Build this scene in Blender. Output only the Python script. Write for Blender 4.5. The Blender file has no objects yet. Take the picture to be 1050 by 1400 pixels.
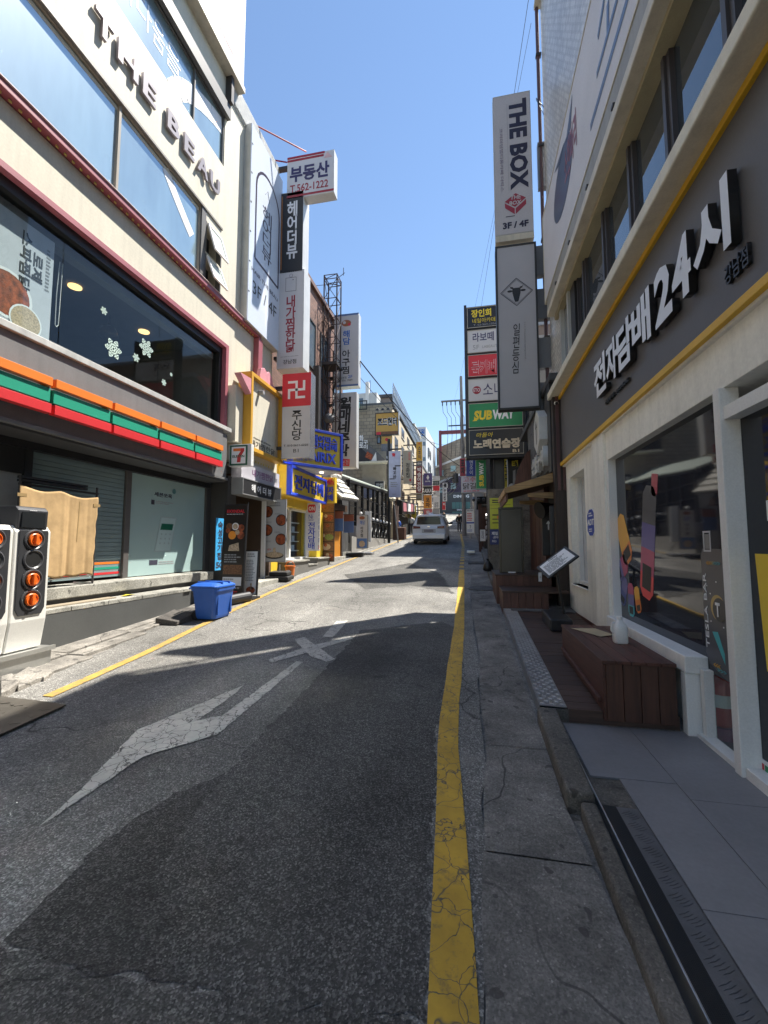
import bpy, math, random
from mathutils import Vector as V, Matrix
random.seed(7)
# ------------------------------------------------------------------ camera, world, sun, exposure
scn = bpy.context.scene
COL = scn.collection
F_PX, CX, CY, EYE = 585.0, 525.0, 700.0, 1.5
PIT = math.atan(45 / F_PX); YAW = math.atan(119 * math.cos(PIT) / F_PX)
FWD = V((-math.sin(YAW) * math.cos(PIT), math.cos(YAW) * math.cos(PIT), math.sin(PIT)))
RGT = V((math.cos(YAW), math.sin(YAW), 0)); UPV = RGT.cross(FWD)
cam = bpy.data.objects.new('camera', bpy.data.cameras.new('camera')); COL.objects.link(cam)
cam.matrix_world = Matrix(((RGT.x, UPV.x, -FWD.x, 0), (RGT.y, UPV.y, -FWD.y, 0), (RGT.z, UPV.z, -FWD.z, EYE), (0, 0, 0, 1)))
cam.data.sensor_width = 36; cam.data.lens = F_PX / 1400 * 36
cam.data.clip_start = .05; cam.data.clip_end = 1500
scn.camera = cam
SUN = V((1, .95, 2.5)).normalized()
w = bpy.data.worlds.new('World'); scn.world = w; w.use_nodes = True
nt = w.node_tree; nt.nodes.clear()
sky = nt.nodes.new('ShaderNodeTexSky'); sky.sky_type = 'NISHITA'; sky.sun_disc = False
sky.sun_elevation = math.asin(SUN.z); sky.sun_rotation = math.atan2(SUN.x, SUN.y)
sky.air_density = 1.2; sky.dust_density = .0; sky.ozone_density = 2.6
bg = nt.nodes.new('ShaderNodeBackground'); bg.inputs[1].default_value = .057
wo = nt.nodes.new('ShaderNodeOutputWorld')
nt.links.new(sky.outputs[0], bg.inputs[0]); nt.links.new(bg.outputs[0], wo.inputs[0])
sl = bpy.data.lights.new('sun', 'SUN'); sl.energy = 3.2; sl.angle = math.radians(.53); sl.color = (1, .95, .86)
so = bpy.data.objects.new('sun', sl); COL.objects.link(so)
so.rotation_euler = SUN.to_track_quat('Z', 'Y').to_euler(); so.location = (20, 20, 40)
scn.view_settings.view_transform = 'Standard'; scn.view_settings.look = 'None'
scn.view_settings.exposure = 1.85; scn.view_settings.gamma = 1; scn.view_settings.use_curve_mapping = False
scn.cycles.blur_glossy = 0; scn.cycles.caustics_reflective = True; scn.cycles.max_bounces = 8; scn.cycles.glossy_bounces = 4; scn.cycles.transmission_bounces = 4
scn.cycles.sample_clamp_indirect = 60

# ------------------------------------------------------------------ reading real positions off measured planes
def ray(px, py): return FWD + RGT * ((px - CX) / F_PX) - UPV * ((py - CY) / F_PX)
def onX(px, py, X): r = ray(px, py); t = X / r.x; return r.y * t, EYE + r.z * t
def onY(px, py, Y): r = ray(px, py); t = Y / r.y; return r.x * t, EYE + r.z * t
def gz(y): return .052 * y + .00037 * y * y if y > 0 else .052 * y
def onG(px, py, dz=0):
    r = ray(px, py); t = .3
    while t < 300 and EYE + r.z * t > gz(r.y * t) + dz: t *= 1.001
    return r.x * t, r.y * t

# ------------------------------------------------------------------ materials
MATS = {}
def nodes(name):
    m = bpy.data.materials.new(name); m.use_nodes = True
    t = m.node_tree; b = t.nodes['Principled BSDF']
    return m, t, b
def N(t, typ, **k):
    n = t.nodes.new(typ)
    for a, v in k.items():
        if a.startswith('i_'): n.inputs[a[2:]].default_value = v
        else: setattr(n, a, v)
    return n
def L(t, a, b): t.links.new(a, b)
def ramp(t, fac, stops):
    r = t.nodes.new('ShaderNodeValToRGB'); L(t, fac, r.inputs[0])
    e = r.color_ramp.elements
    while len(e) < len(stops): e.new(.5)
    for el, (p, c) in zip(e, stops):
        el.position = p; el.color = (c, c, c, 1) if isinstance(c, (int, float)) else (*c, 1)
    return r.outputs[0]
def mixc(t, fac, a, b, mode='MIX'):
    n = t.nodes.new('ShaderNodeMix'); n.data_type = 'RGBA'; n.blend_type = mode
    for s, v in ((n.inputs[0], fac), (n.inputs[6], a), (n.inputs[7], b)):
        if isinstance(v, (int, float)): s.default_value = v
        elif isinstance(v, tuple): s.default_value = (*v, 1) if len(v) == 3 else v
        else: L(t, v, s)
    return n.outputs[2]
def pos(t): return t.nodes.new('ShaderNodeNewGeometry').outputs['Position']
def mapped(t, sx, sy, sz):
    m = N(t, 'ShaderNodeMapping'); m.inputs['Scale'].default_value = (sx, sy, sz); L(t, pos(t), m.inputs[0]); return m.outputs[0]
def noise(t, scale, detail=4, rough=.55, vec=None):
    n = N(t, 'ShaderNodeTexNoise', i_Scale=scale, i_Detail=detail, i_Roughness=rough); L(t, vec or pos(t), n.inputs[0]); return n.outputs[0]
def bump(t, b, h, strength, dist):
    n = N(t, 'ShaderNodeBump', i_Strength=strength, i_Distance=dist); L(t, h, n.inputs['Height']); L(t, n.outputs[0], b.inputs['Normal'])
def M(name, col=None, rough=.6, metal=0, var=.12, scale=3.0, grain=.06, streak=0, bmp=0, spec=.5, emit=0, coat=0):
    if name in MATS: return MATS[name]
    m, t, b = nodes(name)
    n1 = ramp(t, noise(t, scale, 5, .6), [(.3, 1 - var), (.7, 1 + var * .6)])
    c = mixc(t, 1.0, tuple(col), n1, 'MULTIPLY')
    if grain: c = mixc(t, 1.0, c, ramp(t, noise(t, scale * 30, 3, .6), [(.3, 1 - grain), (.7, 1 + grain)]), 'MULTIPLY')
    if streak:
        s = ramp(t, noise(t, 1, 4, .6, mapped(t, 9, 9, .5)), [(.45, 0), (.72, streak)])
        c = mixc(t, s, c, tuple(x * .35 for x in col))
    L(t, c, b.inputs['Base Color'])
    b.inputs['Roughness'].default_value = rough; b.inputs['Metallic'].default_value = metal
    b.inputs['Specular IOR Level'].default_value = spec
    if coat: b.inputs['Coat Weight'].default_value = coat
    if emit: L(t, c, b.inputs['Emission Color']); b.inputs['Emission Strength'].default_value = emit
    if bmp: bump(t, b, noise(t, scale * 14, 5, .65), bmp, .01)
    MATS[name] = m; return m
def glass_mat(name, col, rough=.03, spec=.8, var=.15):
    m, t, b = nodes(name)
    c = mixc(t, 1.0, tuple(col), ramp(t, noise(t, .9, 3, .5), [(.3, 1 - var), (.7, 1 + var)]), 'MULTIPLY')
    L(t, c, b.inputs['Base Color']); b.inputs['Roughness'].default_value = rough
    b.inputs['IOR'].default_value = 1.55; b.inputs['Specular IOR Level'].default_value = spec
    bump(t, b, noise(t, 1.1, 1, .4), .05, .06)
    MATS[name] = m; return m
def coated_glass(name, col, refl, rough=.07, tint=(.85, .92, .95)):
    m, t, b = nodes(name)
    c = mixc(t, 1.0, tuple(col), ramp(t, noise(t, 1, 4, .5, mapped(t, 1, 1.6, .35)), [(.3, .7), (.7, 1.35)]), 'MULTIPLY')
    L(t, c, b.inputs['Base Color']); b.inputs['Roughness'].default_value = .3
    g = N(t, 'ShaderNodeBsdfGlossy', i_Roughness=rough); g.inputs[0].default_value = (*tint, 1)
    bn = N(t, 'ShaderNodeBump', i_Strength=.04, i_Distance=.05); L(t, noise(t, .8, 1, .4), bn.inputs['Height']); L(t, bn.outputs[0], g.inputs['Normal'])
    mx = N(t, 'ShaderNodeMixShader', i_Fac=refl); L(t, b.outputs[0], mx.inputs[1]); L(t, g.outputs[0], mx.inputs[2])
    L(t, mx.outputs[0], t.nodes['Material Output'].inputs[0]); MATS[name] = m; return m
def clear_glass(name, tint=(.8, .86, .86), refl=1.0):
    m, t, b = nodes(name); t.nodes.remove(b)
    tr = N(t, 'ShaderNodeBsdfTransparent'); tr.inputs[0].default_value = (*tint, 1)
    gl = N(t, 'ShaderNodeBsdfGlossy', i_Roughness=.02); gl.inputs[0].default_value = (1, 1, 1, 1)
    fr = N(t, 'ShaderNodeFresnel', i_IOR=1.6); mm = N(t, 'ShaderNodeMath', operation='MULTIPLY'); mm.inputs[1].default_value = refl
    bf_ = N(t, 'ShaderNodeNewGeometry'); sb_ = N(t, 'ShaderNodeMath', operation='SUBTRACT'); sb_.inputs[0].default_value = 1; L(t, bf_.outputs['Backfacing'], sb_.inputs[1])
    m2 = N(t, 'ShaderNodeMath', operation='MULTIPLY'); L(t, fr.outputs[0], m2.inputs[0]); L(t, sb_.outputs[0], m2.inputs[1]); L(t, m2.outputs[0], mm.inputs[0])
    mx = N(t, 'ShaderNodeMixShader'); L(t, mm.outputs[0], mx.inputs[0]); L(t, tr.outputs[0], mx.inputs[1]); L(t, gl.outputs[0], mx.inputs[2])
    L(t, mx.outputs[0], t.nodes['Material Output'].inputs[0]); MATS[name] = m; return m
def crackle(t, scale, width, warp=.25, rnd=1.0):
    n = N(t, 'ShaderNodeTexNoise', i_Scale=scale * 1.7, i_Detail=3); L(t, pos(t), n.inputs[0])
    a = N(t, 'ShaderNodeVectorMath', operation='MULTIPLY_ADD'); a.inputs[1].default_value = (warp / scale * 2,) * 3
    L(t, n.outputs[1], a.inputs[0]); L(t, pos(t), a.inputs[2])
    v = N(t, 'ShaderNodeTexVoronoi', feature='DISTANCE_TO_EDGE', i_Scale=scale, i_Randomness=rnd); L(t, a.outputs[0], v.inputs[0])
    return ramp(t, v.outputs[0], [(0, 0), (width, 0), (width * 2.2, 1)])   # 0 in the crack
def asphalt(name, lo, hi, crack=.6, seed=0.0, tint=(1, .965, .89)):
    m, t, b = nodes(name)
    v = N(t, 'ShaderNodeTexVoronoi', i_Scale=150); L(t, pos(t), v.inputs[0])
    stone = ramp(t, v.outputs['Color'], [(.1, lo * .7), (.55, lo), (.75, hi), (.97, min(hi * 1.75, .5))])
    fine = ramp(t, noise(t, 26, 5, .7), [(.3, .72), (.7, 1.25)])
    c = mixc(t, 1.0, stone, fine, 'MULTIPLY')
    c = mixc(t, 1.0, c, ramp(t, noise(t, .55 + seed, 5, .6), [(.32, .62), (.5, 1), (.7, 1.3)]), 'MULTIPLY')
    c = mixc(t, 1.0, c, ramp(t, noise(t, 1, 4, .6, mapped(t, 2.6, .16, 1)), [(.35, .85), (.7, 1.12)]), 'MULTIPLY')
    c = mixc(t, 1.0, c, tint, 'MULTIPLY')
    c = mixc(t, ramp(t, noise(t, .9, 5, .6, mapped(t, 1, .7, 1)), [(.55, 0), (.7, .55)]), c, (lo * .55, lo * .53, lo * .48))
    c = mixc(t, ramp(t, noise(t, 1.7, 4, .6), [(.6, 0), (.75, .35)]), c, (hi * 1.2, hi * 1.1, hi * .95))
    spots = ramp(t, noise(t, 4.3, 6, .7), [(.64, 0), (.74, .6)])
    c = mixc(t, spots, c, (lo * .45,) * 3)
    if crack:
        k = crackle(t, .42, .0022, .6); msk = ramp(t, noise(t, .35, 2), [(.46, 1), (.56, 0)])
        kk = N(t, 'ShaderNodeMath', operation='MAXIMUM'); L(t, k, kk.inputs[0]); L(t, msk, kk.inputs[1])
        c = mixc(t, 1.0, c, ramp(t, kk.outputs[0], [(0, 1 - crack), (1, 1)]), 'MULTIPLY')
    L(t, c, b.inputs['Base Color'])
    L(t, ramp(t, v.outputs['Color'], [(0, .95), (1, .62)]), b.inputs['Roughness']); b.inputs['Specular IOR Level'].default_value = .35
    bump(t, b, v.outputs['Distance'], .55, .006)
    MATS[name] = m; return m
def paint(name, col, under, scale, width, wear=.5):
    m, t, b = nodes(name)
    k = crackle(t, scale, width, .3)
    k2 = crackle(t, scale * .3, width * .5, .5)
    mn = N(t, 'ShaderNodeMath', operation='MINIMUM'); L(t, k, mn.inputs[0]); L(t, k2, mn.inputs[1])
    w1 = ramp(t, noise(t, 14, 6, .75), [(wear, 1), (wear + .12, .45)])
    mm = N(t, 'ShaderNodeMath', operation='MULTIPLY'); L(t, mn.outputs[0], mm.inputs[0]); L(t, w1, mm.inputs[1])
    c = mixc(t, 1.0, tuple(col), ramp(t, noise(t, 5, 5, .65), [(.3, .75), (.7, 1.1)]), 'MULTIPLY')
    c = mixc(t, mm.outputs[0], tuple(under), c)
    L(t, c, b.inputs['Base Color']); b.inputs['Roughness'].default_value = .7
    bump(t, b, mm.outputs[0], .4, .004); MATS[name] = m; return m
def concrete(name, col, stain=.55, scale=1.0):
    m, t, b = nodes(name)
    c = mixc(t, 1.0, tuple(col), ramp(t, noise(t, 2.2 * scale, 7, .72), [(.3, .36), (.5, .88), (.72, 1.45)]), 'MULTIPLY')
    c = mixc(t, 1.0, c, ramp(t, noise(t, 60, 4, .7), [(.3, .72), (.7, 1.25)]), 'MULTIPLY')
    v = N(t, 'ShaderNodeTexVoronoi', i_Scale=140); L(t, pos(t), v.inputs[0])
    c = mixc(t, 1.0, c, ramp(t, v.outputs['Color'], [(.2, .75), (.85, 1.15), (.97, 1.8)]), 'MULTIPLY')
    c = mixc(t, ramp(t, noise(t, 1.3 * scale, 6, .7), [(.56, 0), (.72, stain)]), c, tuple(x * .3 for x in col))
    c = mixc(t, ramp(t, noise(t, 11, 2, .4), [(.67, 0), (.69, .75)]), c, tuple(x * .25 for x in col))
    ck = crackle(t, .75 * scale, .0035, .6); mk = ramp(t, noise(t, .6, 2), [(.47, 1), (.55, 0)]); kk = N(t, 'ShaderNodeMath', operation='MAXIMUM'); L(t, ck, kk.inputs[0]); L(t, mk, kk.inputs[1])
    c = mixc(t, 1.0, c, ramp(t, kk.outputs[0], [(0, .35), (1, 1)]), 'MULTIPLY')
    L(t, c, b.inputs['Base Color']); b.inputs['Roughness'].default_value = .85
    bump(t, b, noise(t, 50, 6, .75), .5, .012); MATS[name] = m; return m
def tiled(name, col, joint, bw, bh, axis, rough=.4, off=.5, mortar=.006, var=.2):
    """far or tiny wall tiles: pattern in the plane across axis 'X' (y,z) or 'Y' (x,z)"""
    m, t, b = nodes(name)
    sp = N(t, 'ShaderNodeSeparateXYZ'); L(t, pos(t), sp.inputs[0])
    cb = N(t, 'ShaderNodeCombineXYZ'); L(t, sp.outputs[1 if axis == 'X' else 0], cb.inputs[0]); L(t, sp.outputs[2], cb.inputs[1])
    k = N(t, 'ShaderNodeTexBrick', offset=off); k.inputs['Scale'].default_value = 1
    k.inputs['Brick Width'].default_value = bw; k.inputs['Row Height'].default_value = bh; k.inputs['Mortar Size'].default_value = mortar
    k.inputs['Color1'].default_value = (*[c * (1 - var) for c in col], 1); k.inputs['Color2'].default_value = (*[c * (1 + var) for c in col], 1)
    k.inputs['Mortar'].default_value = (*joint, 1); L(t, cb.outputs[0], k.inputs[0])
    c = mixc(t, 1.0, k.outputs[0], ramp(t, noise(t, .8, 5, .65), [(.3, .78), (.7, 1.12)]), 'MULTIPLY')
    L(t, c, b.inputs['Base Color']); b.inputs['Roughness'].default_value = rough
    bump(t, b, ramp(t, k.outputs['Fac'], [(0, 1), (1, 0)]), .5, .006); MATS[name] = m; return m
def wood(name, col, axis='X', rough=.55):
    m, t, b = nodes(name)
    sc = {'X': (1.5, 26, 26), 'Y': (26, 1.5, 26), 'Z': (26, 26, 1.5)}[axis]
    g = noise(t, 1.6, 6, .65, mapped(t, *sc))
    c = mixc(t, 1.0, tuple(col), ramp(t, g, [(.3, .55), (.7, 1.3)]), 'MULTIPLY')
    c = mixc(t, 1.0, c, ramp(t, noise(t, 2.5, 4), [(.3, .75), (.7, 1.15)]), 'MULTIPLY')
    oi = N(t, 'ShaderNodeObjectInfo'); c = mixc(t, 1.0, c, ramp(t, oi.outputs['Random'], [(0, .8), (1, 1.2)]), 'MULTIPLY')
    L(t, c, b.inputs['Base Color']); b.inputs['Roughness'].default_value = rough; bump(t, b, g, .25, .004); MATS[name] = m; return m

# ------------------------------------------------------------------ mesh building
class MB:
    def __init__(s): s.v = []; s.f = []
    def add(s, vs, fs):
        o = len(s.v); s.v += [tuple(p) for p in vs]; s.f += [tuple(i + o for i in f) for f in fs]; return s
    def hexa(s, p): return s.add(p, [(3, 2, 1, 0), (4, 5, 6, 7), (0, 1, 5, 4), (1, 2, 6, 5), (2, 3, 7, 6), (3, 0, 4, 7)])
    def box(s, x0, x1, y0, y1, z0, z1):
        x0, x1 = sorted((x0, x1)); y0, y1 = sorted((y0, y1)); z0, z1 = sorted((z0, z1))
        return s.hexa([(x0, y0, z0), (x1, y0, z0), (x1, y1, z0), (x0, y1, z0), (x0, y0, z1), (x1, y0, z1), (x1, y1, z1), (x0, y1, z1)])
    def gbox(s, x0, x1, y0, y1, h0, h1):
        """a box whose bottom and top follow the slope of the street"""
        a, b = gz(y0), gz(y1)
        return s.hexa([(x0, y0, a + h0), (x1, y0, a + h0), (x1, y1, b + h0), (x0, y1, b + h0), (x0, y0, a + h1), (x1, y0, a + h1), (x1, y1, b + h1), (x0, y1, b + h1)])
    def prism(s, poly, vec):
        n = len(poly); vec = V(vec); a = [V(p) for p in poly]; b = [p + vec for p in a]
        return s.add(a + b, [tuple(range(n - 1, -1, -1)), tuple(range(n, 2 * n))] + [(i, (i + 1) % n, n + (i + 1) % n, n + i) for i in range(n)])
    def tube(s, p0, p1, r, n=8, r1=None):
        p0, p1 = V(p0), V(p1); d = (p1 - p0).normalized(); r1 = r if r1 is None else r1
        a = d.orthogonal().normalized(); b = d.cross(a)
        c = [a * math.cos(2 * math.pi * i / n) + b * math.sin(2 * math.pi * i / n) for i in range(n)]
        return s.add([p0 + q * r for q in c] + [p1 + q * r1 for q in c],
                     [tuple(range(n - 1, -1, -1)), tuple(range(n, 2 * n))] + [(i, (i + 1) % n, n + (i + 1) % n, n + i) for i in range(n)])
    def path(s, pts, r, n=6):
        for a, b in zip(pts, pts[1:]): s.tube(a, b, r, n)
        return s
    def lathe(s, prof, c=(0, 0, 0), n=20, axis=(0, 0, 1)):
        """prof: (radius, height) list along axis from c"""
        ax = V(axis).normalized(); a = ax.orthogonal().normalized(); b = ax.cross(a); c = V(c)
        vs = []; fs = []
        for r, h in prof:
            vs += [c + ax * h + (a * math.cos(2 * math.pi * i / n) + b * math.sin(2 * math.pi * i / n)) * r for i in range(n)]
        for k in range(len(prof) - 1):
            for i in range(n): fs.append((k * n + i, k * n + (i + 1) % n, (k + 1) * n + (i + 1) % n, (k + 1) * n + i))
        fs += [tuple(range(n - 1, -1, -1)), tuple(range((len(prof) - 1) * n, len(prof) * n))]
        return s.add(vs, fs)
    def loft(s, rings, cap=True):
        n = len(rings[0]); vs = [p for r in rings for p in r]; fs = []
        for k in range(len(rings) - 1):
            for i in range(n): fs.append((k * n + i, k * n + (i + 1) % n, (k + 1) * n + (i + 1) % n, (k + 1) * n + i))
        if cap: fs += [tuple(range(n - 1, -1, -1)), tuple(range((len(rings) - 1) * n, len(rings) * n))]
        return s.add(vs, fs)
    def build(s, name, mat, parent=None, bev=0, smooth=False, kind=None, label=None, seg=2):
        me = bpy.data.meshes.new(name); me.from_pydata(s.v, [], s.f); me.validate(); me.update()
        me.materials.append(mat)
        o = bpy.data.objects.new(name, me); COL.objects.link(o)
        fix_normals(me)
        if smooth:
            me.shade_smooth() if hasattr(me, 'shade_smooth') else None
        if bev:
            b = o.modifiers.new('bevel', 'BEVEL'); b.width = bev; b.segments = seg; b.limit_method = 'ANGLE'
        if parent is not None: setpar(o, parent)
        if kind: o['kind'] = kind
        if label: o['label'] = label
        return o
import bmesh
def fix_normals(me):
    bm = bmesh.new(); bm.from_mesh(me); bmesh.ops.recalc_face_normals(bm, faces=bm.faces); bm.to_mesh(me); bm.free()
def setpar(o, p):
    o.parent = p
    if p.parent is None: o.matrix_parent_inverse = Matrix.Translation(-V(p.location))
def thing(name, label, cat, loc=(0, 0, 0), group=None):
    o = bpy.data.objects.new(name, None); o.empty_display_size = .1; COL.objects.link(o); o.location = loc
    return tag(o, label, cat, group)
def tag(o, label, cat, group=None):
    o['label'] = label; o['category'] = cat
    if group: o['group'] = group
    return o
def struct(o): o['kind'] = 'structure'; return o

_tc = bpy.data.curves.new('lettering', 'FONT'); _to = bpy.data.objects.new('lettering', _tc)
def text_mesh(body, bold=0.0, ext=.0, spacing=1.0, line=1.0):
    _tc.body = body; _tc.align_x = 'CENTER'; _tc.size = 1; _tc.offset = bold; _tc.extrude = .5; _tc.space_character = spacing; _tc.space_line = line
    _tc.resolution_u = 2
    me = bpy.data.meshes.new_from_object(_to)
    return me

class Face:
    """a flat face: bottom-left corner O, unit right R, unit up U, size W x H; u runs right, v runs down, both 0..1"""
    def __init__(s, O, R, U, W, H):
        s.O, s.R, s.U, s.W, s.H = V(O), V(R).normalized(), V(U).normalized(), W, H; s.N = s.R.cross(s.U)
    def pt(s, u, v, n=0): return s.O + s.R * (u * s.W) + s.U * ((1 - v) * s.H) + s.N * n
    def slab(s, mb, u0, v0, u1, v1, n0, n1):
        c = [(u0, v1), (u1, v1), (u1, v0), (u0, v0)]
        return mb.hexa([s.pt(u, v, n0) for u, v in c] + [s.pt(u, v, n1) for u, v in c])
    def panel(s, name, u0, v0, u1, v1, n0, n1, mat, parent=None, bev=0, **k):
        return s.slab(MB(), u0, v0, u1, v1, n0, n1).build(name, mat, parent, bev, **k)
    def poly(s, name, pts, mat, parent=None, n0=.002, n1=.004, **k):
        return MB().prism([s.pt(u, v, n0) for u, v in pts], s.N * (n1 - n0)).build(name, mat, parent, **k)
    def polys(s, name, plist, mat, parent=None, n0=.002, n1=.004, **k):
        mb = MB()
        for pts in plist: mb.prism([s.pt(u, v, n0) for u, v in pts], s.N * (n1 - n0))
        return mb.build(name, mat, parent, **k)
    def disc(s, name, u, v, r, mat, parent=None, n0=.002, n1=.004, ry=None, n=20, **k):
        ry = ry or r
        pts = [(u + r / s.W * math.cos(2 * math.pi * i / n), v - ry / s.H * math.sin(2 * math.pi * i / n)) for i in range(n)]
        return s.poly(name, pts, mat, parent, n0, n1, **k)
    def frame(s, name, u0, v0, u1, v1, w, n0, n1, mat, parent=None, bev=0, **k):
        a, b = w / s.W, w / s.H; mb = MB(); u0 -= .003 / s.W; u1 += .003 / s.W; v0 -= .003 / s.H; v1 += .003 / s.H
        s.slab(mb, u0, v0, u1, v0 + b, n0, n1); s.slab(mb, u0, v1 - b, u1, v1, n0, n1)
        s.slab(mb, u0, v0 + b, u0 + a, v1 - b, n0, n1); s.slab(mb, u1 - a, v0 + b, u1, v1 - b, n0, n1)
        return mb.build(name, mat, parent, bev, **k)
    def text(s, body, u0, v0, u1, v1, mat, parent=None, bold=.0, n=.0025, ext=.002, rot=0, name='lettering', shear=0, spacing=1.0, line=1.0, keep=False):
        me = text_mesh(body, bold, 0, spacing, line)
        if not me.vertices: return None
        co = [V(v.co) for v in me.vertices]
        if shear: co = [V((c.x + shear * c.y, c.y, c.z)) for c in co]
        if rot:
            a = math.radians(rot); co = [V((c.x * math.cos(a) - c.y * math.sin(a), c.x * math.sin(a) + c.y * math.cos(a), c.z)) for c in co]
        x0, x1 = min(c.x for c in co), max(c.x for c in co); y0, y1 = min(c.y for c in co), max(c.y for c in co)
        if keep:   # keep the letters' own proportions inside the box
            k = min((u1 - u0) * s.W / (x1 - x0), (v1 - v0) * s.H / (y1 - y0))
            du = ((u1 - u0) - k * (x1 - x0) / s.W) / 2; dv = ((v1 - v0) - k * (y1 - y0) / s.H) / 2
            u0, u1, v0, v1 = u0 + du, u1 - du, v0 + dv, v1 - dv
        for vt, c in zip(me.vertices, co):
            uu = u0 + (u1 - u0) * (c.x - x0) / max(1e-6, x1 - x0); vv = v1 - (v1 - v0) * (c.y - y0) / max(1e-6, y1 - y0)
            vt.co = s.pt(uu, vv, n + (c.z + .5) * ext)
        me.materials.clear(); me.materials.append(mat); me.name = name
        o = bpy.data.objects.new(name, me); COL.objects.link(o)
        if parent is not None: setpar(o, parent)
        return o
    def print_lines(s, u0, v0, u1, v1, rows, mat, parent, n=.0025, fill=.5, ragged=.35, name='small_print'):
        """rows of print too small to read: thin bars broken into word-sized bits"""
        mb = MB(); rnd = random.Random(int(1000 * (u0 + v0 * 3 + rows)))
        for r in range(rows):
            va = v0 + (v1 - v0) * (r + (1 - fill) / 2) / rows; vb = va + (v1 - v0) * fill / rows
            u = u0; end = u1 - (u1 - u0) * ragged * rnd.random()
            while u < end:
                l = (u1 - u0) * rnd.uniform(.08, .22); s.slab(mb, u, va, min(u + l, end), vb, n - .0015, n + .0005); u += l + (u1 - u0) * .03
        return mb.build(name, mat, parent)
def face_px(x0, x1, z0, z1): pass
def FX(pa, pb, X, side=1):
    """face on the plane x = X seen from the street; pa / pb pixels of two opposite corners; side +1: faces +x"""
    (ya, za), (yb, zb) = onX(*pa, X), onX(*pb, X)
    return FXw(ya, yb, za, zb, X, side)
def FXw(ya, yb, za, zb, X, side=1):
    y0, y1 = sorted((ya, yb)); z0, z1 = sorted((za, zb))
    return Face((X, y0 if side > 0 else y1, z0), (0, side, 0), (0, 0, 1), y1 - y0, z1 - z0)
def FY(pa, pb, Y):
    (xa, za), (xb, zb) = onY(*pa, Y), onY(*pb, Y)
    x0, x1 = sorted((xa, xb)); z0, z1 = sorted((za, zb))
    return Face((x0, Y, z0), (1, 0, 0), (0, 0, 1), x1 - x0, z1 - z0)
def slope_sheet(rows, dz, x_cuts=None):
    """rows: (y, xl, xr); a sheet dz above the street slope"""
    mb = MB(); vs = []; fs = []
    for y, a, b in rows: vs += [(a, y, gz(y) + dz), (b, y, gz(y) + dz)]
    for i in range(len(rows) - 1): fs.append((2 * i, 2 * i + 1, 2 * i + 3, 2 * i + 2))
    return mb.add(vs, fs)
def interp(tab, y):
    for (a, xa), (b, xb) in zip(tab, tab[1:]):
        if y <= b: return xa + (xb - xa) * (y - a) / (b - a) if y >= a else xa
    return tab[-1][1]
def ground_poly(name, pxs, dz, mat, pts=None, ragged=0):
    pts = pts or [onG(*p) for p in pxs]
    if ragged:
        out = []; rg = random.Random(len(pts))
        for (ax, ay), (bx, by) in zip(pts, pts[1:] + pts[:1]):
            n = max(1, int(math.hypot(bx - ax, by - ay) / .045))
            for i in range(n):
                k = i / n; out.append((ax + (bx - ax) * k + rg.uniform(-ragged, ragged), ay + (by - ay) * k + rg.uniform(-ragged, ragged)))
        pts = out
    o = MB().add([(x, y, gz(y) + dz) for x, y in pts], [tuple(range(len(pts)))]).build(name, mat)
    if o.data.polygons[0].normal.z < 0: o.data.flip_normals()
    return struct(o)
def jitter_slab(mb, x0, x1, y0, y1, h0, h1, j):
    r = lambda: random.uniform(-j, j)
    c = [(x0 + r(), y0 + r() * .4), (x1 + r(), y0 + r() * .4), (x1 + r(), y1 + r() * .4), (x0 + r(), y1 + r() * .4)]
    mb.hexa([(x, y, gz(y) + h0) for x, y in c] + [(x, y, gz(y) + h1 + r() * .25) for x, y in c])
# ------------------------------------------------------------------ common materials
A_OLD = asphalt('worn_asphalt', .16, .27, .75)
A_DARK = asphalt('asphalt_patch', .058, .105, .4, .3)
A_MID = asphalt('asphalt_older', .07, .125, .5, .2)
CONC = concrete('gutter_concrete', (.22, .205, .185), .75)
CONC_L = concrete('kerb_concrete', (.27, .25, .22))
CONC_R = concrete('old_kerb_concrete', (.16, .145, .125), .6)
YEL = paint('yellow_road_paint', (.56, .34, .03), (.1, .085, .06), 6.5, .005, .55)
WHT = paint('white_road_paint', (.55, .53, .47), (.075, .07, .06), 11, .010, .54)
BLACK = M('black_paint', (.012, .012, .013), .45)
RECESS_DARK = M('dark_recess', (.015, .015, .016), .8)  # near-black: shade of recesses and openings put into the colour, some dark parts too
DGREY = M('dark_grey_panel', (.055, .054, .056), .55, var=.08)
STEEL = M('steel', (.5, .5, .5), .35, .9, var=.2, scale=6)
DSTEEL = M('dark_steel', (.06, .055, .055), .5, .4)
WHITEP = M('white_paint', (.78, .77, .74), .5, var=.05, streak=.12)
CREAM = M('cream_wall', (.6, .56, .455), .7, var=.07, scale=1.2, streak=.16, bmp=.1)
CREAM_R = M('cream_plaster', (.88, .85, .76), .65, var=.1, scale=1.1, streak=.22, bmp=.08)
BEIGE = M('beige_metal', (.6, .55, .44), .5, var=.12, streak=.25)
YTRIM = M('yellow_trim', (.72, .42, .02), .45, var=.1)
PWHITE = M('white_print', (.82, .82, .82), .5, var=.02, grain=0)
PBLACK = M('black_print', (.02, .02, .022), .5, var=.02, grain=0)
INK = M('ink_print', (.045, .045, .07), .5, grain=0)
GREYP = M('grey_print', (.3, .3, .31), .5, grain=0)
SIGNW = M('sign_white', (.74, .73, .74), .35, var=.05, scale=1.5, grain=.01)
SIGNG = M('sign_grey', (.56, .55, .56), .35, var=.05, scale=1.5, grain=.01)
REDP = M('red_print', (.62, .03, .045), .45, var=.04, grain=0)
BLUEP = M('blue_print', (.03, .07, .4), .45, var=.04, grain=0)
YELP = M('yellow_print', (.8, .6, .03), .45, var=.04, grain=0)
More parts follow.
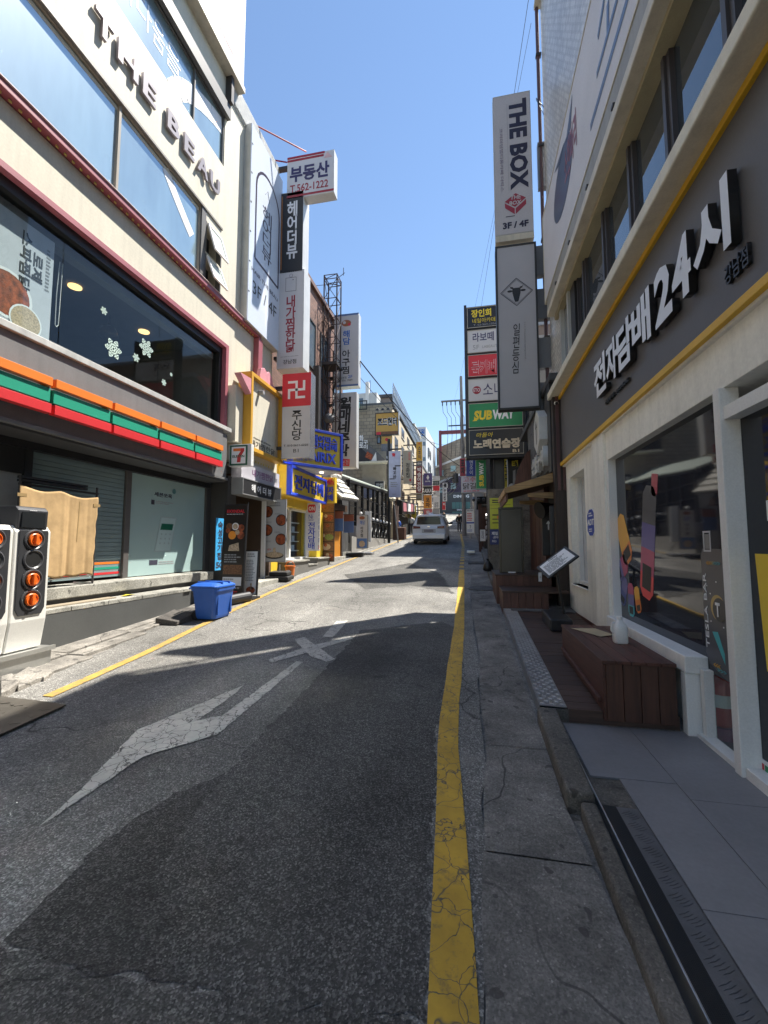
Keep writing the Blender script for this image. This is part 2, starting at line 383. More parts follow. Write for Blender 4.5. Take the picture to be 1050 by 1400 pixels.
ORGP = M('orange_print', (.85, .3, .03), .45, var=.04, grain=0)
GRNP = M('green_print', (.02, .25, .09), .45, var=.04, grain=0)
PLANK = wood('deck_wood', (.075, .042, .03), 'X'); PLANK_Y = wood('bench_wood', (.1, .036, .024), 'Y'); PLANK_Z = wood('wood_boards', (.085, .035, .022), 'Z')
GLASS = glass_mat('window_glass', (.035, .045, .05))

# ------------------------------------------------------------------ ground, road, markings
struct(slope_sheet([(y, -160, 160) for y in list(range(-60, 120, 6)) + [150, 200, 300]], -.02).build('ground', CONC))
ROAD_L = [(-60, -4.2), (0, -4.2), (3, -4.15), (4, -4.22), (5.4, -4.5), (6.2, -4.62), (8, -4.75), (12, -4.85), (20, -5.1), (27, -5.3), (45, -4.6), (110, -4.5)]
ROAD_R = [(-60, .03), (1.4, .0), (2.2, .035), (3, .06), (3.9, .05), (5, .07), (6.5, .02), (9.2, -.03), (14, 0), (24, -.15), (42, -.75), (60, -1.0), (110, -1.3)]
ys = [-60 + 3 * i for i in range(20)] + [i * .35 for i in range(90)] + [32 + 3 * i for i in range(27)]
rr = random.Random(3)
struct(slope_sheet([(y, interp(ROAD_L, y) + rr.uniform(-.05, .05) * (0 < y < 30), interp(ROAD_R, y) + rr.uniform(-.018, .018) * (0 < y < 30)) for y in ys], .0).build('road', A_OLD))
# repaired and darker patches in the asphalt
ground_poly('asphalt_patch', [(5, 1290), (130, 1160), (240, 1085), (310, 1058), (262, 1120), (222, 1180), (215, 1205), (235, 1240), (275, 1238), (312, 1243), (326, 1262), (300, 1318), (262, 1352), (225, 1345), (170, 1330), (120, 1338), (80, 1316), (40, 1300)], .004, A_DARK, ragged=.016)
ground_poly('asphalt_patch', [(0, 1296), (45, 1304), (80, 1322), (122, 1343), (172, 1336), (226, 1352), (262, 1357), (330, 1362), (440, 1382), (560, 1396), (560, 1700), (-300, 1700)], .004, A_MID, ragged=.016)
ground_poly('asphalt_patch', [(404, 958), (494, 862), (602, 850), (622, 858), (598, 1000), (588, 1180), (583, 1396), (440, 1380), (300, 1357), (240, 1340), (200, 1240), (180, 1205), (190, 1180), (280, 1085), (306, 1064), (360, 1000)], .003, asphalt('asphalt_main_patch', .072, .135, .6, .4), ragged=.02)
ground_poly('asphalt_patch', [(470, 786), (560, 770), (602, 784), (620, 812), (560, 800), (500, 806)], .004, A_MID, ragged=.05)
YL_R = [(-6, -.02), (1.4, -.07), (3.2, -.185), (6.1, -.18), (9, -.22), (13.2, -.285)]
def line_rows(tab, y0, y1, w, step=.4):
    n = max(2, int((y1 - y0) / step)); return [(y, interp(tab, y) - w / 2 + rr.uniform(-.006, .006), interp(tab, y) + w / 2 + rr.uniform(-.006, .006)) for y in (y0 + (y1 - y0) * i / n for i in range(n + 1))]
struct(slope_sheet(line_rows(YL_R, -6, 13.2, .145), .008).build('yellow_line', YEL))
YL_F = [(13, -.29), (24, -.42), (42, -1.0), (60, -1.3), (100, -1.6)]
for k in range(22):
    y = 13.7 + k * 1.05
    struct(slope_sheet(line_rows(YL_F, y, y + (.55 if k < 9 else .95), .14, .5), .008).build('yellow_line', YEL))
YL_L = [(3.2, -3.66), (4.46, -3.74), (6, -3.95), (8.67, -4.25), (12, -4.42), (16.1, -4.57), (26.5, -4.72), (45, -4.5), (70, -4.6)]
struct(slope_sheet(line_rows(YL_L, 3.2, 60, .11), .008).build('yellow_line', paint('faded_yellow_paint', (.46, .29, .06), (.16, .14, .1), 7, .006, .5)))
for pts in ([(405, 905), (414, 906), (297, 1006), (196, 1036), (53, 1133), (109, 1083), (187, 1000), (333, 938), (322, 949), (269, 987), (305, 979)],
            [(460, 850), (476, 849), (455, 872), (441, 871)], [(402, 875), (416, 872), (458, 902), (447, 906), (424, 898)],
            [(366, 903), (372, 907), (424, 892), (482, 874), (478, 871), (420, 885)]):
    ground_poly('white_arrow_marking', pts, .008, WHT, ragged=.006)
ground_poly('white_line', [(592, 724), (632, 724), (632, 726.5), (592, 726.5)], .01, WHT)
for k in range(5): ground_poly('white_line', [(608, 717 - k * 2.6), (630, 717 - k * 2.6), (630, 718 - k * 2.6), (608, 718 - k * 2.6)], .012, WHT)
# right-hand gutter: cast concrete lengths with open joints
KX = [(-60, .5), (1.5, .555), (2.45, .47), (3.5, .47), (7, .44), (9.3, .45), (14, .5), (24, .4), (42, -.2), (60, -.5), (110, -.8)]
y = -7.0; 
for ln in (1.6, 1.5, 1.7, 1.4, 1.35, 1.55, .95, 1.55, 1.25, 1.9, 1.3, .9, 1.5, 1.6, 1.8, 2, 2, 2.2, 2.4, 3, 4, 6, 10, 20):
    rows = [(yy, interp(ROAD_R, yy) + .012 + rr.uniform(-.012, .012), interp(KX, yy) - .006) for yy in (y + .004 + (ln - .008) * i / 5 for i in range(6))]
    struct(slope_sheet(rows, .006 + rr.uniform(0, .0015)).build('gutter', CONC)); y += ln
# broken concrete strip and kerb stones along the foot of the store plinth
y = -3.0
while y < 9.6:
    ln = random.uniform(.45, 1.2); xl = interp(ROAD_L, y + ln / 2); xm = -4.95 + (xl + 4.95) * random.uniform(.5, .62)
    for a, b, h in ((-4.98, xm, .035), (xm + .015, xl - .01, .02)):
        mb = MB(); jitter_slab(mb, a, b, y + .008, y + ln - .008, -.06, h, .022)
        o = struct(mb.build('kerb_stone' if h < .03 else 'pavement_slab', CONC_L, bev=.008)); 
    y += ln
for px in ([(18, 930), (38, 917), (62, 922), (70, 926), (46, 936), (24, 946)], [(30, 924), (48, 919), (74, 921), (60, 932)], [(0, 934), (16, 929), (26, 942), (10, 953), (0, 957)]):
    pts = [onG(*p) for p in px]; mb = MB().prism([(a, b, gz(b) - .02) for a, b in pts], (.0, 0, random.uniform(.05, .085)))
    struct(mb.build('kerb_stone', CONC_L, bev=.01))
# left pavement further up the street
struct(slope_sheet([(y, -9, interp(ROAD_L, y) - .005) for y in range(9, 100, 2)], .012).build('pavement', concrete('pavement_concrete', (.3, .285, .25), .4)))
# kerb stones, right
y = -6.0
for ln in (1, 1, 1, 1, 1, 1, 1, 1.46, 1.04):
    mb = MB(); h = .045 if y < 2.4 else .1
    x0 = interp(KX, y + ln / 2)
    mb.gbox(x0 + rr.uniform(-.01, .01), .605, y + .006, y + ln - .006, -.05, h + .05 * (y < 2.4 and .4))
    struct(mb.build('kerb_stone', CONC_R, bev=.018, seg=3)); y += ln
y = 10.2
while y < 60:
    struct(MB().gbox(.44, .6, y + .01, y + .99, -.05, .12).build('kerb_stone', CONC_R, bev=.02)); y += 1.0
struct(slope_sheet([(y, .6, 9) for y in range(7, 100, 3)], .1).build('pavement', concrete('pavement_concrete_dark', (.17, .165, .16), .4)))
# manhole cover and drain grate
mx, my = onG(672, 805)
t = thing('manhole_cover', 'round worn manhole cover in the concrete gutter near the dark blank signboard', 'manhole cover', (mx - .2, my, gz(my)))
mb = MB(); sl_ = .058
mb.add([(mx - .2 + r * math.cos(a * math.pi / 12), my + r * math.sin(a * math.pi / 12), gz(my + r * math.sin(a * math.pi / 12)) + .018) for r in (.32,) for a in range(24)], [tuple(range(24))]); mb.build('lid', concrete('manhole_metal', (.12, .115, .11), .5), t)
mb = MB()
ring = lambda r: [(mx - .2 + r * math.cos(a * math.pi / 16), my + r * math.sin(a * math.pi / 16), gz(my + r * math.sin(a * math.pi / 16)) + .024) for a in range(32)]
mb.add(ring(.29) + ring(.33), [(i, (i + 1) % 32, 32 + (i + 1) % 32, 32 + i) for i in range(32)]); mb.build('rim', CONC_L, t)
gx, gy = onG(649, 770)
t = thing('drain_grate', 'rusty drain grate at the kerb before the lime yellow notice', 'drain grate', (gx, gy, gz(gy)))
for k in range(8): MB().gbox(gx - .2, gx + .3, gy - .35 + k * .09, gy - .3 + k * .09, .015, .03).build('bar', DSTEEL, t)
MB().gbox(gx - .22, gx + .32, gy - .4, gy + .4, .0, .012).build('recess', RECESS_DARK, t)
# steel ramp plate at the left edge
pts = [(-4.3, 2.98), (-3.6, 3.06), (-3.3, 3.05), (-3.3, 2.5), (-3.4, 1.9), (-4.4, 1.9)]
t = thing('ramp_plate', 'dark checkered steel ramp plate lying on the asphalt below the broken kerb', 'ramp plate', (-3.8, 2.5, gz(2.5)))
PLATE = M('chequer_steel', (.11, .1, .085), .5, .5, var=.25, scale=5)
MB().prism([(x, y, gz(y) + .012 + max(0, (-3.5 - x)) * .08) for x, y in pts], (0, 0, .012)).build('plate', PLATE, t)
mb = MB()
for i in range(14):
    for j in range(9):
        x, y = -4.25 + i * .068, 1.98 + j * .12
        if (x < -3.35 and y < 2.95):
            a = .6 if (i + j) % 2 else -.6; d = V((math.cos(a), math.sin(a), 0)) * .03; q = V((-d.y, d.x, 0)) * .3
            c = V((x, y, gz(y) + .0245 + max(0, (-3.5 - x)) * .08)); mb.hexa([c - d - q, c + d - q, c + d + q, c - d + q] + [p + V((0, 0, .003)) for p in (c - d - q, c + d - q, c + d + q, c - d + q)])
mb.build('tread_pattern', PLATE, t, kind='stuff')

# ------------------------------------------------------------------ tile ramp, deck and bench before the vape shop
TILE = M('grey_porcelain_tile', (.22, .215, .225), .5, var=.22, scale=1.6, grain=.06, spec=.4)
mb = MB()
mb.hexa([(.63, -6, -.35), (1.56, -6, -.35), (1.56, 3.53, -.35), (.63, 3.53, -.35), (.63, -6, .158), (1.56, -6, .158), (1.56, 3.53, .158), (.63, 3.53, .158)])
struct(mb.build('shop_ramp', CONC_R))
for i, (xa, xb) in enumerate(((.655, 1.105), (1.108, 1.555))):
    y = 3.52
    for k in range(9):
        y1 = y - (.9 if (k or i) else .75)
        struct(MB().box(xa if y1 > 2.4 or i else max(xa, .81), xb, y1 + .003, y, .158, .17 + rr.uniform(-.0008, .0008)).build('ramp_tile', TILE, bev=.0015)); y = y1
t = thing('ramp_edging', 'black rubber strip in a silver aluminium edging along the grey tiled ramp', 'edging', (.65, 1, .17))
MB().box(.626, .634, -6, 3.5, .06, .178).build('aluminium_edge', STEEL, t, bev=.002)
MB().box(.634, .70, -6, 2.47, .1, .176).build('rubber_strip', M('ribbed_rubber', (.018, .018, .02), .7), t)
mb = MB()
for k in range(11): mb.box(.637 + k * .0056, .640 + k * .0056, -4, 2.47, .175, .178)
mb.build('rubber_ribs', BLACK, t)
CHEQ = M('chequer_plate', (.2, .2, .21), .42, .65, var=.25, scale=6)
MB().box(.70, .80, -6, 2.47, .1, .174).build('chequer_strip', CHEQ, t)
mb = MB()
def lozenge(mb, c, a, l, wd, h):
    d = V((math.cos(a), math.sin(a), 0)) * l; q = V((-math.sin(a), math.cos(a), 0)) * wd; c = V(c); up = V((0, 0, h))
    mb.add([c - d, c - q, c + d, c + q, c - d * .6 + up, c - q * .6 + up, c + d * .6 + up, c + q * .6 + up], [(4, 5, 6, 7), (0, 1, 5, 4), (1, 2, 6, 5), (2, 3, 7, 6), (3, 0, 4, 7)])
for k in range(40):
    for q in range(5): lozenge(mb, (.75 + (q - 2) * .008, 2.43 - k * .085 - q * .011 , .174), .5, .03, .004, .002)
mb.build('tread_pattern', CHEQ, t, kind='stuff')
dz = .085
deck = thing('wooden_deck', 'dark brown plank deck with a silver tread plate edge before the shops', 'deck', (.95, 5.4, gz(5.4)))
y = 3.55; 
while y < 7.2:
    MB().gbox(.68, 1.45 if y < 4 else 1.56, y, y + .112, dz - .03, dz + rr.uniform(-.002, .002)).build('plank', PLANK, deck, bev=.003); y += .118
MB().gbox(.53, 1.45, 3.56, 7.19, -.1, dz - .032).build('substructure', RECESS_DARK, deck)
MB().gbox(.5, .7, 3.535, 3.55, -.02, dz - .01).build('end_board', CONC_R, deck)
MB().gbox(.70, 1.45, 3.535, 3.549, -.02, dz - .004).build('end_board', PLANK, deck)
e = MB().gbox(.497, .69, 3.54, 7.2, dz + .002, dz + .008).gbox(.492, .4969, 3.54, 7.2, -.01, dz + .008).build('tread_plate', M('bright_chequer', (.5, .51, .53), .3, .75, var=.2, scale=7), deck)
mb = MB()
for k in range(74):
    for q in range(5):
        y = 3.58 + k * .049; lozenge(mb, (.52 + q * .036, y, gz(y) + dz + .008), .7 if (k + q) % 2 else -.7, .019, .0065, .006)
mb.build('tread_pattern', MATS['bright_chequer'], deck, kind='stuff')
bench = thing('plank_bench', 'reddish brown boxed plank bench under the shop window', 'bench', (1.2, 4.2, gz(4.2)))
b0 = .215
for k in range(4): MB().box(.962 + k * .117, .962 + k * .117 + .113, 3.5, 3.53, b0 + .0, .625).build('board', PLANK_Z, bench, bev=.003)
MB().hexa([(.94, 3.5, b0), (.96, 3.5, b0), (.96, 4.95, .32), (.94, 4.95, .32), (.94, 3.5, .62), (.96, 3.5, .62), (.96, 4.95, .62), (.94, 4.95, .62)]).build('front_board', PLANK_Y, bench, bev=.003)
MB().hexa([(.915, 3.56, .33), (.94, 3.56, .33), (.94, 4.9, .4), (.915, 4.9, .4), (.915, 3.56, .36), (.94, 3.56, .36), (.94, 4.9, .43), (.915, 4.9, .43)]).build('rail', PLANK_Y, bench, bev=.003)
for k in range(5): MB().box(.932 + k * .1, .932 + k * .1 + .096, 3.485, 4.96, .625, .65).build('plank', PLANK_Y, bench, bev=.004)
MB().box(1.0, 1.42, 3.54, 4.9, .3, .62).build('carcass', RECESS_DARK, bench)
t = thing('paper_sheet', 'sheet of pale brown card lying on the plank bench beside a white bottle', 'paper', (1.12, 4.55, .65))
MB().add([(.98, 4.72, .656), (1.16, 4.35, .656), (1.3, 4.42, .662), (1.22, 4.75, .657)], [(0, 1, 2, 3)]).build('sheet', M('kraft_card', (.5, .4, .24), .8), t)
t = thing('jug', 'white plastic jug with cap standing on the plank bench', 'jug', (1.26, 4.13, .65))
JUG = M('white_plastic', (.8, .8, .78), .35, var=.04)
def ring4(cx, cy, z, hx, hy, n=16, p=4):
    out = []
    for i in range(n):
        a = 2 * math.pi * i / n; c, s_ = math.cos(a), math.sin(a)
        out.append((cx + hx * math.copysign(abs(c) ** (2 / p), c), cy + hy * math.copysign(abs(s_) ** (2 / p), s_), z))
    return out
MB().loft([ring4(1.26, 4.13, z, a, b_) for z, a, b_ in ((.651, .05, .05), (.66, .056, .056), (.78, .056, .056), (.81, .05, .05), (.835, .025, .025), (.85, .021, .021))]).build('body', JUG, t, smooth=True)
MB().lathe([(.024, 0), (.024, .024), (.02, .028)], (1.26, 4.13, .85), 16).build('cap', JUG, t)
MB().path([(1.215, 4.12, .83), (1.19, 4.11, .815), (1.186, 4.11, .76), (1.207, 4.115, .735)], .009, 8).build('handle', JUG, t)

# ------------------------------------------------------------------ right: the vape shop building
XR = 1.55
R1 = thing('shop_building', 'tall cream fronted building with a dark grey fascia, ribbon window and white tiled upper wall', 'building', (3, 2, 0))
WT = tiled('small_white_tiles', (.62, .6, .55), (.3, .28, .25), .1, .065, 'X', .35)
WTY = tiled('small_white_tiles_end', (.6, .58, .53), (.3, .28, .25), .1, .065, 'Y', .35)
def rx(name, y0, y1, z0, z1, x0, x1, mat, par=None, **k): return MB().box(x0, x1, y0, y1, z0, z1).build(name, mat, par or R1, **k)
rx('wall', -8, 8.45, 5.62, 12.6, XR + .012, 9, WT)
rx('end_wall', 8.45, 8.47, 4.2, 12.6, XR + .02, 9, WTY)
rx('roof', -8.1, 8.55, 12.6, 12.7, XR - .1, 9, BEIGE)
rx('wall', 7.46, 8.45, 3.8, 5.62, XR + .012, 3, WT)
rx('fascia_backing', -8, 7.46, 2.8, 4.3, XR, 3, CREAM_R)
rx('wall', 7.2, 7.42, .9, 2.56, XR - .0, 2.1, CREAM_R)                       # far pier of the small window
rx('wall', 5.72, 6.3, .1, 2.8, XR, 2.1, CREAM_R); rx('wall', 6.3, 7.2, 2.56, 2.8, XR, 2.1, CREAM_R); rx('wall', 6.3, 7.42, .48, .9, XR, 2.1, CREAM_R)
rx('wall', 7.2, 7.42, 2.56, 2.8, XR, 2.1, CREAM_R)
rx('skirting', 5.3, 7.42, .1, .478, XR - .006, 2.1, M('brown_paint', (.09, .03, .02), .5))
wn = rx('window', 6.32, 7.18, .92, 2.54, XR + .16, XR + .17, M('frosted_film', (.5, .52, .54), .25, spec=.6))
rx('frame', 6.3, 6.36, .9, 2.56, XR + .1, XR + .158, WHITEP, wn); rx('frame', 7.14, 7.2, .9, 2.56, XR + .1, XR + .158, WHITEP, wn); rx('frame', 6.36, 7.14, .9, .95, XR + .1, XR + .158, WHITEP, wn)
rx('sill', 6.28, 7.2, .885, .9, XR - .03, XR + .12, CREAM_R, wn)
f = FXw(6.3, 7.2, .9, 2.56, XR + .155, -1); f.panel('dark_poster', .78, .33, .97, .86, 0, .004, M('dark_red_print', (.06, .012, .015), .4), wn); f.text('VAPE', .82, .4, .93, .7, PWHITE, wn, rot=90, n=.006)
rx('pilaster', 5.25, 5.72, .1, 2.8, XR - .05, 2.0, CREAM_R, bev=.006)
rx('header', -8, 5.25, 2.46, 2.8, XR - .02, 2.0, CREAM_R, bev=.004)
rx('soffit_moulding', -8, 7.44, 2.78, 2.86, XR - .05, XR + .1, CREAM_R, bev=.01)
# dark fascia with yellow trims
XF = 1.5
rx('fascia_panel', -8, 7.44, 2.83, 3.93, XF, XR, M('charcoal_fascia', (.115, .11, .113), .5, var=.06, scale=2))
rx('yellow_trim', -8, 7.46, 2.80, 2.855, XF - .035, XF + .03, YTRIM, bev=.004)
rx('yellow_trim', -8, 7.46, 3.93, 3.98, XF - .03, XF + .03, YTRIM, bev=.004)
rx('ledge', -8, 7.66, 3.985, 4.10, 1.33, XR + .1, M('ledge_coping', (.72, .68, .56), .6, var=.1, streak=.2), bev=.012)
rx('ledge_lip', -8, 7.66, 4.10, 4.13, 1.37, XR + .1, BEIGE)
fas = FXw(-8, 7.44, 2.83, 3.93, XF, -1)
LET = M('white_letter_face', (.74, .75, .78), .35, var=.05, grain=.01); LETS = M('black_letter_side', (.012, .012, .013), .4)
def fas_text(body, p0, p1, bold, name='lettering', ext=.09):
    (ya, za), (yb, zb) = onX(*p0, XF), onX(*p1, XF)
    u0 = (7.44 - ya) / 15.44; u1 = (7.44 - yb) / 15.44; v0 = (3.93 - za) / 1.1; v1 = (3.93 - zb) / 1.1
    o = fas.text(body, u0, v0, u1, v1, LETS, R1, bold, n=.012, ext=ext, name=name)
    me = o.data; me.materials.append(LET)
    for p in me.polygons:
        if p.normal.x < -.9: p.material_index = 1
    return o
X_ = lambda px, py: onX(px, py, XF)
def fz(py_px, px): return onX(px, py_px, XF)[1]
# letters of the fascia, each measured on the panel: (text, far px, near px, top y at mid, bottom y at mid)
for ch, pa, pb, top, bot in (('전', 819, 836, 489, 529), ('자', 837, 853, 459, 500), ('담', 853, 876, 421, 486), ('배', 876, 904, 385, 459), ('2', 911, 937, 348, 412), ('4', 938, 967, 300, 372), ('시', 971, 1029, 216, 338)):
    mid = (pa + pb) / 2; za, zb = onX(mid, top, XF)[1], onX(mid, bot, XF)[1]
    u0 = (7.44 - onX(pa, 500, XF)[0]) / 15.44; u1 = (7.44 - onX(pb, 500, XF)[0]) / 15.44
    zb, za = 3.17, 3.17 + .43
    o = fas.text(ch, u0, (3.93 - za) / 1.1, u1, (3.93 - zb) / 1.1, LETS, R1, .035, n=.012, ext=.05)
    o.data.materials.append(LET)
    for p in o.data.polygons:
        if p.normal.x < -.9: p.material_index = 1
for body, pa, pb, za, zb in (('강남점', 1004, 1040, 3.12, 3.0), ('전화문의 : 1800-5242', 828, 862, 3.09, 3.04)):
    u0 = (7.44 - onX(pa, 500, XF)[0]) / 15.44; u1 = (7.44 - onX(pb, 500, XF)[0]) / 15.44
    fas.text(body, u0, (3.93 - za) / 1.1, u1, (3.93 - zb) / 1.1, LETS, R1, .01, n=.004, ext=.02)
# big show window: printed film on glass, frame
FILM = glass_mat('film_on_glass', (.02, .022, .03), .04, .4)
win = rx('window', 3.0, 5.25, .62, 2.46, XR + .06, XR + .075, FILM)
for a, b, c, d in ((5.19, 5.25, .5, 2.46), (2.985, 3.0, .2, 2.46)): rx('frame', a, b, c, d, XR - .02, XR + .06, WHITEP, win)
rx('sill', 3.44, 5.22, .60, .72, XR - .09, XR + .06, WHITEP, win, bev=.008)
rx('wall', 3.69, 5.25, .1, .6, XR - .0, 2, CREAM_R)
rx('post', 3.455, 3.53, .17, .597, XR - .085, XR + .06, WHITEP, bev=.006); rx('post', 3.385, 3.435, .18, .64, XR + .0, XR + .06, WHITEP)
rx('frame', 2.99, 3.45, .165, .2, XR - .03, XR + .06, WHITEP)
rx('shop_interior', -7.8, 3.69, .16, .17, XR + .1, 4.5, M('dark_floor', (.03, .03, .032), .35)); rx('back_wall', -7.8, 3.69, .17, 2.46, 4.5, 4.6, M('dark_interior', (.05, .05, .055), .7)); rx('side_wall', 3.7, 3.74, .17, .6, XR + .09, 4.5, RECESS_DARK)
rx('ceiling', -7.8, 5.2, 2.47, 2.5, XR + .08, 4.5, RECESS_DARK)
rx('pane', 3.0, 3.384, .2, .616, XR + .055, XR + .06, clear_glass('clear_glass'))
# printed devices on the film (sheet colours only)
wf = FXw(3.0, 5.19, .62, 2.46, XR + .06, -1)
def dev(name, cx, cy, wd, ht, ang, cols, screen=True):
    """printed device: tilted rounded slab split into colour bands; measured in window fractions"""
    a = math.radians(ang); ca, sa = math.cos(a), math.sin(a)
    def P(x, y): return (cx + (x * ca - y * sa) / wf.W, cy + (x * sa + y * ca) / wf.H)
    n = len(cols); k = .25
    for i, c in enumerate(cols):
        y0 = -ht / 2 + ht * i / n; y1 = y0 + ht / n
        pts = [(-wd / 2, y0), (wd / 2, y0), (wd / 2, y1), (-wd / 2, y1)]
        if i == 0: pts = [(-wd / 2, y0 + wd * k), (-wd / 2 + wd * k, y0), (wd / 2 - wd * k, y0), (wd / 2, y0 + wd * k), (wd / 2, y1), (-wd / 2, y1)]
        if i == n - 1: pts = [(-wd / 2, y0), (wd / 2, y0), (wd / 2, y1 - wd * k), (wd / 2 - wd * k, y1), (-wd / 2 + wd * k, y1), (-wd / 2, y1 - wd * k)]
        wf.poly(name, [P(*q) for q in pts], c, win, .001, .0025)
    if screen:
        wf.poly('printed_screen', [P(*q) for q in [(-wd * .33, ht * .2), (wd * .33, ht * .2), (wd * .33, ht * .42), (-wd * .33, ht * .42)]], PBLACK, win, .003, .004)
pr = lambda n, c: M('print_' + n, c, .3, var=.05, grain=0)
dk, vi, cr, rd = pr('charcoal', (.09, .09, .1)), pr('violet', (.13, .11, .3)), pr('crimson', (.45, .05, .13)), pr('scarlet', (.75, .05, .06))
am, og, tl = pr('amber', (.85, .42, .04)), pr('tangerine', (.8, .22, .03)), pr('teal', (.06, .42, .45))
def uvw(px, py): y, z = onX(px, py, XR + .06); return (5.19 - y) / wf.W, (2.46 - z) / wf.H
u, v = uvw(886, 742); dev('printed_device', u, v, .3, 1.06, 11, [dk, dk, dk, vi, vi, cr, cr, rd, rd])
u, v = uvw(892, 664); dev('printed_device', u + .02, v, .13, .2, 11, [pr('rose', (.45, .07, .1))], False)
for px, py, wd, ht, an, cs in ((853, 737, .28, .56, -28, [am, am, og]), (851, 776, .22, .34, 62, [cr, vi]), (853, 808, .17, .32, 24, [vi, pr('indigo', (.05, .06, .25))]), (863, 820, .16, .34, 0, [cr, vi, tl]), (872, 820, .13, .26, -14, [am, og])):
    u, v = uvw(px, py); dev('printed_device', u, v, wd, ht, an, cs)
# tall dark device poster near the door
bu, bv = uvw(958, 750); bu2, bv2 = uvw(1000, 900)
wf.poly('printed_device', [(bu + .012, bv), (bu2 - .02, bv), (bu2, bv + .03), (bu2, .985), (bu2 - .02, 1.0), (bu + .02, .965), (bu, .93), (bu, bv + .03)], pr('slate', (.07, .07, .08)), win, .001, .003)
vv = lambda k: bv + (1 - bv) * k
wf.text('TESLA BAR', bu + .008, vv(.2), bu + .026, vv(.8), PWHITE, win, n=.004, rot=90)
uc = (bu + bu2) / 2 + .015
wf.disc('printed_planet', uc, vv(.46), .085, pr('planet_glow', (.45, .3, .08)), win, .003, .004); wf.disc('printed_planet', uc + .01, vv(.475), .08, pr('planet_dark', (.015, .017, .025)), win, .004, .005)
wf.text('T', uc - .01, vv(.42), uc + .014, vv(.53), PWHITE, win, .03, n=.006)
wf.poly('printed_comet', [(bu + .045, vv(.66)), (bu + .075, vv(.65)), (bu2 - .03, vv(.8)), (bu2 - .03, vv(.88))], tl, win, .003, .004)
for k_, (a_, b_) in enumerate(((.2, .3), (.33, .36), (.75, .42), (.6, .26), (.8, .6), (.3, .58))): wf.disc('printed_star', bu + (bu2 - bu) * a_, vv(b_), .006, PWHITE, win, .003, .004, n=6)
wf.text('<<<', bu + .035, vv(.1), bu + .075, vv(.13), am, win, n=.005); wf.text('>>>', bu2 - .07, vv(.1), bu2 - .025, vv(.13), tl, win, n=.005)
wf.text('<<<', bu + .045, vv(.9), bu + .08, vv(.93), am, win, n=.005); wf.text('>>>', bu2 - .07, vv(.93), bu2 - .025, vv(.955), tl, win, n=.005)
for px in (967, 998):
    u, v = uvw(px, 741); wf.frame('printed_mouthpiece', u - .02, v - .04, u + .02, v + .035, .012, .001, .004, pr('silver', (.5, .5, .52)), win); wf.panel('printed_mouthpiece', u - .013, v - .03, u + .013, v + .025, .001, .003, pr('grey', (.2, .2, .2)), win)
# door / right show pane
rx('post', 2.915, 2.985, .17, 2.46, XR - .05, XR + .06, WHITEP, bev=.005)
door = rx('door', -8, 2.915, .2, 2.30, XR + .06, XR + .075, FILM)
rx('frame', -8, 2.915, .165, .23, XR - .03, XR + .058, WHITEP, door, bev=.004); rx('frame', -8, 2.915, 2.26, 2.34, XR - .03, XR + .058, WHITEP, door)
df = FXw(.9, 2.915, .23, 2.26, XR + .06, -1)
df.text('电子烟', .09, .24, .42, .33, PWHITE, door, .01); df.text('VAPE', .11, .35, .42, .435, PWHITE, door, .02)
def uvd(px, py): y, z = onX(px, py, XR + .06); return (2.915 - y) / df.W, (2.26 - z) / df.H
u0, v0 = uvd(1033, 757); df.poly('yellow_film', [(u0, v0), (.6, v0), (.6, .72), (u0 + .02, .72)], pr('yellow_film', (.8, .56, .03)), door)
df.panel('violet_poster', .1, .45, .22, v0 - .01, .001, .003, pr('violet_poster', (.12, .11, .3)), door); df.text('스모킹몰AC', .12, .46, .145, .56, PWHITE, door, n=.005, rot=-90); df.text('X', .17, .5, .21, .54, PWHITE, door, n=.005)
df.panel('violet_poster', .2, .76, .45, .94, .001, .003, pr('purple_poster', (.08, .03, .17)), door)
u0, v0 = uvd(1028, 1026); df.panel('card_sticker', u0 + .0, v0, u0 + .09, v0 + .085, .002, .004, PWHITE, door)
for k, c in enumerate((BLUEP, REDP, GRNP)): df.panel('card_sticker', u0 + .008 + k * .026, v0 + .012, u0 + .03 + k * .026, v0 + .072, .005, .006, c, door); 
df.text('JCB', u0 + .01, v0 + .035, u0 + .08, v0 + .055, PWHITE, door, .02, n=.0075)
# fire extinguisher behind the glass
t = thing('fire_extinguisher', 'red fire extinguisher with white label behind the lower glass beside the door', 'fire extinguisher', (1.76, 3.2, .17))
EXX, EXY = 1.70, 3.5
EX = M('extinguisher_red', (.5, .02, .015), .3); c = (EXX, EXY, .25)
MB().lathe([(.066, 0), (.072, .02), (.072, .27), (.06, .31), (.025, .335), (.025, .36)], c, 24).build('cylinder', EX, t, smooth=True)
MB().lathe([(.0732, .13), (.0732, .215)], c, 24).build('paper_label', PWHITE, t)
MB().lathe([(.027, 0), (.027, .04)], (EXX, EXY, .605), 12).build('valve', STEEL, t); MB().box(EXX - .055, EXX + .065, EXY - .01, EXY + .01, .64, .655).build('handle', BLACK, t)
MB().path([(EXX, EXY, .63), (EXX - .06, EXY - .03, .62), (EXX - .08, EXY - .04, .52), (EXX - .078, EXY - .04, .36)], .01, 8).build('hose', BLACK, t)
MB().lathe([(.1, 0), (.1, .08)], (EXX, EXY, .17), 16).build('stand', M('magenta_plastic', (.25, .02, .11), .4), t)
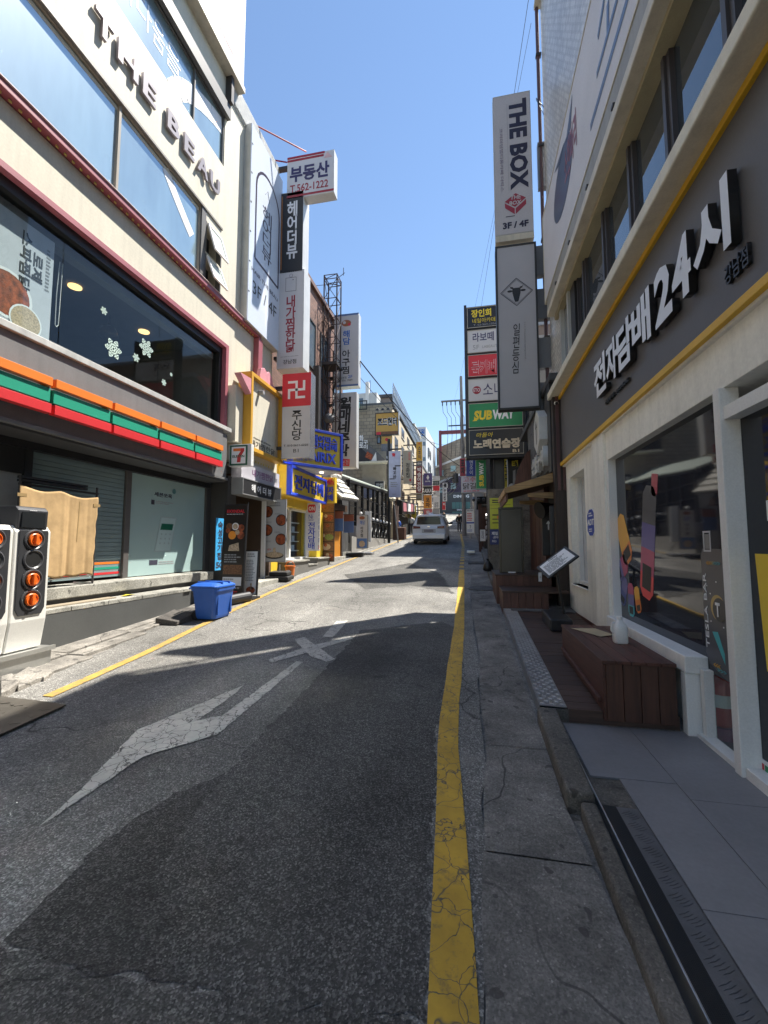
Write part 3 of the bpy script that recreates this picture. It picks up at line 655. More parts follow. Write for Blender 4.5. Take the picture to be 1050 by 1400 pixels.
# security sign on the cream pier
f = FX((803, 697), (815, 733), XR - .006, -1)
t = thing('security_sign', 'small blue eight sided security sign on the cream pier by the window', 'sign', f.pt(.5, .5))
o8 = [(.3, 0), (.7, 0), (1, .2), (1, .8), (.7, 1), (.3, 1), (0, .8), (0, .2)]
f.poly('plate', o8, PWHITE, t, 0, .008); f.poly('blue_field', [(.5 + (a - .5) * .92, .5 + (b - .5) * .94) for a, b in o8], BLUEP, t, .008, .01)
f.text('ADT', .1, .38, .9, .6, PWHITE, t, .03, n=.011); f.print_lines(.25, .12, .75, .3, 2, PWHITE, t, n=.011); f.print_lines(.25, .7, .75, .85, 2, PWHITE, t, n=.011)
# second floor ribbon window
ZW0, ZW1 = 4.1, 5.5
WFR = M('window_frame_dark', (.05, .045, .05), .45)
rx('window_recess', -8, 7.4, 4.1, 5.62, XR + .2, XR + .3, RECESS_DARK)
GL2 = glass_mat('upper_glass', (.04, .05, .06), .02, .9)
yy = -5.4
mull = [-5.4, -3.9, -2.4, -.9, .55, 2.0, 2.75, 3.55, 4.35, 5.2, 6.1, 6.55]
for a, b in zip(mull, mull[1:]):
    wn = rx('window', a + .05, b - .05, ZW0 + .05, ZW1 - .04, XR + .09, XR + .1, GL2)
    rx('frame', a + .001, a + .05, ZW0, ZW1, XR + .03, XR + .13, WFR, wn); rx('frame', b - .05, b - .001, ZW0, ZW1, XR + .05, XR + .13, WFR, wn)
    rx('frame', a + .05, b - .05, ZW1 - .05, ZW1, XR + .03, XR + .13, WFR, wn)
    rx('frame', a + .05, b - .05, ZW0, ZW0 + .05, XR + .03, XR + .13, WFR, wn)
rx('pier', 6.56, 6.82, ZW0, ZW1 + .1, XR + .02, XR + .2, BLACK)
wn = rx('window', 6.9, 7.36, ZW0 + .1, 5.5, XR + .04, XR + .05, M('grey_glass', (.12, .13, .14), .08, spec=.8))
for a, b in ((6.82, 6.9), (7.36, 7.46)): rx('frame', a, b, ZW0, 5.6, XR - .02, XR + .08, M('silver_frame', (.5, .5, .48), .4, .3), wn)
rx('frame', 6.9, 7.36, 5.5, 5.6, XR - .02, XR + .08, MATS['silver_frame'], wn)
rx('gutter_beam', -8, 7.7, 5.5, 5.62, 1.38, XR + .2, BEIGE, bev=.01); rx('gutter_rail', -8, 7.7, 5.44, 5.497, 1.5, XR + .15, M('rail_gold', (.38, .33, .2), .5))
rx('soffit_beam', -8, 7.9, 5.66, 5.95, 1.42, XR + .1, M('soffit_metal', (.3, .285, .24), .5, var=.12, streak=.3), bev=.008)
for k in range(10): rx('bolt', 7.0 - k * .95, 7.06 - k * .95, 5.7, 5.73, 1.395, 1.42, DSTEEL)
t = thing('security_camera', 'small white security camera under the far end of the stone ledge', 'camera', (1.4, 7.5, 3.95))
MB().lathe([(.035, 0), (.04, .03), (.04, .1), (.03, .12)], (1.44, 7.56, 3.9), 12, (0, -1, -.3)).build('housing', WHITEP, t, smooth=True); MB().lathe([(.025, 0), (.025, .004)], (1.44, 7.437, 3.864), 12, (0, -1, -.3)).build('lens', BLACK, t); MB().tube((1.44, 7.53, 3.9), (1.44, 7.53, 3.99), .015).build('mount', WHITEP, t)
# banner
bf = FXw(-6.5, 8.05, 5.98, 7.62, 1.42, -1)
t = thing('wall_banner', 'long pale grey banner with dark bull shapes above the ribbon window', 'banner', bf.pt(.5, 1))
bf.panel('sheet', 0, 0, 1, 1, -.06, 0, M('banner_fabric', (.62, .61, .63), .55, var=.06, scale=1.5), t)
bf.frame('frame', -.002, -.015, 1.002, 1.015, .03, -.07, .008, BEIGE, t)
def uvb(px, py): y, z = onX(px, py, 1.42); return (8.05 - y) / bf.W, (7.62 - z) / bf.H
NAVY = pr('navy', (.03, .035, .07)); 
u, v = uvb(769, 248); 
bull = [(u + .045 * math.cos(a * math.pi / 10), v + .27 * math.sin(a * math.pi / 10)) for a in range(20)]
bf.poly('printed_bull', bull, NAVY, t); bf.poly('printed_bull', [(u - .01, v - .24), (u - .035, v - .36), (u + .012, v - .27)], NAVY, t, .004, .006); bf.poly('printed_bull', [(u + .02, v - .2), (u + .05, v - .36), (u + .04, v - .16)], NAVY, t, .004, .006)
bf.text('소한마리', u + .012, v - .16, u + .06, v + .16, pr('rust', (.3, .05, .05)), t, n=.006, bold=.01)
bf.text('소꽃등심', u + .12, v - .35, u + .36, v + .3, NAVY, t, n=.004, bold=-.005, shear=.15); bf.panel('brush_stroke', u + .1, v + .36, u + .33, v + .41, .002, .004, NAVY, t)
bf.text('강남점', u + .42, v - .3, u + .62, v + .3, NAVY, t, n=.004)
# corner pipe
t = thing('drainpipe', 'thin dark brown drainpipe down the tiled corner of the tall building', 'pipe', (1.5, 8.25, 4))
MB().tube((1.5, 8.52, 4.4), (1.5, 8.52, 12.6), .035).build('pipe', M('pipe_brown', (.09, .04, .04), .5), t)
for z in (5.5, 7.5, 9.5, 11.5): MB().box(1.455, 1.56, 8.475, 8.56, z, z + .05).build('clip', DSTEEL, t)
# ------------------------------------------------------------------ left: the convenience store building
XL = -5.2
L1 = thing('store_building', 'cream building with long blue tinted upper windows, pink trims and a grey store canopy', 'building', (-8, 3, 0))
def lx(name, y0, y1, z0, z1, x0, x1, mat, par=None, **k): return MB().box(x0, x1, y0, y1, z0, z1).build(name, mat, par or L1, **k)
PINK = M('dusty_pink_trim', (.34, .1, .125), .5, var=.12, streak=.15); PINKL = M('pale_pink_panel', (.62, .27, .31), .5)
SHEET_TOP = M('ridged_parapet', (.62, .62, .6), .5, var=.15, scale=9)
BL = coated_glass('blue_tinted_glass', (.2, .29, .31), .42, .15)
ZT = 12.0
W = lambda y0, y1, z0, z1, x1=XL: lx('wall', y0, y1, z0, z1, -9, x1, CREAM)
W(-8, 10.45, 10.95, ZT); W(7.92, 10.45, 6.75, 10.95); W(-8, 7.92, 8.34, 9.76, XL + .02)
DIM = M('dim_interior', (.12, .12, .12), .8)
lx('core', -8, 8.45, 0, 3.87, -14, -5.76, DIM); lx('core', -8, 10.44, 6.73, 11.9, -14, -5.6, DIM); lx('core', -8, 10.44, 3.87, 6.6, -14, -8.8, DIM); lx('core', 8.45, 10.44, 3.4, 6.6, -8.7, -6.01, DIM)
lx('floor_slab', -8, 8.2, 8.2, 8.25, -7.5, XL - .05, CREAM); lx('floor_slab', -8, 8.2, 6.66, 6.72, -7.5, XL - .02, CREAM)
lx('roof', -8, 10.5, ZT, ZT + .1, -14, XL + .05, BEIGE)
mb = MB()
for k in range(60): mb.box(XL + .02, XL + .06, 8.05 + k * .041, 8.07 + k * .041, ZT - .42, ZT + .1)
mb.build('parapet_ridges', SHEET_TOP, L1, kind='stuff'); lx('parapet_sheet', 8.0, 10.48, ZT - .45, ZT + .12, XL - .1, XL + .02, SHEET_TOP)
# third and fourth floor glazing
def lwin(y0, y1, z0, z1, fr, glass=BL, w_=.05, x=XL - .06):
    g = lx('window', y0 + w_, y1 - w_, z0 + w_, z1 - w_, x - .012, x, glass)
    for a, b, c, d in ((y0, y0 + w_, z0, z1), (y1 - w_, y1, z0, z1), (y0 + w_, y1 - w_, z0, z0 + w_), (y0 + w_, y1 - w_, z1 - w_, z1)): lx('frame', a, b, c, d, x - .05, x + .045, fr, g)
    return g
GOLDF = M('bronze_frame', (.3, .26, .2), .45); GREYF = M('grey_window_frame', (.12, .115, .11), .5)
for a, b in ((-6, -3.2), (-3.2, -.4), (-.4, 2.3), (2.3, 5.2), (5.2, 7.22)): lwin(a, b, 6.86, 8.3, GOLDF, w_=.022)
for a, b in ((-6, -2.5), (-2.5, 1.0), (1.0, 4.3), (4.3, 6.9), (6.9, 7.9)): lwin(a, b, 9.77, 10.95, GREYF, w_=.014)
lx('mullion', 7.22, 7.36, 6.75, 8.33, XL - .1, XL + .01, GREYF)
lx('lintel_rail', -8, 7.92, 8.3, 8.34, XL - .08, XL + .03, M('lintel_grey', (.22, .2, .18), .5)); lx('lintel_rail', -8, 8.0, 10.95, 11.25, XL - .05, XL + .09, GREYF)
for k in range(4): lx('wall', 7.36, 7.92, *((6.75, 6.86), (7.4, 7.46), (8.1, 8.339), (8.33, 8.335))[k], -9, XL, CREAM)
for z0, z1 in ((6.86, 7.4), (7.46, 8.1)):   # open hopper sashes
    g = lx('window', 7.38, 7.9, z0, z1, XL - .3, XL - .29, RECESS_DARK)
    for a, b in ((7.36, 7.39), (7.89, 7.92)): lx('frame', a, b, z0, z1, XL - .1, XL + .012, GREYF, g)
    T = V((XL + .02, 7.4, z1 - .03)); D = V((.18, 0, -(z1 - z0 - .06))); DU = D.normalized(); nn = V((0, 1, 0)).cross(-DU)
    hf = Face(T + D, (0, 1, 0), -DU, .48, D.length)
    s_ = hf.panel('sash', .1, .07, .9, .93, -.006, .006, M('sash_glass', (.55, .6, .58), .1, var=.2)); setpar(s_, g)
    hf.frame('frame', 0, 0, 1, 1, .04, -.015, .02, WHITEP, g)
# white film arch on the upper glass
arch = []
for i in range(15):
    a = math.pi * .5 - i * math.pi * .5 / 14 * 1.15; arch.append((5.75 + 2.2 * math.cos(a), 8.9 + 1.75 * math.sin(a) if a > 0 else 8.9 + 2.2 * math.sin(a)))
def strip_poly(pts, wd, zmin, zmax, ymax, x):
    mb = MB()
    for (a, b), (c, d) in zip(pts, pts[1:]):
        if min(b, d) < zmin or max(b, d) > zmax or max(a, c) > ymax: continue
        nrm = V((0, d - b, -(c - a))).normalized() * wd / 2
        mb.prism([(x, a - nrm.y, b - nrm.z), (x, c - nrm.y, d - nrm.z), (x, c + nrm.y, d + nrm.z), (x, a + nrm.y, b + nrm.z)], (.003, 0, 0))
    return mb
pp = [onX(*p, XL - .06) for p in ((236, 126), (243, 122), (252, 123), (262, 129), (272, 137), (281, 146), (290, 156), (297, 165), (303, 173))]
strip_poly(pp, .36, 9.4, 11, 8, XL - .057).build('white_film_arch', PWHITE, L1)
pp = [onX(*p, XL - .06) for p in ((226, 230), (233, 250), (242, 273), (252, 298), (262, 322), (274, 350))]
strip_poly(pp, .2, 6.8, 8.3, 7.3, XL - .057).build('white_film_arch', PWHITE, L1)
gf = FXw(-2, 7.8, 9.75, 10.9, XL - .06, 1)
for ch, pa, pb in (('아', (164, 0), (182, 22)), ('다', (186, 14), (206, 48)), ('움', (208, 46), (224, 82)), ('을', (226, 78), (246, 116))):
    (ya, za), (yb, zb) = onX(*pa, XL - .06), onX(*pb, XL - .06)
    gf.text(ch, (ya + 2) / 9.8, .18, (yb + 2) / 9.8, .62, PWHITE, L1, -.005, name='window_lettering')
# curtains behind the third floor glass
# big letters
lf = FXw(-6, 8, 8.22, 9.55, XL + .02, 1); LTR = {'T': (4.6, 4.92), 'H': (5.0, 5.4), 'E1': (5.5, 5.8), 'B': (6.08, 6.4), 'E2': (6.53, 6.83), 'A2': (6.93, 7.27), 'U': (7.34, 7.68), 'A1': (3.5, 4.0), 'R': (2.9, 3.3)}
LETG = M('grey_letter', (.3, .27, .29), .4, .2, var=.06); 
for ch, pa, pb in (('R', -8, 0), ('A', 82, 101), ('T', 124, 152), ('H', 157, 186), ('E', 190, 210), ('B', 224, 245), ('E', 248, 262), ('A', 264, 283), ('U', 283, 301)):
    my_ = lambda p: p * 1.2 - 0
    ya = onX(pa, (pa * .9) - 20, XL)[0]; yb = onX(pb, (pb * .9) - 20, XL)[0]
    ya, yb = LTR[{'R': 'R', 'T': 'T', 'H': 'H', 'B': 'B', 'U': 'U', 'E': 'E1' if pa < 200 else 'E2', 'A': 'A1' if pa < 200 else 'A2'}[ch]]; lf.text(ch, (ya + 6) / 14, .27, (yb + 6) / 14, .535, LETG, L1, .03, n=.02, ext=.05)
# trim, band and second floor opening with pink surround
lx('pink_trim', -8, 9.55, 6.64, 6.735, XL - .1, XL + .12, PINK, bev=.008); lx('trim_cap', -8, 9.6, 6.735, 6.75, XL - .1, XL + .14, M('trim_cap', (.6, .46, .44), .5), bev=.004)
mb = MB()
for k in range(90): mb.box(XL + .05, XL + .062, -1 + k * .115, -1 + k * .115 + .035, 6.6, 6.625)
mb.build('fairy_lights', M('amber_bulb', (.6, .5, .12), .4), L1, kind='stuff')
lx('band', -8, 9.4, 5.86, 6.62, -6, XL, CREAM); lx('wall', 8.25, 9.4, 3.5, 5.86, -6, XL, CREAM)
lx('pink_trim', 9.4, 9.6, 3.6, 6.62, XL - .1, XL + .14, PINK, bev=.006)
for a, b, c, d in ((-8, 8.25, 5.78, 5.86), (8.15, 8.25, 3.95, 5.78)): lx('pink_surround', a, b, c, d, XL - .2, XL + .05, PINK)
GL1 = clear_glass('cafe_glass', (.86, .9, .9), .7)
for a, b in ((-6, -1.5), (-1.5, 1.2), (1.2, 4.52), (4.52, 6.35), (6.35, 8.05)):
    g = lx('window', a + .006, b - .006, 4.0, 5.66, XL - .14, XL - .13, GL1); 
lx('frame', -8, 8.15, 5.64, 5.78, XL - .22, XL - .05, BLACK); lx('frame', 8.05, 8.15, 3.98, 5.64, XL - .22, XL - .05, BLACK)
lx('sill', -8, 8.2, 3.9, 3.985, XL - .2, XL + .2, M('sill_aluminium', (.5, .5, .48), .5, .1, var=.2, streak=.3), bev=.006)
lx('cafe_floor', -8, 8.1, 3.88, 3.9, -9, XL - .2, RECESS_DARK); lx('cafe_ceiling', -8, 8.1, 5.8, 5.85, -9, XL - .2, M('cafe_ceiling', (.14, .14, .14), .8)); lx('cafe_wall', -8, 8.1, 3.9, 5.8, -8.7, -8.6, M('cafe_wall', (.15, .15, .155), .7))
lx('cafe_wall', 8.1, 8.14, 3.9, 5.8, -8.6, XL - .2, M('cafe_wall', (.15, .15, .155), .7)); 
lx('roller_blind_box', -8, 8.05, 5.5, 5.62, XL - .35, XL - .2, M('blind_grey', (.2, .2, .2), .6))
for k, (px, py) in enumerate(((103, 382), (197, 448))):
    y, z = onX(px, py, -6.4)
    MB().lathe([(.1, 0), (.1, .02)], (-6.4, y, 5.775), 18).build('downlight', M('lamp_glow', (1, .6, .22), .5, emit=.75, grain=0, var=0), L1)
for py, pz in ((148, 460), (233, 505)):
    y, z = onX(py, pz, -6.6); 
    MB().lathe([(.02, .22), (.12, .16), (.16, .05), (.16, 0)], (-6.6, y, z), 18).build('pendant_shade', M('smoked_glass', (.11, .11, .11), .3), L1, smooth=True); MB().tube((-6.6, y, z + .2), (-6.6, y, 5.8), .008, 5).build('cord', BLACK, L1)
for k in range(5):
    lx('cafe_shelf', 6.9 + .25 * (k % 2), 7.4 + .25 * (k % 2), 4.1 + k * .25, 4.13 + k * .25, -8.2, -7.8, M('shelf_grey', (.22, .22, .23), .5))
lx('cafe_counter', 2, 7, 3.9, 4.5, -8.3, -7.6, M('counter_brown', (.09, .06, .045), .5)); lx('cafe_cabinet', 5.6, 6.8, 4.5, 5.2, -8.5, -8, M('shelf_grey', (.22, .22, .23), .5))
# frosted strip, snowflakes, poster, pull cord
lx('frosted_strip', -8, 8.04, 4.0, 4.1, XL - .128, XL - .126, M('frosted_green', (.36, .5, .44), .4, var=.15))
SNOW = M('snow_sticker', (.6, .75, .68), .5)
sf = FXw(0, 8, 4, 5.64, XL - .125, 1)
def snow(px, py, r):
    y, z = onX(px, py, XL - .125); mb = MB(); c = V((XL - .125, y, z))
    def bar(a, r0, r1, wd, ang=None):
        d = V((0, math.cos(a), math.sin(a))); p = c + d * r0; dd = d if ang is None else V((0, math.cos(ang), math.sin(ang))); q = V((0, -dd.z, dd.y)) * wd / 2
        e = p + dd * (r1 - r0); mb.prism([p - q, e - q, e + q, p + q], (.003, 0, 0))
    for k in range(6):
        a = k * math.pi / 3 + .1; bar(a, 0, r, r * .16)
        for fr, ln in ((.3, .34), (.55, .32), (.78, .2)):
            for s_ in (-1, 1): bar(a, r * fr, r * (fr + ln), r * .12, a + s_ * 1.0)
    o = mb.build('snowflake_sticker', SNOW, L1)
for s_ in ((155, 477, .155), (200, 476, .155), (186, 489, .072), (142, 425, .06), (224, 523, .06), (234, 512, .035), (20, 520, .05)): snow(*s_)
(ya, za), (yb, zb) = onX(0, 250, XL - .2), onX(47, 452, XL - .2)
pf = FXw(2.5, 4.42, 4.05, 5.5, XL - .16, 1)
t = thing('window_poster', 'tall white menu poster with bowls of food hanging inside the second floor window', 'poster', pf.pt(.5, 1))
pf.panel('sheet', 0, 0, 1, 1, -.004, 0, M('poster_white', (.55, .56, .6), .6, grain=0), t)
FOODR = M('print_food_red', (.36, .085, .03), .5, var=.85, scale=14); FOODY = M('print_food_cream', (.55, .42, .28), .5, var=.5, scale=40); FOODB = M('print_food_brown', (.2, .09, .04), .5, var=.6, scale=35); FOODG = M('print_food_green', (.2, .25, .06), .5, var=.5, scale=35)
pf.text('로제\n스파찜닭', .78, .08, .93, .6, PBLACK, t, .02, rot=-90); pf.print_lines(.95, .1, .98, .5, 12, GREYP, t)
for u, v, r, m_ in ((.72, .7, .3, FOODR), (.5, .78, .25, FOODB)): pf.disc('bowl_picture', u, v, r, PWHITE, t, .001, .003); pf.disc('bowl_picture', u, v, r * .88, m_, t, .003, .005)
pf.disc('bowl_picture', .84, .86, .2, PWHITE, t, .005, .007); pf.disc('bowl_picture', .84, .86, .18, FOODY, t, .007, .009)
t = thing('pull_cord', 'looped white blind cord hanging inside the dark cafe window', 'cord', (-5.42, 4.6, 5))
(ya, za), (yb, zb) = onX(82, 358, XL - .2), onX(75, 446, XL - .2)
MB().path([(XL - .2, ya, za), (XL - .2, ya - .02, (za + zb) / 2), (XL - .2, yb, zb + .03), (XL - .2, yb + .02, zb), (XL - .2, yb + .045, zb + .04), (XL - .2, ya + .04, za)], .006, 5).build('loop', WHITEP, t)
# canopy with coloured bars
CAN = M('canopy_grey', (.17, .17, .172), .5, var=.1, scale=2, streak=.2)
lx('canopy_face', -8, 7.95, 2.9, 3.9, -5.75, -5.04, CAN, bev=.012); lx('canopy_face', 7.95, 8.15, 2.9, 3.85, -5.75, -5.06, CAN, bev=.03)
lx('canopy_lip', -8, 8.1, 2.85, 2.9, -5.4, -5.0, M('canopy_lip', (.2, .2, .2), .4, .3, streak=.2), bev=.006)
ORB, GRB, RDB = M('orange_bar', (.78, .2, .025), .4, var=.06), M('green_bar', (.02, .3, .19), .4, var=.06), M('red_bar', (.6, .03, .035), .4, var=.06)
cuts = [-2.9, -1.9, -.9, .1, 1.1, 2.1, 3.1, 4.12, 4.99, 5.92, 6.83, 7.72]
for a, b in zip(cuts, cuts[1:]):
    for m_, z0, z1, dx in ((ORB, 3.39, 3.495, .03), (GRB, 3.2, 3.365, .0), (RDB, 3.06, 3.175, .03)):
        lx('stripe_bar', a + .022, b - .022, z0, z1, -4.96, -4.9 + dx, m_, bev=.003)
    lx('bracket', b - .018, b + .018, 3.08, 3.47, -5.04, -4.962, DGREY)
mb = MB()
lx('soffit', -8, 8.1, 2.82, 2.848, -5.8, -5.05, DGREY)
# shop front in shade
XS = -5.6
SHUT = M('mint_shutter', (.2, .27, .28), .4, var=.1); POST_ = M('shop_post', (.14, .13, .125), .4, .3)
lx('shop_header', -8, 8.25, 2.72, 2.818, XS - .1, XS + .1, BLACK)
sh = lx('shutter', 4.45, 6.02, 1.0, 2.72, XS - .03, XS, SHUT)
for k in range(21): lx('shutter_slat', 4.46, 6.01, 1.27 + k * .068, 1.33 + k * .068, XS, XS + .012, SHUT, sh)
for m_, z in ((ORB, 1.2), (GRB, 1.12), (RDB, 1.04)): lx('film_stripe', 5.0, 6.0, z, z + .035, XS + .001, XS + .004, m_, sh)
lx('post', 6.02, 6.13, .96, 2.74, XS - .05, XS + .05, POST_, bev=.005)
ad = lx('window', 6.13, 8.2, .97, 2.72, XS - .02, XS, M('mint_poster', (.36, .49, .48), .22, var=.04, scale=1, grain=0, coat=.4))
pf = FXw(6.13, 8.2, .97, 2.72, XS, 1)
def uvp(f, X, px, py): y, z = onX(px, py, X); return (y - f.O.y) / f.W, (f.O.z + f.H - z) / f.H
q = lambda a, b: uvp(pf, XS, a, b)
u0, v0 = q(211, 672); u1, v1 = q(235, 682); pf.text('세븐쏘옥', u0, v0, u1, v1, INK, ad, .02); u, v = q(238, 672); pf.disc('printed_badge', u, v, .05, pr('teal_badge', (.08, .22, .24)), ad)
u0, v0 = q(207, 683); u1, v1 = q(211, 690); pf.panel('small_icon', u0, v0, u1, v1, .001, .003, INK, ad); u0, v0 = q(213, 684); u1, v1 = q(239, 692); pf.print_lines(u0, v0, u1, v1, 2, GREYP, ad)
uA, vA = q(210, 705); uB, vB = q(235, 754)
P4 = lambda a, b: (uA + (uB - uA) * (a - .22 * (b) + .15), vA + (vB - vA) * b + .0)
pf.poly('printed_phone', [P4(.2, 0), P4(1.05, .0), P4(1.0, 1), P4(.15, 1)], pr('phone_grey', (.32, .4, .4)), ad, .001, .002); pf.poly('printed_phone', [P4(.24, .03), P4(1.0, .03), P4(.95, .97), P4(.2, .97)], pr('phone_mint', (.42, .54, .53)), ad, .002, .003)
pf.poly('printed_screen', [P4(.3, .2), P4(.92, .2), P4(.9, .38), P4(.28, .38)], pr('phone_green', (.01, .12, .07)), ad, .003, .004)
for i in range(3):
    for j in range(3): a, b = P4(.38 + i * .22, .5 + j * .13); pf.disc('app_dot', a, b, .018, pr('phone_grey', (.3, .38, .38)), ad, .003, .004, n=8)
u0, v0 = q(204, 766); u1, v1 = q(215, 772); pf.panel('small_icon', u0, v0, u1, v1, .001, .003, INK, ad); u0, v0 = q(217, 767); u1, v1 = q(240, 771); pf.print_lines(u0, v0, u1, v1, 2, GREYP, ad)
lx('end_pier', 8.2, 8.5, .6, 2.93, XS - .3, XS + .05, DGREY); lx('end_pier', 8.35, 8.7, .5, 3.0, XS - .2, -5.15, M('pier_dark', (.045, .042, .04), .6))
lx('grey_panel', 1.5, 4.42, .9, 2.4, XS - .1, XS + .02, M('grey_shop_panel', (.28, .29, .3), .5)); lx('dark_panel', 1.5, 4.45, 2.4, 2.9, XS - .1, XS + .05, RECESS_DARK); lx('dark_post', 4.36, 4.46, .9, 2.75, XS - .02, XS + .06, BLACK)
# step, platform and dark plinth
STEP = concrete('step_stone', (.34, .33, .29), .35); PLT = M('plinth_grey', (.085, .087, .085), .5, var=.16, scale=1.4, bmp=.1, streak=.05)
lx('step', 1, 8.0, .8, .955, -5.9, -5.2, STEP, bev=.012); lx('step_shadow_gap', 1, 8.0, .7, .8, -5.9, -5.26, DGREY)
for k in range(5): lx('platform_slab', 1 + k * 1.18, 1 + (k + 1) * 1.18 - .01, .68, .735, -5.9, -4.9, STEP, bev=.006)
lx('platform_slab', 6.9, 8.5, .66, .72, -5.9, -5.12, STEP, bev=.006)
for a, b in ((1, 3.9), (3.906, 6.66)): lx('plinth', a, b, .0, .68, -5.9, -4.905, PLT)
lx('plinth', 6.67, 6.9, .0, .68, -5.9, -4.93, PLT); lx('plinth', 6.9, 8.5, .0, .66, -5.9, -5.15, PLT)
# hair salon panel sign on the end of the wall
XP = -5.0
pf = FXw(8.72, 10.42, 6.7, 11.62, XP, 1)
t = thing('panel_sign', 'tall bluish white wall sign with a thin dark arch and a floor number', 'sign', pf.pt(.5, 1))
SALON = M('salon_white', (.6, .65, .74), .3, var=.04, scale=1)
pf.panel('board', 0, 0, 1, 1, -.03, 0, SALON, t); pf.panel('case', 0.0, 0, .06, 1.0, -.2, -.03, M('case_silver', (.5, .5, .48), .45, .4, streak=.2), t); pf.panel('case', .06, 0, 1, 1, -.2, -.031, MATS['case_silver'], t)
for k in range(6): pf.panel('screw', .01, .1 + k * .15, .035, .105 + k * .15, 0, .008, DSTEEL, t)
mb = MB()
pts = [(.2, .66)] + [(.2, .3)] + [(.5 - .3 * math.cos(a * math.pi / 10), .28 - .115 * math.sin(a * math.pi / 10)) for a in range(11)] + [(.8, .72), (.8, .74)]
pts = [(.16, .655), (.16, .27)] + [(.53 - .37 * math.cos(a * math.pi / 12), .27 - .13 * math.sin(a * math.pi / 12)) for a in range(1, 12)] + [(.9, .27), (.9, .655)]
cl = pts + [pts[0]]
for (a, b), (c, d) in zip(cl, cl[1:]):
    A, B = pf.pt(a, b, .002), pf.pt(c, d, .002); n_ = (B - A).normalized().cross(pf.N) * .03
    mb.prism([A - n_, B - n_, B + n_, A + n_], pf.N * .003)
mb.build('printed_arch', pr('dark_plum', (.04, .03, .06)), t)
pf.text('헤\n어\n더\n뷰', .36, .31, .66, .60, pr('dark_plum', (.04, .03, .06)), t, .0, line=.85); pf.text('HAIR THE BEAU', .08, .715, .9, .735, INK, t, 0); pf.text('3F / 4F', .12, .775, .86, .84, PBLACK, t, .0)
MB().path([pf.pt(.42, .25, .004), pf.pt(.5, .21, .004), pf.pt(.56, .26, .004)], .006, 5).build('printed_leaf', GREYP, t)
# rooftop banner sign
rf = FXw(-3, 8.3, 12.05, 14.6, -5.0, 1)
t = thing('rooftop_sign', 'long white rooftop sign with grey lettering and pinkish border above the top windows', 'sign', rf.pt(.5, 1))
rf.panel('board', 0, 0, 1, 1, -.3, 0, M('roof_sign_white', (.5, .52, .56), .4, var=.05), t); rf.panel('border', 0, 0, 1, .1, 0, .006, M('roof_sign_pink', (.55, .3, .28), .5), t)
rf.text('공인중개법인', .7, .3, .985, .56, GREYP, t, .015); rf.text('562-1222', .74, .64, .96, .9, M('roof_sign_red', (.5, .2, .18), .5), t, .01)
rf.panel('frame', -.01, 1.0, 1.002, 1.05, -.35, .03, BEIGE, t); lx('bracket', 7.9, 8.0, 11.3, 12.05, XL, -5.05, DSTEEL)
for k in range(5): lx('bracket', 5.9 - k * 2, 6.0 - k * 2, 11.25, 12.05, XL, -5.05, DSTEEL)
# ------------------------------------------------------------------ chicken restaurant board with yellow frame
XB = -4.9
bf = FXw(8.62, 10.3, 3.62, 5.42, XB, 1)
t = thing('frame_sign', 'cream restaurant board with a thick yellow frame and pink cut-out comb and beak', 'sign', bf.pt(.5, 1))
YF = M('mustard_frame', (.62, .33, .03), .5, var=.1)
bf.panel('board', .03, .03, .97, .97, -.15, 0, CREAM, t); bf.frame('frame', 0, 0, 1, 1, .09, -.22, .11, YF, t, .006)
lobes = [(.42, .02), (.36, -.08), (.4, -.2), (.5, -.24), (.58, -.2), (.64, -.24), (.74, -.2), (.78, -.1), (.88, -.08), (.93, .0), (.9, .1), (.8, .14), (.6, .1)]
bf.poly('comb', lobes, PINKL, t, -.12, -.02, bev=.01); bf.poly('beak', [(-.28, .12), (.0, .1), (.0, .3)], PINKL, t, -.05, .1)
c = bf.pt(.32, .17, 0); MB().lathe([(.05, 0), (.05, .13)], c, 14, (1, 0, 0)).build('spotlight', GREYP, t)
bf.text('PREMIUM JJIMDAK', .2, .79, .72, .815, PBLACK, t, .0); bf.text('내가찜한닭', .12, .83, .85, .92, PBLACK, t, .01)
lx('side_box', 8.3, 8.6, 3.75, 5.0, -5.2, -4.98, CREAM, bev=.006); lx('lower_band', 8.3, 10.4, 3.35, 3.62, -5.2, -5.0, CREAM)
mb = MB()
for k in range(14): mb.box(-4.99, -4.985, 8.45 + k * .13, 8.5 + k * .13, 3.44, 3.49)
mb.build('fairy_lights', MATS['amber_bulb'], L1, kind='stuff')
lx('wall', 9.6, 10.45, 3.5, 6.75, -6, XL - .02, CREAM)
# convenience store lightbox
f = FY((319, 611), (342, 637), 8.4)
t = thing('lightbox_sign', 'small square light box with an orange and red 7 on white', 'sign', f.pt(.5, .5))
f.panel('case', -.06, -.05, 1.2, 1.05, -.0, .12, M('case_white', (.7, .7, .68), .4), t, bev=.01)
f2 = Face(f.O - V((0, .125, 0)), (1, 0, 0), (0, 0, 1), f.W, f.H)
f2.panel('face', 0, 0, 1.0, 1, .0, .004, pr('sign_dark_green', (.02, .12, .07)), t); f2.panel('face', .1, .08, .9, .92, .004, .007, PWHITE, t)
for m_, pl in ((ORB, [(.2, .16), (.62, .16), (.62, .3), (.2, .3)]), (RDB, [(.62, .16), (.82, .16), (.82, .3), (.64, .56), (.62, .86), (.42, .86), (.44, .56), (.62, .3)])): f2.poly('printed_seven', pl, m_, t, .007, .009)
f2.text('ELEVEN', .16, .5, .84, .62, pr('sign_dark_green', (.02, .12, .07)), t, .03, n=.01)
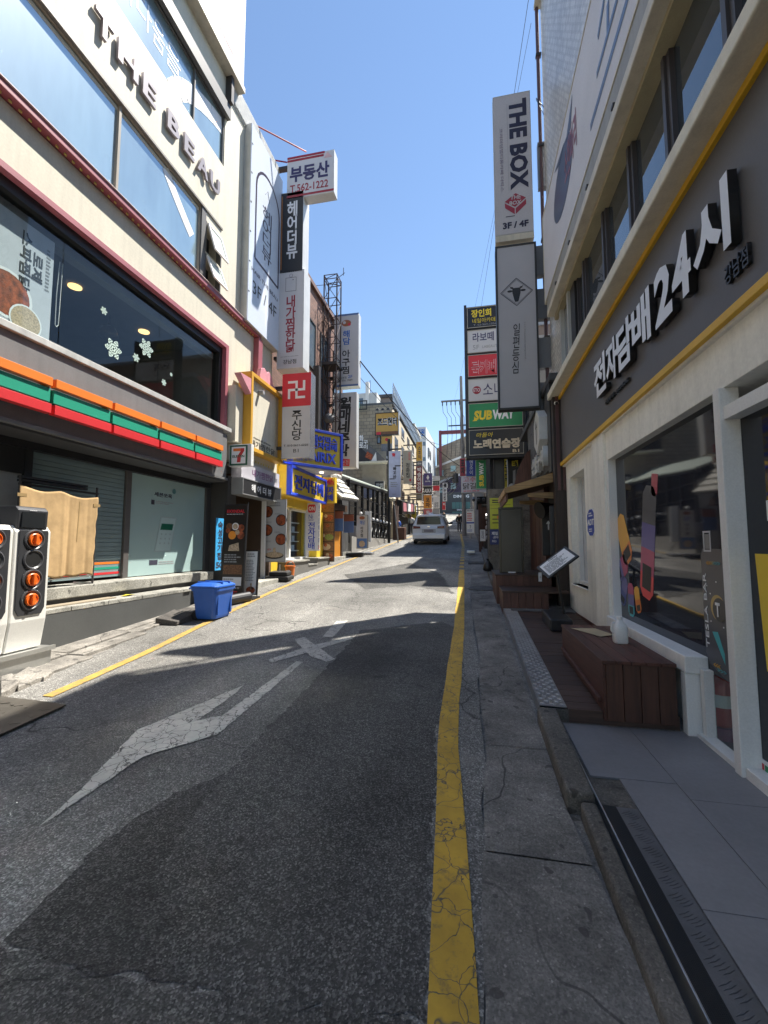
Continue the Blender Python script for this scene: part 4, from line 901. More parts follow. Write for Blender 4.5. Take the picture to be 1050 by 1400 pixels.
MB().tube((f.O.x - .25, 8.45, f.O.z + .1), (f.O.x, 8.45, f.O.z + .1), .015).tube((f.O.x - .25, 8.45, f.O.z + .25), (f.O.x, 8.45, f.O.z + .25), .015).build('bracket', DSTEEL, t)
# entrance boards and dark entry
lx('entry_recess', 8.7, 10.3, .5, 3.0, -7.2, -7.1, RECESS_DARK); lx('entry_wall', 8.66, 8.7, .5, 3.0, -7.1, -5.2, M('brown_brick', (.16, .09, .06), .7)); lx('entry_wall', 10.3, 10.4, .5, 3.4, -7.1, -5.12, M('brown_entry', (.12, .08, .055), .7))
lx('entry_floor', 8.5, 10.4, .4, .56, -7.1, -5.0, STEP); lx('entry_post', 10.0, 10.06, .56, 2.75, -5.2, -5.1, WHITEP)
bf = FXw(8.5, 10.4, 2.98, 3.35, -4.92, 1)
t = thing('entrance_sign', 'grey entrance signboard with purplish lettering, upper of two above the dark doorway', 'sign', bf.pt(.5, 1)); bf.panel('board', 0, 0, 1, 1, -.25, 0, M('board_lilac', (.5, .48, .52), .4), t); bf.text('내가찜한닭', .25, .28, .8, .74, pr('plum', (.2, .05, .18)), t, .01); bf.text('2F', .86, .4, .93, .65, PBLACK, t)
bf = FXw(8.5, 10.4, 2.62, 2.97, -4.88, 1)
t = thing('entrance_sign', 'black entrance signboard with four white syllables above the dark doorway', 'sign', bf.pt(.5, 1)); bf.panel('board', 0, 0, 1, 1, -.3, 0, PBLACK, t); bf.text('헤 어 더 뷰', .2, .24, .72, .76, PWHITE, t, .02); bf.frame('frame', -.005, -.02, 1.005, 1.02, .02, -.31, .01, M('frame_silver', (.4, .4, .4), .4, .5), t)
f = Face((-7.05, 10.0, .8), (0, -1, 0), (0, 0, 1), 1.2, 2); 
f2 = FXw(8.8, 10.2, .9, 2.6, -7.09, 1); f2.text('법무법인\n특허법인', .3, .5, .8, .7, M('gold_print', (.2, .15, .08), .5), L1, 0)
# ------------------------------------------------------------------ signs: one builder for light boxes that face down the street
CASE = M('sign_case', (.62, .61, .58), .4, .2, var=.08, streak=.15)
def sign_y(label, pa, pb, Y, depth, face, case=CASE, name='lightbox_sign', cat='sign', frame=None, fw=.03, arms=None, group=None, side=0):
    """light box facing -y. pa, pb: pixels of opposite corners of its front; arms: x of the wall it is fixed to"""
    f = FY(pa, pb, Y); t = thing(name, label, cat, f.pt(.5, 1), group)
    f.panel('case', 0, 0, 1, 1, -depth, -.004, case, t, bev=.006); f.panel('face', .015, .01, .985, .99, -.003, .0, face, t)
    if frame: f.frame('frame', 0, 0, 1, 1, fw, -.02, .012, frame, t)
    if arms is not None:
        for v in (.14, .86):
            z = f.pt(0, v).z; x = f.O.x if arms < f.O.x else f.O.x + f.W
            MB().box(x, arms, Y + depth * .3, Y + depth * .7, z - .04, z + .04).build('bracket', DSTEEL, t)
    return t, f
MAR = pr('maroon', (.3, .015, .03)); NAV = pr('navy_ink', (.03, .025, .1)); BLUEINK = pr('blue_ink', (.02, .12, .45))
# realtor box
t, f = sign_y('wide white box sign with red top stripes, topmost of the stack over the street', (393, 216), (456.5, 262), 10.35, .3, SIGNG, arms=-5.2)
f.panel('stripe', 0, .0, .8, .05, .001, .004, MAR, t); f.panel('stripe', 0, .07, .78, .12, .001, .004, MAR, t); f.panel('stripe', 0, .92, 1, .97, .001, .004, MAR, t); f.poly('roof_mark', [(.78, .17), (.86, .03), (.96, .17)], pr('faded_pink', (.6, .4, .4)), t)
f.text('부동산', .06, .24, .9, .62, NAV, t, .035); f.text('T.562-1222', .07, .68, .88, .86, MAR, t, .015)
MB().path([(-5.22, 9.2, 12.12), (-4.35, 10.5, 12.46)], .02).path([(-5.22, 10.2, 12.1), (-4.9, 10.45, 12.2)], .02).build('stay_rod', MAR, t)
t, f = sign_y('black box sign with four white syllables, second in the stack beneath the red striped one', (382, 265), (413.5, 371), 10.35, .42, PBLACK, arms=-5.2)
f.panel('stripe', .1, .04, .15, .95, .001, .004, pr('copper', (.3, .12, .03)), t); f.text('헤\n어\n더\n뷰', .34, .12, .78, .83, SIGNW, t, .025, line=.85)
t, f = sign_y('grey white box sign with red vertical lettering and a hen outline, third in the stack', (380.5, 372), (414, 502), 10.35, .45, SIGNG, arms=-5.2)
f.text('내\n가\n찜\n한\n닭', .32, .26, .7, .84, MAR, t, .02, line=.9); f.frame('hen_outline', .3, .075, .7, .215, .008, .001, .004, INK, t); f.disc('hen_outline', .5, .055, .05, INK, t); f.disc('hen_outline', .5, .055, .042, SIGNG, t, .004, .005); f.disc('hen_eye', .58, .1, .015, INK, t); f.print_lines(.15, .875, .85, .885, 1, GREYP, t); f.text('강남점', .25, .91, .75, .955, PBLACK, t, .01)
t, f = sign_y('red and white box sign with a white temple symbol, lowest in the stack', (386.5, 512), (424, 626), 10.05, .32, SIGNG, M('mirror_case', (.55, .56, .6), .2, .8), arms=-5.2)
f.panel('red_field', 0, 0, 1, .39, .001, .003, REDP, t)
s_ = .065  # arms of the symbol
def bar(u0, v0, u1, v1): f.panel('temple_symbol', u0, v0, u1, v1, .004, .007, PWHITE, t)
cx, cy, aw, hw = .5, .195, .3, .035; k = f.W / f.H; th = .04; 
bar(cx - th, cy - aw * k, cx + th, cy + aw * k); bar(cx - aw, cy - th * k, cx + aw, cy + th * k)
bar(cx - aw, cy - aw * k, cx - th, cy - aw * k + 2 * th * k); bar(cx + th, cy + aw * k - 2 * th * k, cx + aw, cy + aw * k); bar(cx + aw - 2 * th, cy - aw * k, cx + aw, cy - th * k); bar(cx - aw, cy + th * k, cx - aw + 2 * th, cy + aw * k)
f.text('주\n신\n당', .35, .44, .7, .79, PBLACK, t, .015, line=.95); f.text('T. 010-5611-6225', .08, .835, .92, .86, PBLACK, t, .01); f.text('B1', .42, .89, .6, .93, PBLACK, t, 0)
# upper left pair further on
t, f = sign_y('tall white box sign with blue and black syllables and a fish drawing', (457, 431), (490, 527), 15.4, .35, SIGNG, arms=-5.3)
f.panel('stripe', 0, 0, 1, .025, .001, .004, pr('steel_blue', (.1, .17, .35)), t); f.panel('stripe', 0, .975, 1, 1, .001, .004, pr('steel_blue', (.1, .17, .35)), t)
f.disc('printed_fish', .5, .13, .19, pr('rust_fish', (.35, .12, .05)), t, ry=.13); f.disc('printed_fish', .42, .12, .06, SIGNG, t, .004, .006); f.disc('printed_fish', .62, .15, .06, REDP, t, .004, .006)
f.text('해\n담', .36, .23, .66, .43, BLUEINK, t, .02); f.text('아\n구\n찜', .33, .5, .66, .83, PBLACK, t, .02); f.text('강남본점', .18, .865, .52, .895, PBLACK, t); f.text('2F', .58, .85, .76, .89, BLUEINK, t, .01); f.text('02. 556. 7889', .17, .905, .76, .93, PBLACK, t)
t, f = sign_y('white box sign with heavy black brush lettering and a red stamp, beneath the fish sign', (454.5, 538), (487, 639), 15.3, .35, SIGNG, arms=-5.3)
f.text('월\n매\n네\n주\n막', .2, .06, .78, .85, PBLACK, t, .04, line=.95, shear=.05); f.poly('red_stamp', [(.4, .88), (.74, .89), (.72, .98), (.36, .97)], REDP, t); f.text('본점', .42, .9, .68, .96, SIGNG, t, n=.006)

# ------------------------------------------------------------------ brown brick building with lattice mast
BR = thing('brick_building', 'brown brick building rising behind the yellow vape shop with sky reflecting windows', 'building', (-7, 14, 0))
BRK = tiled('brown_brick_tile', (.2, .1, .07), (.1, .07, .055), .22, .075, 'X', .7)
MB().box(-14, -5.3, 10.5, 17.2, 4.4, 10.45).build('wall', BRK, BR); MB().box(-14, -5.75, 10.5, 17.2, .3, 4.4).build('base_wall', DGREY, BR)
MB().box(-14, -5.2, 10.48, 17.3, 10.45, 10.6).build('coping', M('brown_coping', (.17, .1, .08), .6), BR)
SKYG = glass_mat('sky_glass', (.1, .13, .16), .03, 1.0)
for a, b, c, d in ((11.4, 12.6, 7.6, 9.2), (12.66, 13.8, 7.6, 9.2), (14.4, 15.2, 7.6, 9.2), (11.4, 12.6, 5.2, 6.9), (12.66, 13.8, 5.2, 6.9), (14.4, 15.2, 5.2, 6.9), (15.9, 16.8, 7.6, 9.2), (15.9, 16.8, 5.2, 6.9)):
    wn = MB().box(-5.32, -5.29, a, b, c, d).build('window', SKYG, BR)
    for q_ in ((a - .05, a, c, d), (b, b + .05, c, d), (a - .05, b + .05, c - .05, c), (a - .05, b + .05, d, d + .05)): MB().box(-5.32, -5.26, *q_).build('frame', DSTEEL, wn)
t = thing('lattice_mast', 'rusty steel lattice mast with aerials in front of the brown brick wall', 'mast', (-5.0, 14.9, 4.5))
RUST = M('rusty_steel', (.07, .045, .04), .7, .3)
x0, x1, y0, y1 = -5.25, -4.75, 14.6, 15.1; cs = [(x0, y0), (x1, y0), (x1, y1), (x0, y1)]
for x, y in cs: MB().tube((x, y, 4.4), (x, y, 11.6), .028, 6).build('leg', RUST, t)
mb = MB()
for k in range(10):
    z = 4.6 + k * .76
    for (a, b), (c, d) in zip(cs, cs[1:] + cs[:1]): mb.tube((a, b, z), (c, d, z), .016, 5); mb.tube((a, b, z), (c, d, min(z + .76, 11.6)), .012, 5)
for (a, b), (c, d) in zip(cs, cs[1:] + cs[:1]): mb.tube((a, b, 11.6), (c, d, 11.6), .016, 5)
mb.build('bracing', RUST, t); MB().tube((x1, y0, 11.4), (x1 + .3, y0, 11.6), .012, 5).tube((x1 + .25, y0, 11.5), (x1 + .25, y0, 11.8), .012, 5).tube((x0 - .8, y0 - .4, 11.0), (x1, y0, 11.2), .01, 5).build('aerial', RUST, t)
MB().box(-5.1, -4.9, 13.2, 13.4, 4.4, 7.5).build('conduit_box', DSTEEL, t); MB().box(-5.3, -4.7, 14.5, 15.2, 8.1, 8.2).build('platform', DSTEEL, t); MB().path([(-5.0, 14.7, 6), (-4.8, 14.5, 6.4), (-4.9, 14.7, 7), (-4.75, 14.6, 7.6)], .03).path([(-5.15, 14.6, 5), (-4.8, 14.5, 5.5), (-5.1, 14.6, 6.1)], .02).build('cable', BLACK, t)
MB().lathe([(.2, 0), (.18, .05), (.08, .1)], (-5.0, 14.6, 6.1), 16, (.4, -1, .1)).build('dish', M('dish_grey', (.09, .09, .095), .5), t)
# ------------------------------------------------------------------ yellow vape shop
YS = thing('vape_shop', 'small yellow shop front with white window frames and a grey plinth', 'shop', (-5.3, 12.5, .6))
YW = M('yellow_wall', (.72, .5, .04), .5, var=.08, streak=.12); BLU = M('blue_frame', (.02, .055, .5), .4)
def yx(name, y0, y1, z0, z1, x0, x1, mat, par=None, **k): return MB().box(x0, x1, y0, y1, z0, z1).build(name, mat, par or YS, **k)
yx('wall', 10.42, 14.2, 2.62, 4.4, -5.75, -5.12, YW); yx('pillar', 10.42, 10.8, .5, 2.62, -5.6, -5.12, YW); yx('pillar', 13.6, 14.2, .6, 2.62, -5.6, -5.05, YW)
wn = yx('window', 10.85, 13.6, 1.05, 2.6, -5.42, -5.4, clear_glass('pale_glass', (.8, .88, .96), 1.0)); 
for a, b in ((10.8, 10.9), (12.0, 12.1), (13.5, 13.6)): yx('frame', a, b, 1.0, 2.64, -5.44, -5.32, WHITEP, wn)
yx('frame', 10.9, 13.5, 1.0, 1.12, -5.44, -5.3, WHITEP, wn); yx('frame', 10.9, 13.5, 2.56, 2.64, -5.44, -5.32, WHITEP, wn)
yx('interior', 10.8, 13.6, .9, 2.6, -7.0, -6.9, M('pale_interior', (.35, .42, .5), .6)); yx('window_poster', 10.95, 11.5, 1.25, 2.45, -5.52, -5.5, pr('sky_poster', (.25, .42, .6)))
for k in range(4): yx('display_shelf', 12.1, 13.4, 1.3 + k * .3, 1.33 + k * .3, -5.9, -5.6, WHITEP)
for k in range(12): yx('boxed_goods', 12.15 + (k % 4) * .3, 12.35 + (k % 4) * .3, 1.33 + (k // 4) * .3, 1.5 + (k // 4) * .3, -5.85, -5.7, (BLUEP, YELP, pr('teal', (.03, .25, .27)), PWHITE)[k % 4])
PL2 = M('shop_plinth', (.15, .145, .135), .6, var=.15, streak=.1)
z0 = gz(11) - .1
yx('plinth', 10.9, 12.35, z0, 1.02, -5.5, -4.84, PL2); yx('plinth', 12.35, 13.1, z0, .88, -5.5, -4.84, PL2); yx('plinth', 13.1, 14.3, z0, 1.05, -5.5, -4.84, PL2)
yx('plinth_cap', 10.86, 12.36, 1.02, 1.06, -5.5, -4.8, STEP); yx('plinth_cap', 13.08, 14.34, 1.05, 1.09, -5.5, -4.8, STEP); yx('plinth_cap', 12.36, 13.08, .88, .91, -5.5, -4.82, STEP)
bf = FXw(10.75, 13.65, 2.86, 3.68, -4.78, 1)
t = thing('shop_sign', 'yellow and blue framed sign of four blue block letters, below the angled sign', 'sign', bf.pt(.5, 1))
bf.panel('board', 0, 0, 1, 1, -.35, 0, YW, t); bf.frame('frame', 0, 0, 1, 1, .075, -.1, .05, BLU, t, bev=.005); bf.text('전자담배', .1, .24, .9, .76, BLU, t, .005, n=.01, ext=.03)
f = FY((441, 653), (457.5, 687), 13.75)
t = thing('shop_sign', 'small yellow end sign reading 24h in red over blue lettering', 'sign', f.pt(.5, 1)); f.panel('board', 0, 0, 1, 1, -.25, 0, YW, t, bev=.005); f.text('24h', .08, .06, .92, .3, REDP, t, .02, n=.01, ext=.03); f.text('전자\n담배', .08, .38, .92, .94, BLU, t, .02, n=.01, ext=.03)
P0 = V((-5.0, 10.75, 0)); P1 = V((-3.8, 12.3, 0)); Rr = (P1 - P0)
f = Face((P0.x, P0.y, 3.72), Rr, (0, 0, 1), Rr.length, 1.12)
t = thing('shop_sign', 'angled yellow sign with thick blue frame and raised blue lettering above the shop window', 'sign', f.pt(.5, 1))
f.panel('board', 0, 0, 1, 1, -.25, 0, YW, t); f.frame('frame', 0, 0, 1, 1, .075, -.1, .06, BLU, t, bev=.005); f.text('에어믹스\n전자담배', .45, .14, .9, .5, BLU, t, .02, n=.01, ext=.04, line=.9); f.text('AIRIX', .42, .58, .88, .84, BLU, t, .02, n=.01, ext=.04); f.text('X', .08, .2, .38, .86, BLU, t, .04, n=.01, ext=.05)
f.panel('soffit', 0, 1.001, 1, 1.03, -.9, -.01, M('soffit_white', (.6, .6, .6), .5), t)
for u in (.35, .75): MB().lathe([(.06, 0), (.06, .03)], f.pt(u, 1.03, -.35) - V((0, 0, .03)), 12).build('downlight', M('shop_lamp', (1, .85, .6), .5, emit=1.2), t)
f = FY((418.5, 688), (437, 753), 12.9)
t = thing('vertical_banner', 'white vertical banner with blue syllables under a red round cornered mark', 'banner', f.pt(.5, 1)); f.panel('sheet', 0, 0, .86, 1, -.02, 0, M('banner_white', (.72, .72, .78), .5), t); f.panel('side_strip', .87, 0, 1, 1, -.02, 0, PWHITE, t)
f.poly('red_mark', [(.2, .03), (.62, .03), (.68, .06), (.68, .17), (.62, .2), (.2, .2), (.14, .17), (.14, .06)], REDP, t); f.text('ON', .2, .07, .62, .16, PWHITE, t, .03, n=.006); f.text('Ni', .2, .24, .5, .33, BLUEP, t); f.print_lines(.2, .345, .7, .37, 2, BLUEP, t); f.text('전\n자\n담\n배', .16, .4, .68, .97, BLU, t, .015, line=.95); f.text('전\n자\n담\n배\n도\n매', .89, .05, .98, .85, BLUEP, t); f.text('할인', .89, .88, .98, .96, REDP, t)
# standing posters by the entrances
def food_board(label, pa, pb, Y, items, base, lean=0, back=PBLACK, name='standing_poster'):
    f = FY(pa, pb, Y); 
    if lean: f.U = V((math.sin(lean) * -.0 , math.sin(lean), math.cos(lean))).normalized(); f.N = f.R.cross(f.U)
    t = thing(name, label, 'poster stand', (f.O.x + f.W / 2, Y, f.O.z)); f.panel('board', 0, 0, 1, 1, -.02, 0, base, t); f.frame('frame', -.02, -.008, 1.02, 1.005, .02, -.03, .006, back, t); return t, f
EXR = pr('warm_black', (.025, .018, .015))
t, f = food_board('tall black banner stand with red heading and round dishes behind the blue bin', (304, 690), (331, 818), 7.75, None, EXR, .06)
f.text('EXXNDAL', .1, .05, .9, .085, REDP, t, .03); f.print_lines(.1, .095, .9, .105, 1, PWHITE, t, n=.004)
for u, v, r, m_ in ((.25, .235, .07, FOODB), (.52, .235, .075, PWHITE), (.52, .235, .055, FOODY), (.78, .25, .07, FOODR), (.4, .33, .1, PBLACK), (.4, .33, .085, ORGP), (.78, .33, .08, FOODR), (.62, .3, .05, FOODY), (.2, .28, .05, FOODR)): f.disc('food_picture', u, v, r, m_, t, .002 + .001 * (m_ in (FOODY, ORGP)), .004 + .002 * (m_ in (FOODY, ORGP)))
f.poly('food_picture', [(.3, .44), (.7, .41), (.75, .5), (.25, .5)], FOODY, t); f.print_lines(.1, .53, .9, .63, 4, GREYP, t); f.panel('food_picture', .08, .65, .92, .75, .002, .004, FOODB, t); f.panel('white_note', .08, .78, .92, .87, .002, .004, PWHITE, t); f.print_lines(.12, .79, .6, .84, 2, GREYP, t, n=.0055); f.text('배달의민족', .2, .885, .6, .905, REDP, t); f.text('포장', .64, .885, .85, .905, PWHITE, t); f.print_lines(.3, .92, .8, .97, 2, REDP, t)
for u in (-.02, 1.02): MB().tube(f.pt(u, 1.1, -.02), f.pt(u, -.03, -.02), .012).build('post', BLACK, t)
bx, by = onG(333, 838); 
MB().lathe([(.0, 0), (.09, .01), (.1, .04), (.1, .62), (.09, .65), (0, .66)], (-4.42, 7.05, gz(7.1) + .09), 16, (.35, .95, .05)).build('base_weight', M('black_weight', (.02, .02, .022), .4), t, smooth=False)
t, f = food_board('narrow white menu board in a black frame standing beside the tall dark banner', (334, 753), (350, 813), 8.05, None, pr('menu_white', (.85, .85, .83)), .07)
f.print_lines(.15, .05, .8, .15, 2, GREYP, t); f.print_lines(.1, .2, .85, .7, 14, GREYP, t); f.disc('food_picture', .55, .9, .1, FOODR, t, ry=.07); f.poly('food_picture', [(.5, .75), (.62, .73), (.66, .88), (.5, .9)], FOODY, t)
for u in (-.04, 1.04): MB().tube(f.pt(u, 1.16, -.02), f.pt(u, 0, -.02), .012).build('leg', BLACK, t)
MB().gbox(-4.75, -4.15, 7.7, 8.0, .01, .04).build('base', BLACK, t)
f = FX((296, 708), (305, 779), -5.1, 1)
t = thing('wall_banner', 'bright blue vertical banner with dark lettering tied beside the entrance', 'banner', f.pt(.5, 1)); f.panel('sheet', 0, 0, 1, 1, -.01, 0, pr('cyan_banner', (.06, .38, .72)), t); f.text('숙\n성\n고\n기\n집', .2, .06, .8, .8, INK, t, .02, n=.004); f.text('50', .1, .84, .9, .96, INK, t, .03)
t, f = food_board('white menu stand showing five bowls of red stew and noodles before the brown entry', (361.5, 684), (389.5, 768), 10.2, None, pr('menu_grey', (.5, .5, .5)), 0, GREYP)
f.text('내가찜한닭', .3, .035, .75, .06, PBLACK, t); f.panel('caption', .25, .075, .75, .105, .001, .003, GREYP, t)
for u, v in ((.16, .19), (.8, .33), (.16, .49), (.8, .64)):
    f.disc('bowl_picture', u, v, .15, PBLACK, t, .001, .003); f.disc('bowl_picture', u, v, .13, FOODR, t, .003, .005); f.print_lines(.5 if u < .4 else .12, v + .02, .85 if u < .4 else .42, v + .05, 2, GREYP, t)
f.disc('bowl_picture', .5, .9, .26, PBLACK, t, .001, .003, ry=.09); f.disc('bowl_picture', .5, .89, .24, FOODY, t, .003, .005, ry=.07); f.poly('food_picture', [(.46, .78), (.56, .77), (.6, .88), (.44, .88)], FOODY, t, .005, .007); f.text('NEW', .18, .79, .36, .82, REDP, t)
MB().gbox(-5.15, -4.5, 10.1, 10.5, .03, .14).gbox(-5.05, -4.55, 10.15, 10.45, .14, .25).build('sandbag_base', M('black_rubber', (.02, .02, .02), .7), t, bev=.03); MB().tube((-4.8, 10.26, .8), (-4.8, 10.26, 1.0), .02).build('pole', STEEL, t)
px_, py_ = onG(391, 788)
t = thing('plant_pail', 'orange plastic pail with a handle beside the grey shop plinth', 'pail', (-4.75, 10.72, gz(10.7)))
MB().lathe([(.1, 0), (.13, .3), (.14, .3), (.14, .33)], (-4.72, 10.72, gz(10.7) + .02), 18).build('body', M('orange_plastic', (.6, .16, .03), .45), t); MB().path([(-4.72 + .13 * math.cos(a * math.pi / 8), 10.72, gz(10.7) + .33 + .14 * math.sin(a * math.pi / 8)) for a in range(9)], .008).build('handle', M('orange_plastic', (.6, .16, .03), .45), t); MB().box(-4.77, -4.67, 10.575, 10.585, gz(10.7) + .15, gz(10.7) + .24).build('paper_label', PWHITE, t)
t = thing('step_stone', 'worn stone step block at the foot of the dark entry', 'step', (-4.8, 9.4, gz(9.4))); MB().box(-5.3, -4.75, 8.75, 10.2, gz(9) - .1, gz(9.4) + .14).build('block', STEP, t, bev=.02)
# photo panel of dishes, tiled gate, curtains
f = FY((438, 687), (456.5, 768), 14.3)
t = thing('menu_board', 'tall dark panel of six dish photographs at the end of the yellow shop', 'menu board', f.pt(.5, 1)); f.panel('board', 0, 0, 1, 1, -.06, 0, EXR, t)
for k, m_ in enumerate((FOODB, FOODR, FOODB, FOODG, FOODY, FOODR)):
    f.panel('dish_photo', .03, .02 + k * .163, .97, .17 + k * .163, .001, .003, FOODB, t); f.disc('food_picture', .45 + .2 * (k % 2), .1 + k * .163, .16, m_, t, .003, .005, ry=.11); f.disc('food_picture', .25 + .3 * (k % 3) / 2, .07 + k * .163, .06, FOODY if k % 2 else FOODR, t, .005, .006)
t = thing('tiled_gate', 'small gate with pale curved roof tiles above an ochre door', 'gate', (-5.2, 15.8, .9))
TL = M('pale_roof_tile', (.5, .48, .43), .6, var=.2, scale=4); TLD = M('tile_gap', (.1, .095, .09), .7)
e0, e1 = V((-4.55, 14.5, 3.15)), V((-4.55, 16.9, 3.3)); r0, r1 = V((-5.35, 14.5, 4.05)), V((-5.35, 16.9, 4.2))
MB().prism([e0 - V((0, 0, .06)), e1 - V((0, 0, .06)), r1 - V((0, 0, .06)), r0 - V((0, 0, .06))], (0, 0, .05)).build('roof_deck', TLD, t)
for i in range(9):
    for j in range(4):
        a = e0.lerp(e1, (i + .5) / 9); b = r0.lerp(r1, (i + .5) / 9); p = a.lerp(b, j / 4 - .02); q_ = a.lerp(b, (j + 1) / 4 + .02)
        ax = (q_ - p).normalized(); up = V((.75, 0, .66)); sd = V((0, 1, 0)); rr_ = .105; ring = lambda c, r: [c + sd * (r * math.cos(k * math.pi / 6)) + up * (r * math.sin(k * math.pi / 6) * .75) for k in range(7)]
        MB().loft([ring(p + up * .05, rr_ * 1.05), ring(q_ + up * .0, rr_ * .92)]).build('roof_tile', TL, t)
MB().tube(r0 + V((0, -.05, .1)), r1 + V((0, .05, .1)), .12, 10).build('ridge_tile', TL, t)
MB().prism([e0 + V((.0, 0.02, -.06)), r0 + V((0, .02, -.06)), V((-5.35, 14.52, 3.1))], (0, .05, 0)).build('gable', wood('gate_timber', (.09, .05, .03), 'Z'), t); MB().box(-5.3, -5.0, 14.5, 17.0, 2.85, 3.1).build('beam', MATS['gate_timber'], t)
OCH = M('ochre_door', (.5, .2, .02), .5, var=.08); f = FXw(15.3, 16.5, gz(15.6) + .1, 2.8, -5.12, 1); dr = f.panel('door', 0, 0, 1, 1, -.05, 0, OCH, t); f.frame('frame', -.04, -.03, 1.04, 1.02, .07, -.06, .04, MATS['gate_timber'], dr)
MB().box(-5.6, -5.2, 14.35, 14.5, .8, 3.1).build('gate_post', DGREY, t); MB().box(-5.6, -5.2, 16.9, 17.4, .9, 3.1).build('gate_post', DGREY, t)
for y, x in ((15.05, -4.75), (16.85, -4.85)):
    f = Face((x - .25, y, 2.0), (1, 0, 0), (0, 0, 1), .42, .75)
    tt = thing('cloth_pennant', 'blue and brick red cloth pennant hanging by the %s side of the ochre door' % ('nearer' if y < 16 else 'farther'), 'pennant', f.pt(.5, 0), 'cloth pennants at the tiled gate')
    f.panel('blue_cloth', 0, .38, 1, 1, -.008, 0, pr('cloth_blue', (.12, .2, .42)), tt); f.panel('red_cloth', 0, 0, 1, .379, -.008, 0, pr('cloth_red', (.33, .12, .08)), tt); MB().tube(f.pt(-.1, 0), f.pt(1.1, 0), .012).build('rod', BLACK, tt)
for k in range(3): struct(MB().box(-5.5, -4.95 + .0 - k * .22, 16.6 - 1.9 + k * .05, 18.2, .7 + .0, gz(16) + .12 + k * .16).build('stone_step', STEP, bev=.01))
# standing signs on the pavement
t, f = sign_y('white standing sign with a fish drawing and blue foot picture before the glass pavilion', (487.5, 704), (502.5, 750), 17.3, .14, pr('stand_cream', (.55, .53, .48)), M('black_case', (.03, .03, .03), .5), name='standing_sign')
f.disc('printed_fish', .5, .09, .12, pr('rust_fish', (.35, .12, .05)), t, ry=.07); f.text('해담', .3, .17, .75, .29, BLUEINK, t, .01); f.text('아\n구\n찜', .35, .35, .62, .66, PBLACK, t, .02); f.panel('picture', .05, .7, .95, .98, .001, .003, pr('denim_blue', (.1, .2, .42)), t); f.disc('picture', .5, .86, .13, FOODY, t, .004, .006)
MB().gbox(-5.1, -4.4, 17.1, 17.6, .02, .16).build('foot', MATS['black_rubber'], t, bev=.03); MB().lathe([(.0, 0), (.06, .02), (.07, .07), (.04, .13), (0, .14)], (f.O.x + f.W * .35, 17.37, f.O.z + f.H), 12).build('knob', WHITEP, t)
t, f = sign_y('blank white standing sign half hidden behind the fish standing sign', (499, 699), (507, 741), 18.2, .1, PWHITE, name='standing_sign'); MB().gbox(-5.0, -4.2, 18.1, 18.6, .0, .1).build('foot', STEEL, t, bev=.03)
t, f = sign_y('small pale grey panel on the dark wall behind the fish standing sign', (477.5, 719), (487, 733), 17.8, .03, GREYP, name='notice_board')
# glass pavilion on granite plinth
PV = thing('glass_pavilion', 'black framed glass pavilion on a pale granite plinth', 'pavilion', (-6, 23, 1.2))
GRAN = M('granite_slab', (.26, .25, .235), .6, var=.12, scale=8)
xs = -5.25
for k in range(11):
    a, b = 18.6 + k * .95, 18.6 + (k + 1) * .95 - .012; MB().hexa([(xs - .4, a, .8), (xs, a, .8), (xs, b, .8), (xs - .4, b, .8), (xs - .4, a, gz(24) + .42), (xs, a, gz(24) + .42), (xs, b, gz(24) + .42), (xs - .4, b, gz(24) + .42)]).build('granite_slab', GRAN, PV)
PGL = clear_glass('pavilion_glass', (.6, .64, .64), 1.4); zt = lambda y: 4.3 + .06 * (y - 18)
for k in range(9):
    y = 18.6 + k * 1.25; MB().box(xs - .22, xs - .1, y - .06, y + .06, 1.6, zt(y)).build('post', BLACK, PV)
    if k < 8:
        g = MB().hexa([(xs - .17, y + .061, 1.85), (xs - .16, y + .061, 1.85), (xs - .16, y + 1.189, 1.85), (xs - .17, y + 1.189, 1.85), (xs - .17, y + .061, zt(y)), (xs - .16, y + .061, zt(y)), (xs - .16, y + 1.189, zt(y + 1.2)), (xs - .17, y + 1.189, zt(y + 1.2))]).build('pane', PGL, PV)
        for z in (2.6, 3.3, 3.9): MB().box(xs - .2, xs - .14, y + .06, y + 1.19, z, z + .05).build('glazing_bar', BLACK, g)
MB().hexa([(xs - .25, 18.4, zt(18.4)), (xs - .05, 18.4, zt(18.4)), (xs - .05, 28.8, zt(28.8)), (xs - .25, 28.8, zt(28.8)), (xs - .25, 18.4, zt(18.4) + .12), (xs - .05, 18.4, zt(18.4) + .12), (xs - .05, 28.8, zt(28.8) + .12), (xs - .25, 28.8, zt(28.8) + .12)]).build('eaves_beam', BLACK, PV)
MB().hexa([(-8, 18.4, zt(18) + 1.1), (xs - .05, 18.4, zt(18) + .14), (xs - .05, 28.8, zt(28) + .2), (-8, 28.8, zt(28) + 1.2), (-8, 18.4, zt(18) + 1.2), (xs - .05, 18.4, zt(18) + .2), (xs - .05, 28.8, zt(28) + .26), (-8, 28.8, zt(28) + 1.3)]).build('sloping_roof', M('pale_polycarbonate', (.45, .5, .44), .35), PV)
MB().box(-9, -7.6, 18.4, 28.8, .8, 5.2).build('back_wall', M('pavilion_dark', (.05, .05, .05), .7), PV); MB().box(-9, xs - .1, 17.4, 18.4, .8, 4.0).build('side_wall', M('pavilion_dark', (.05, .05, .05), .7), PV)
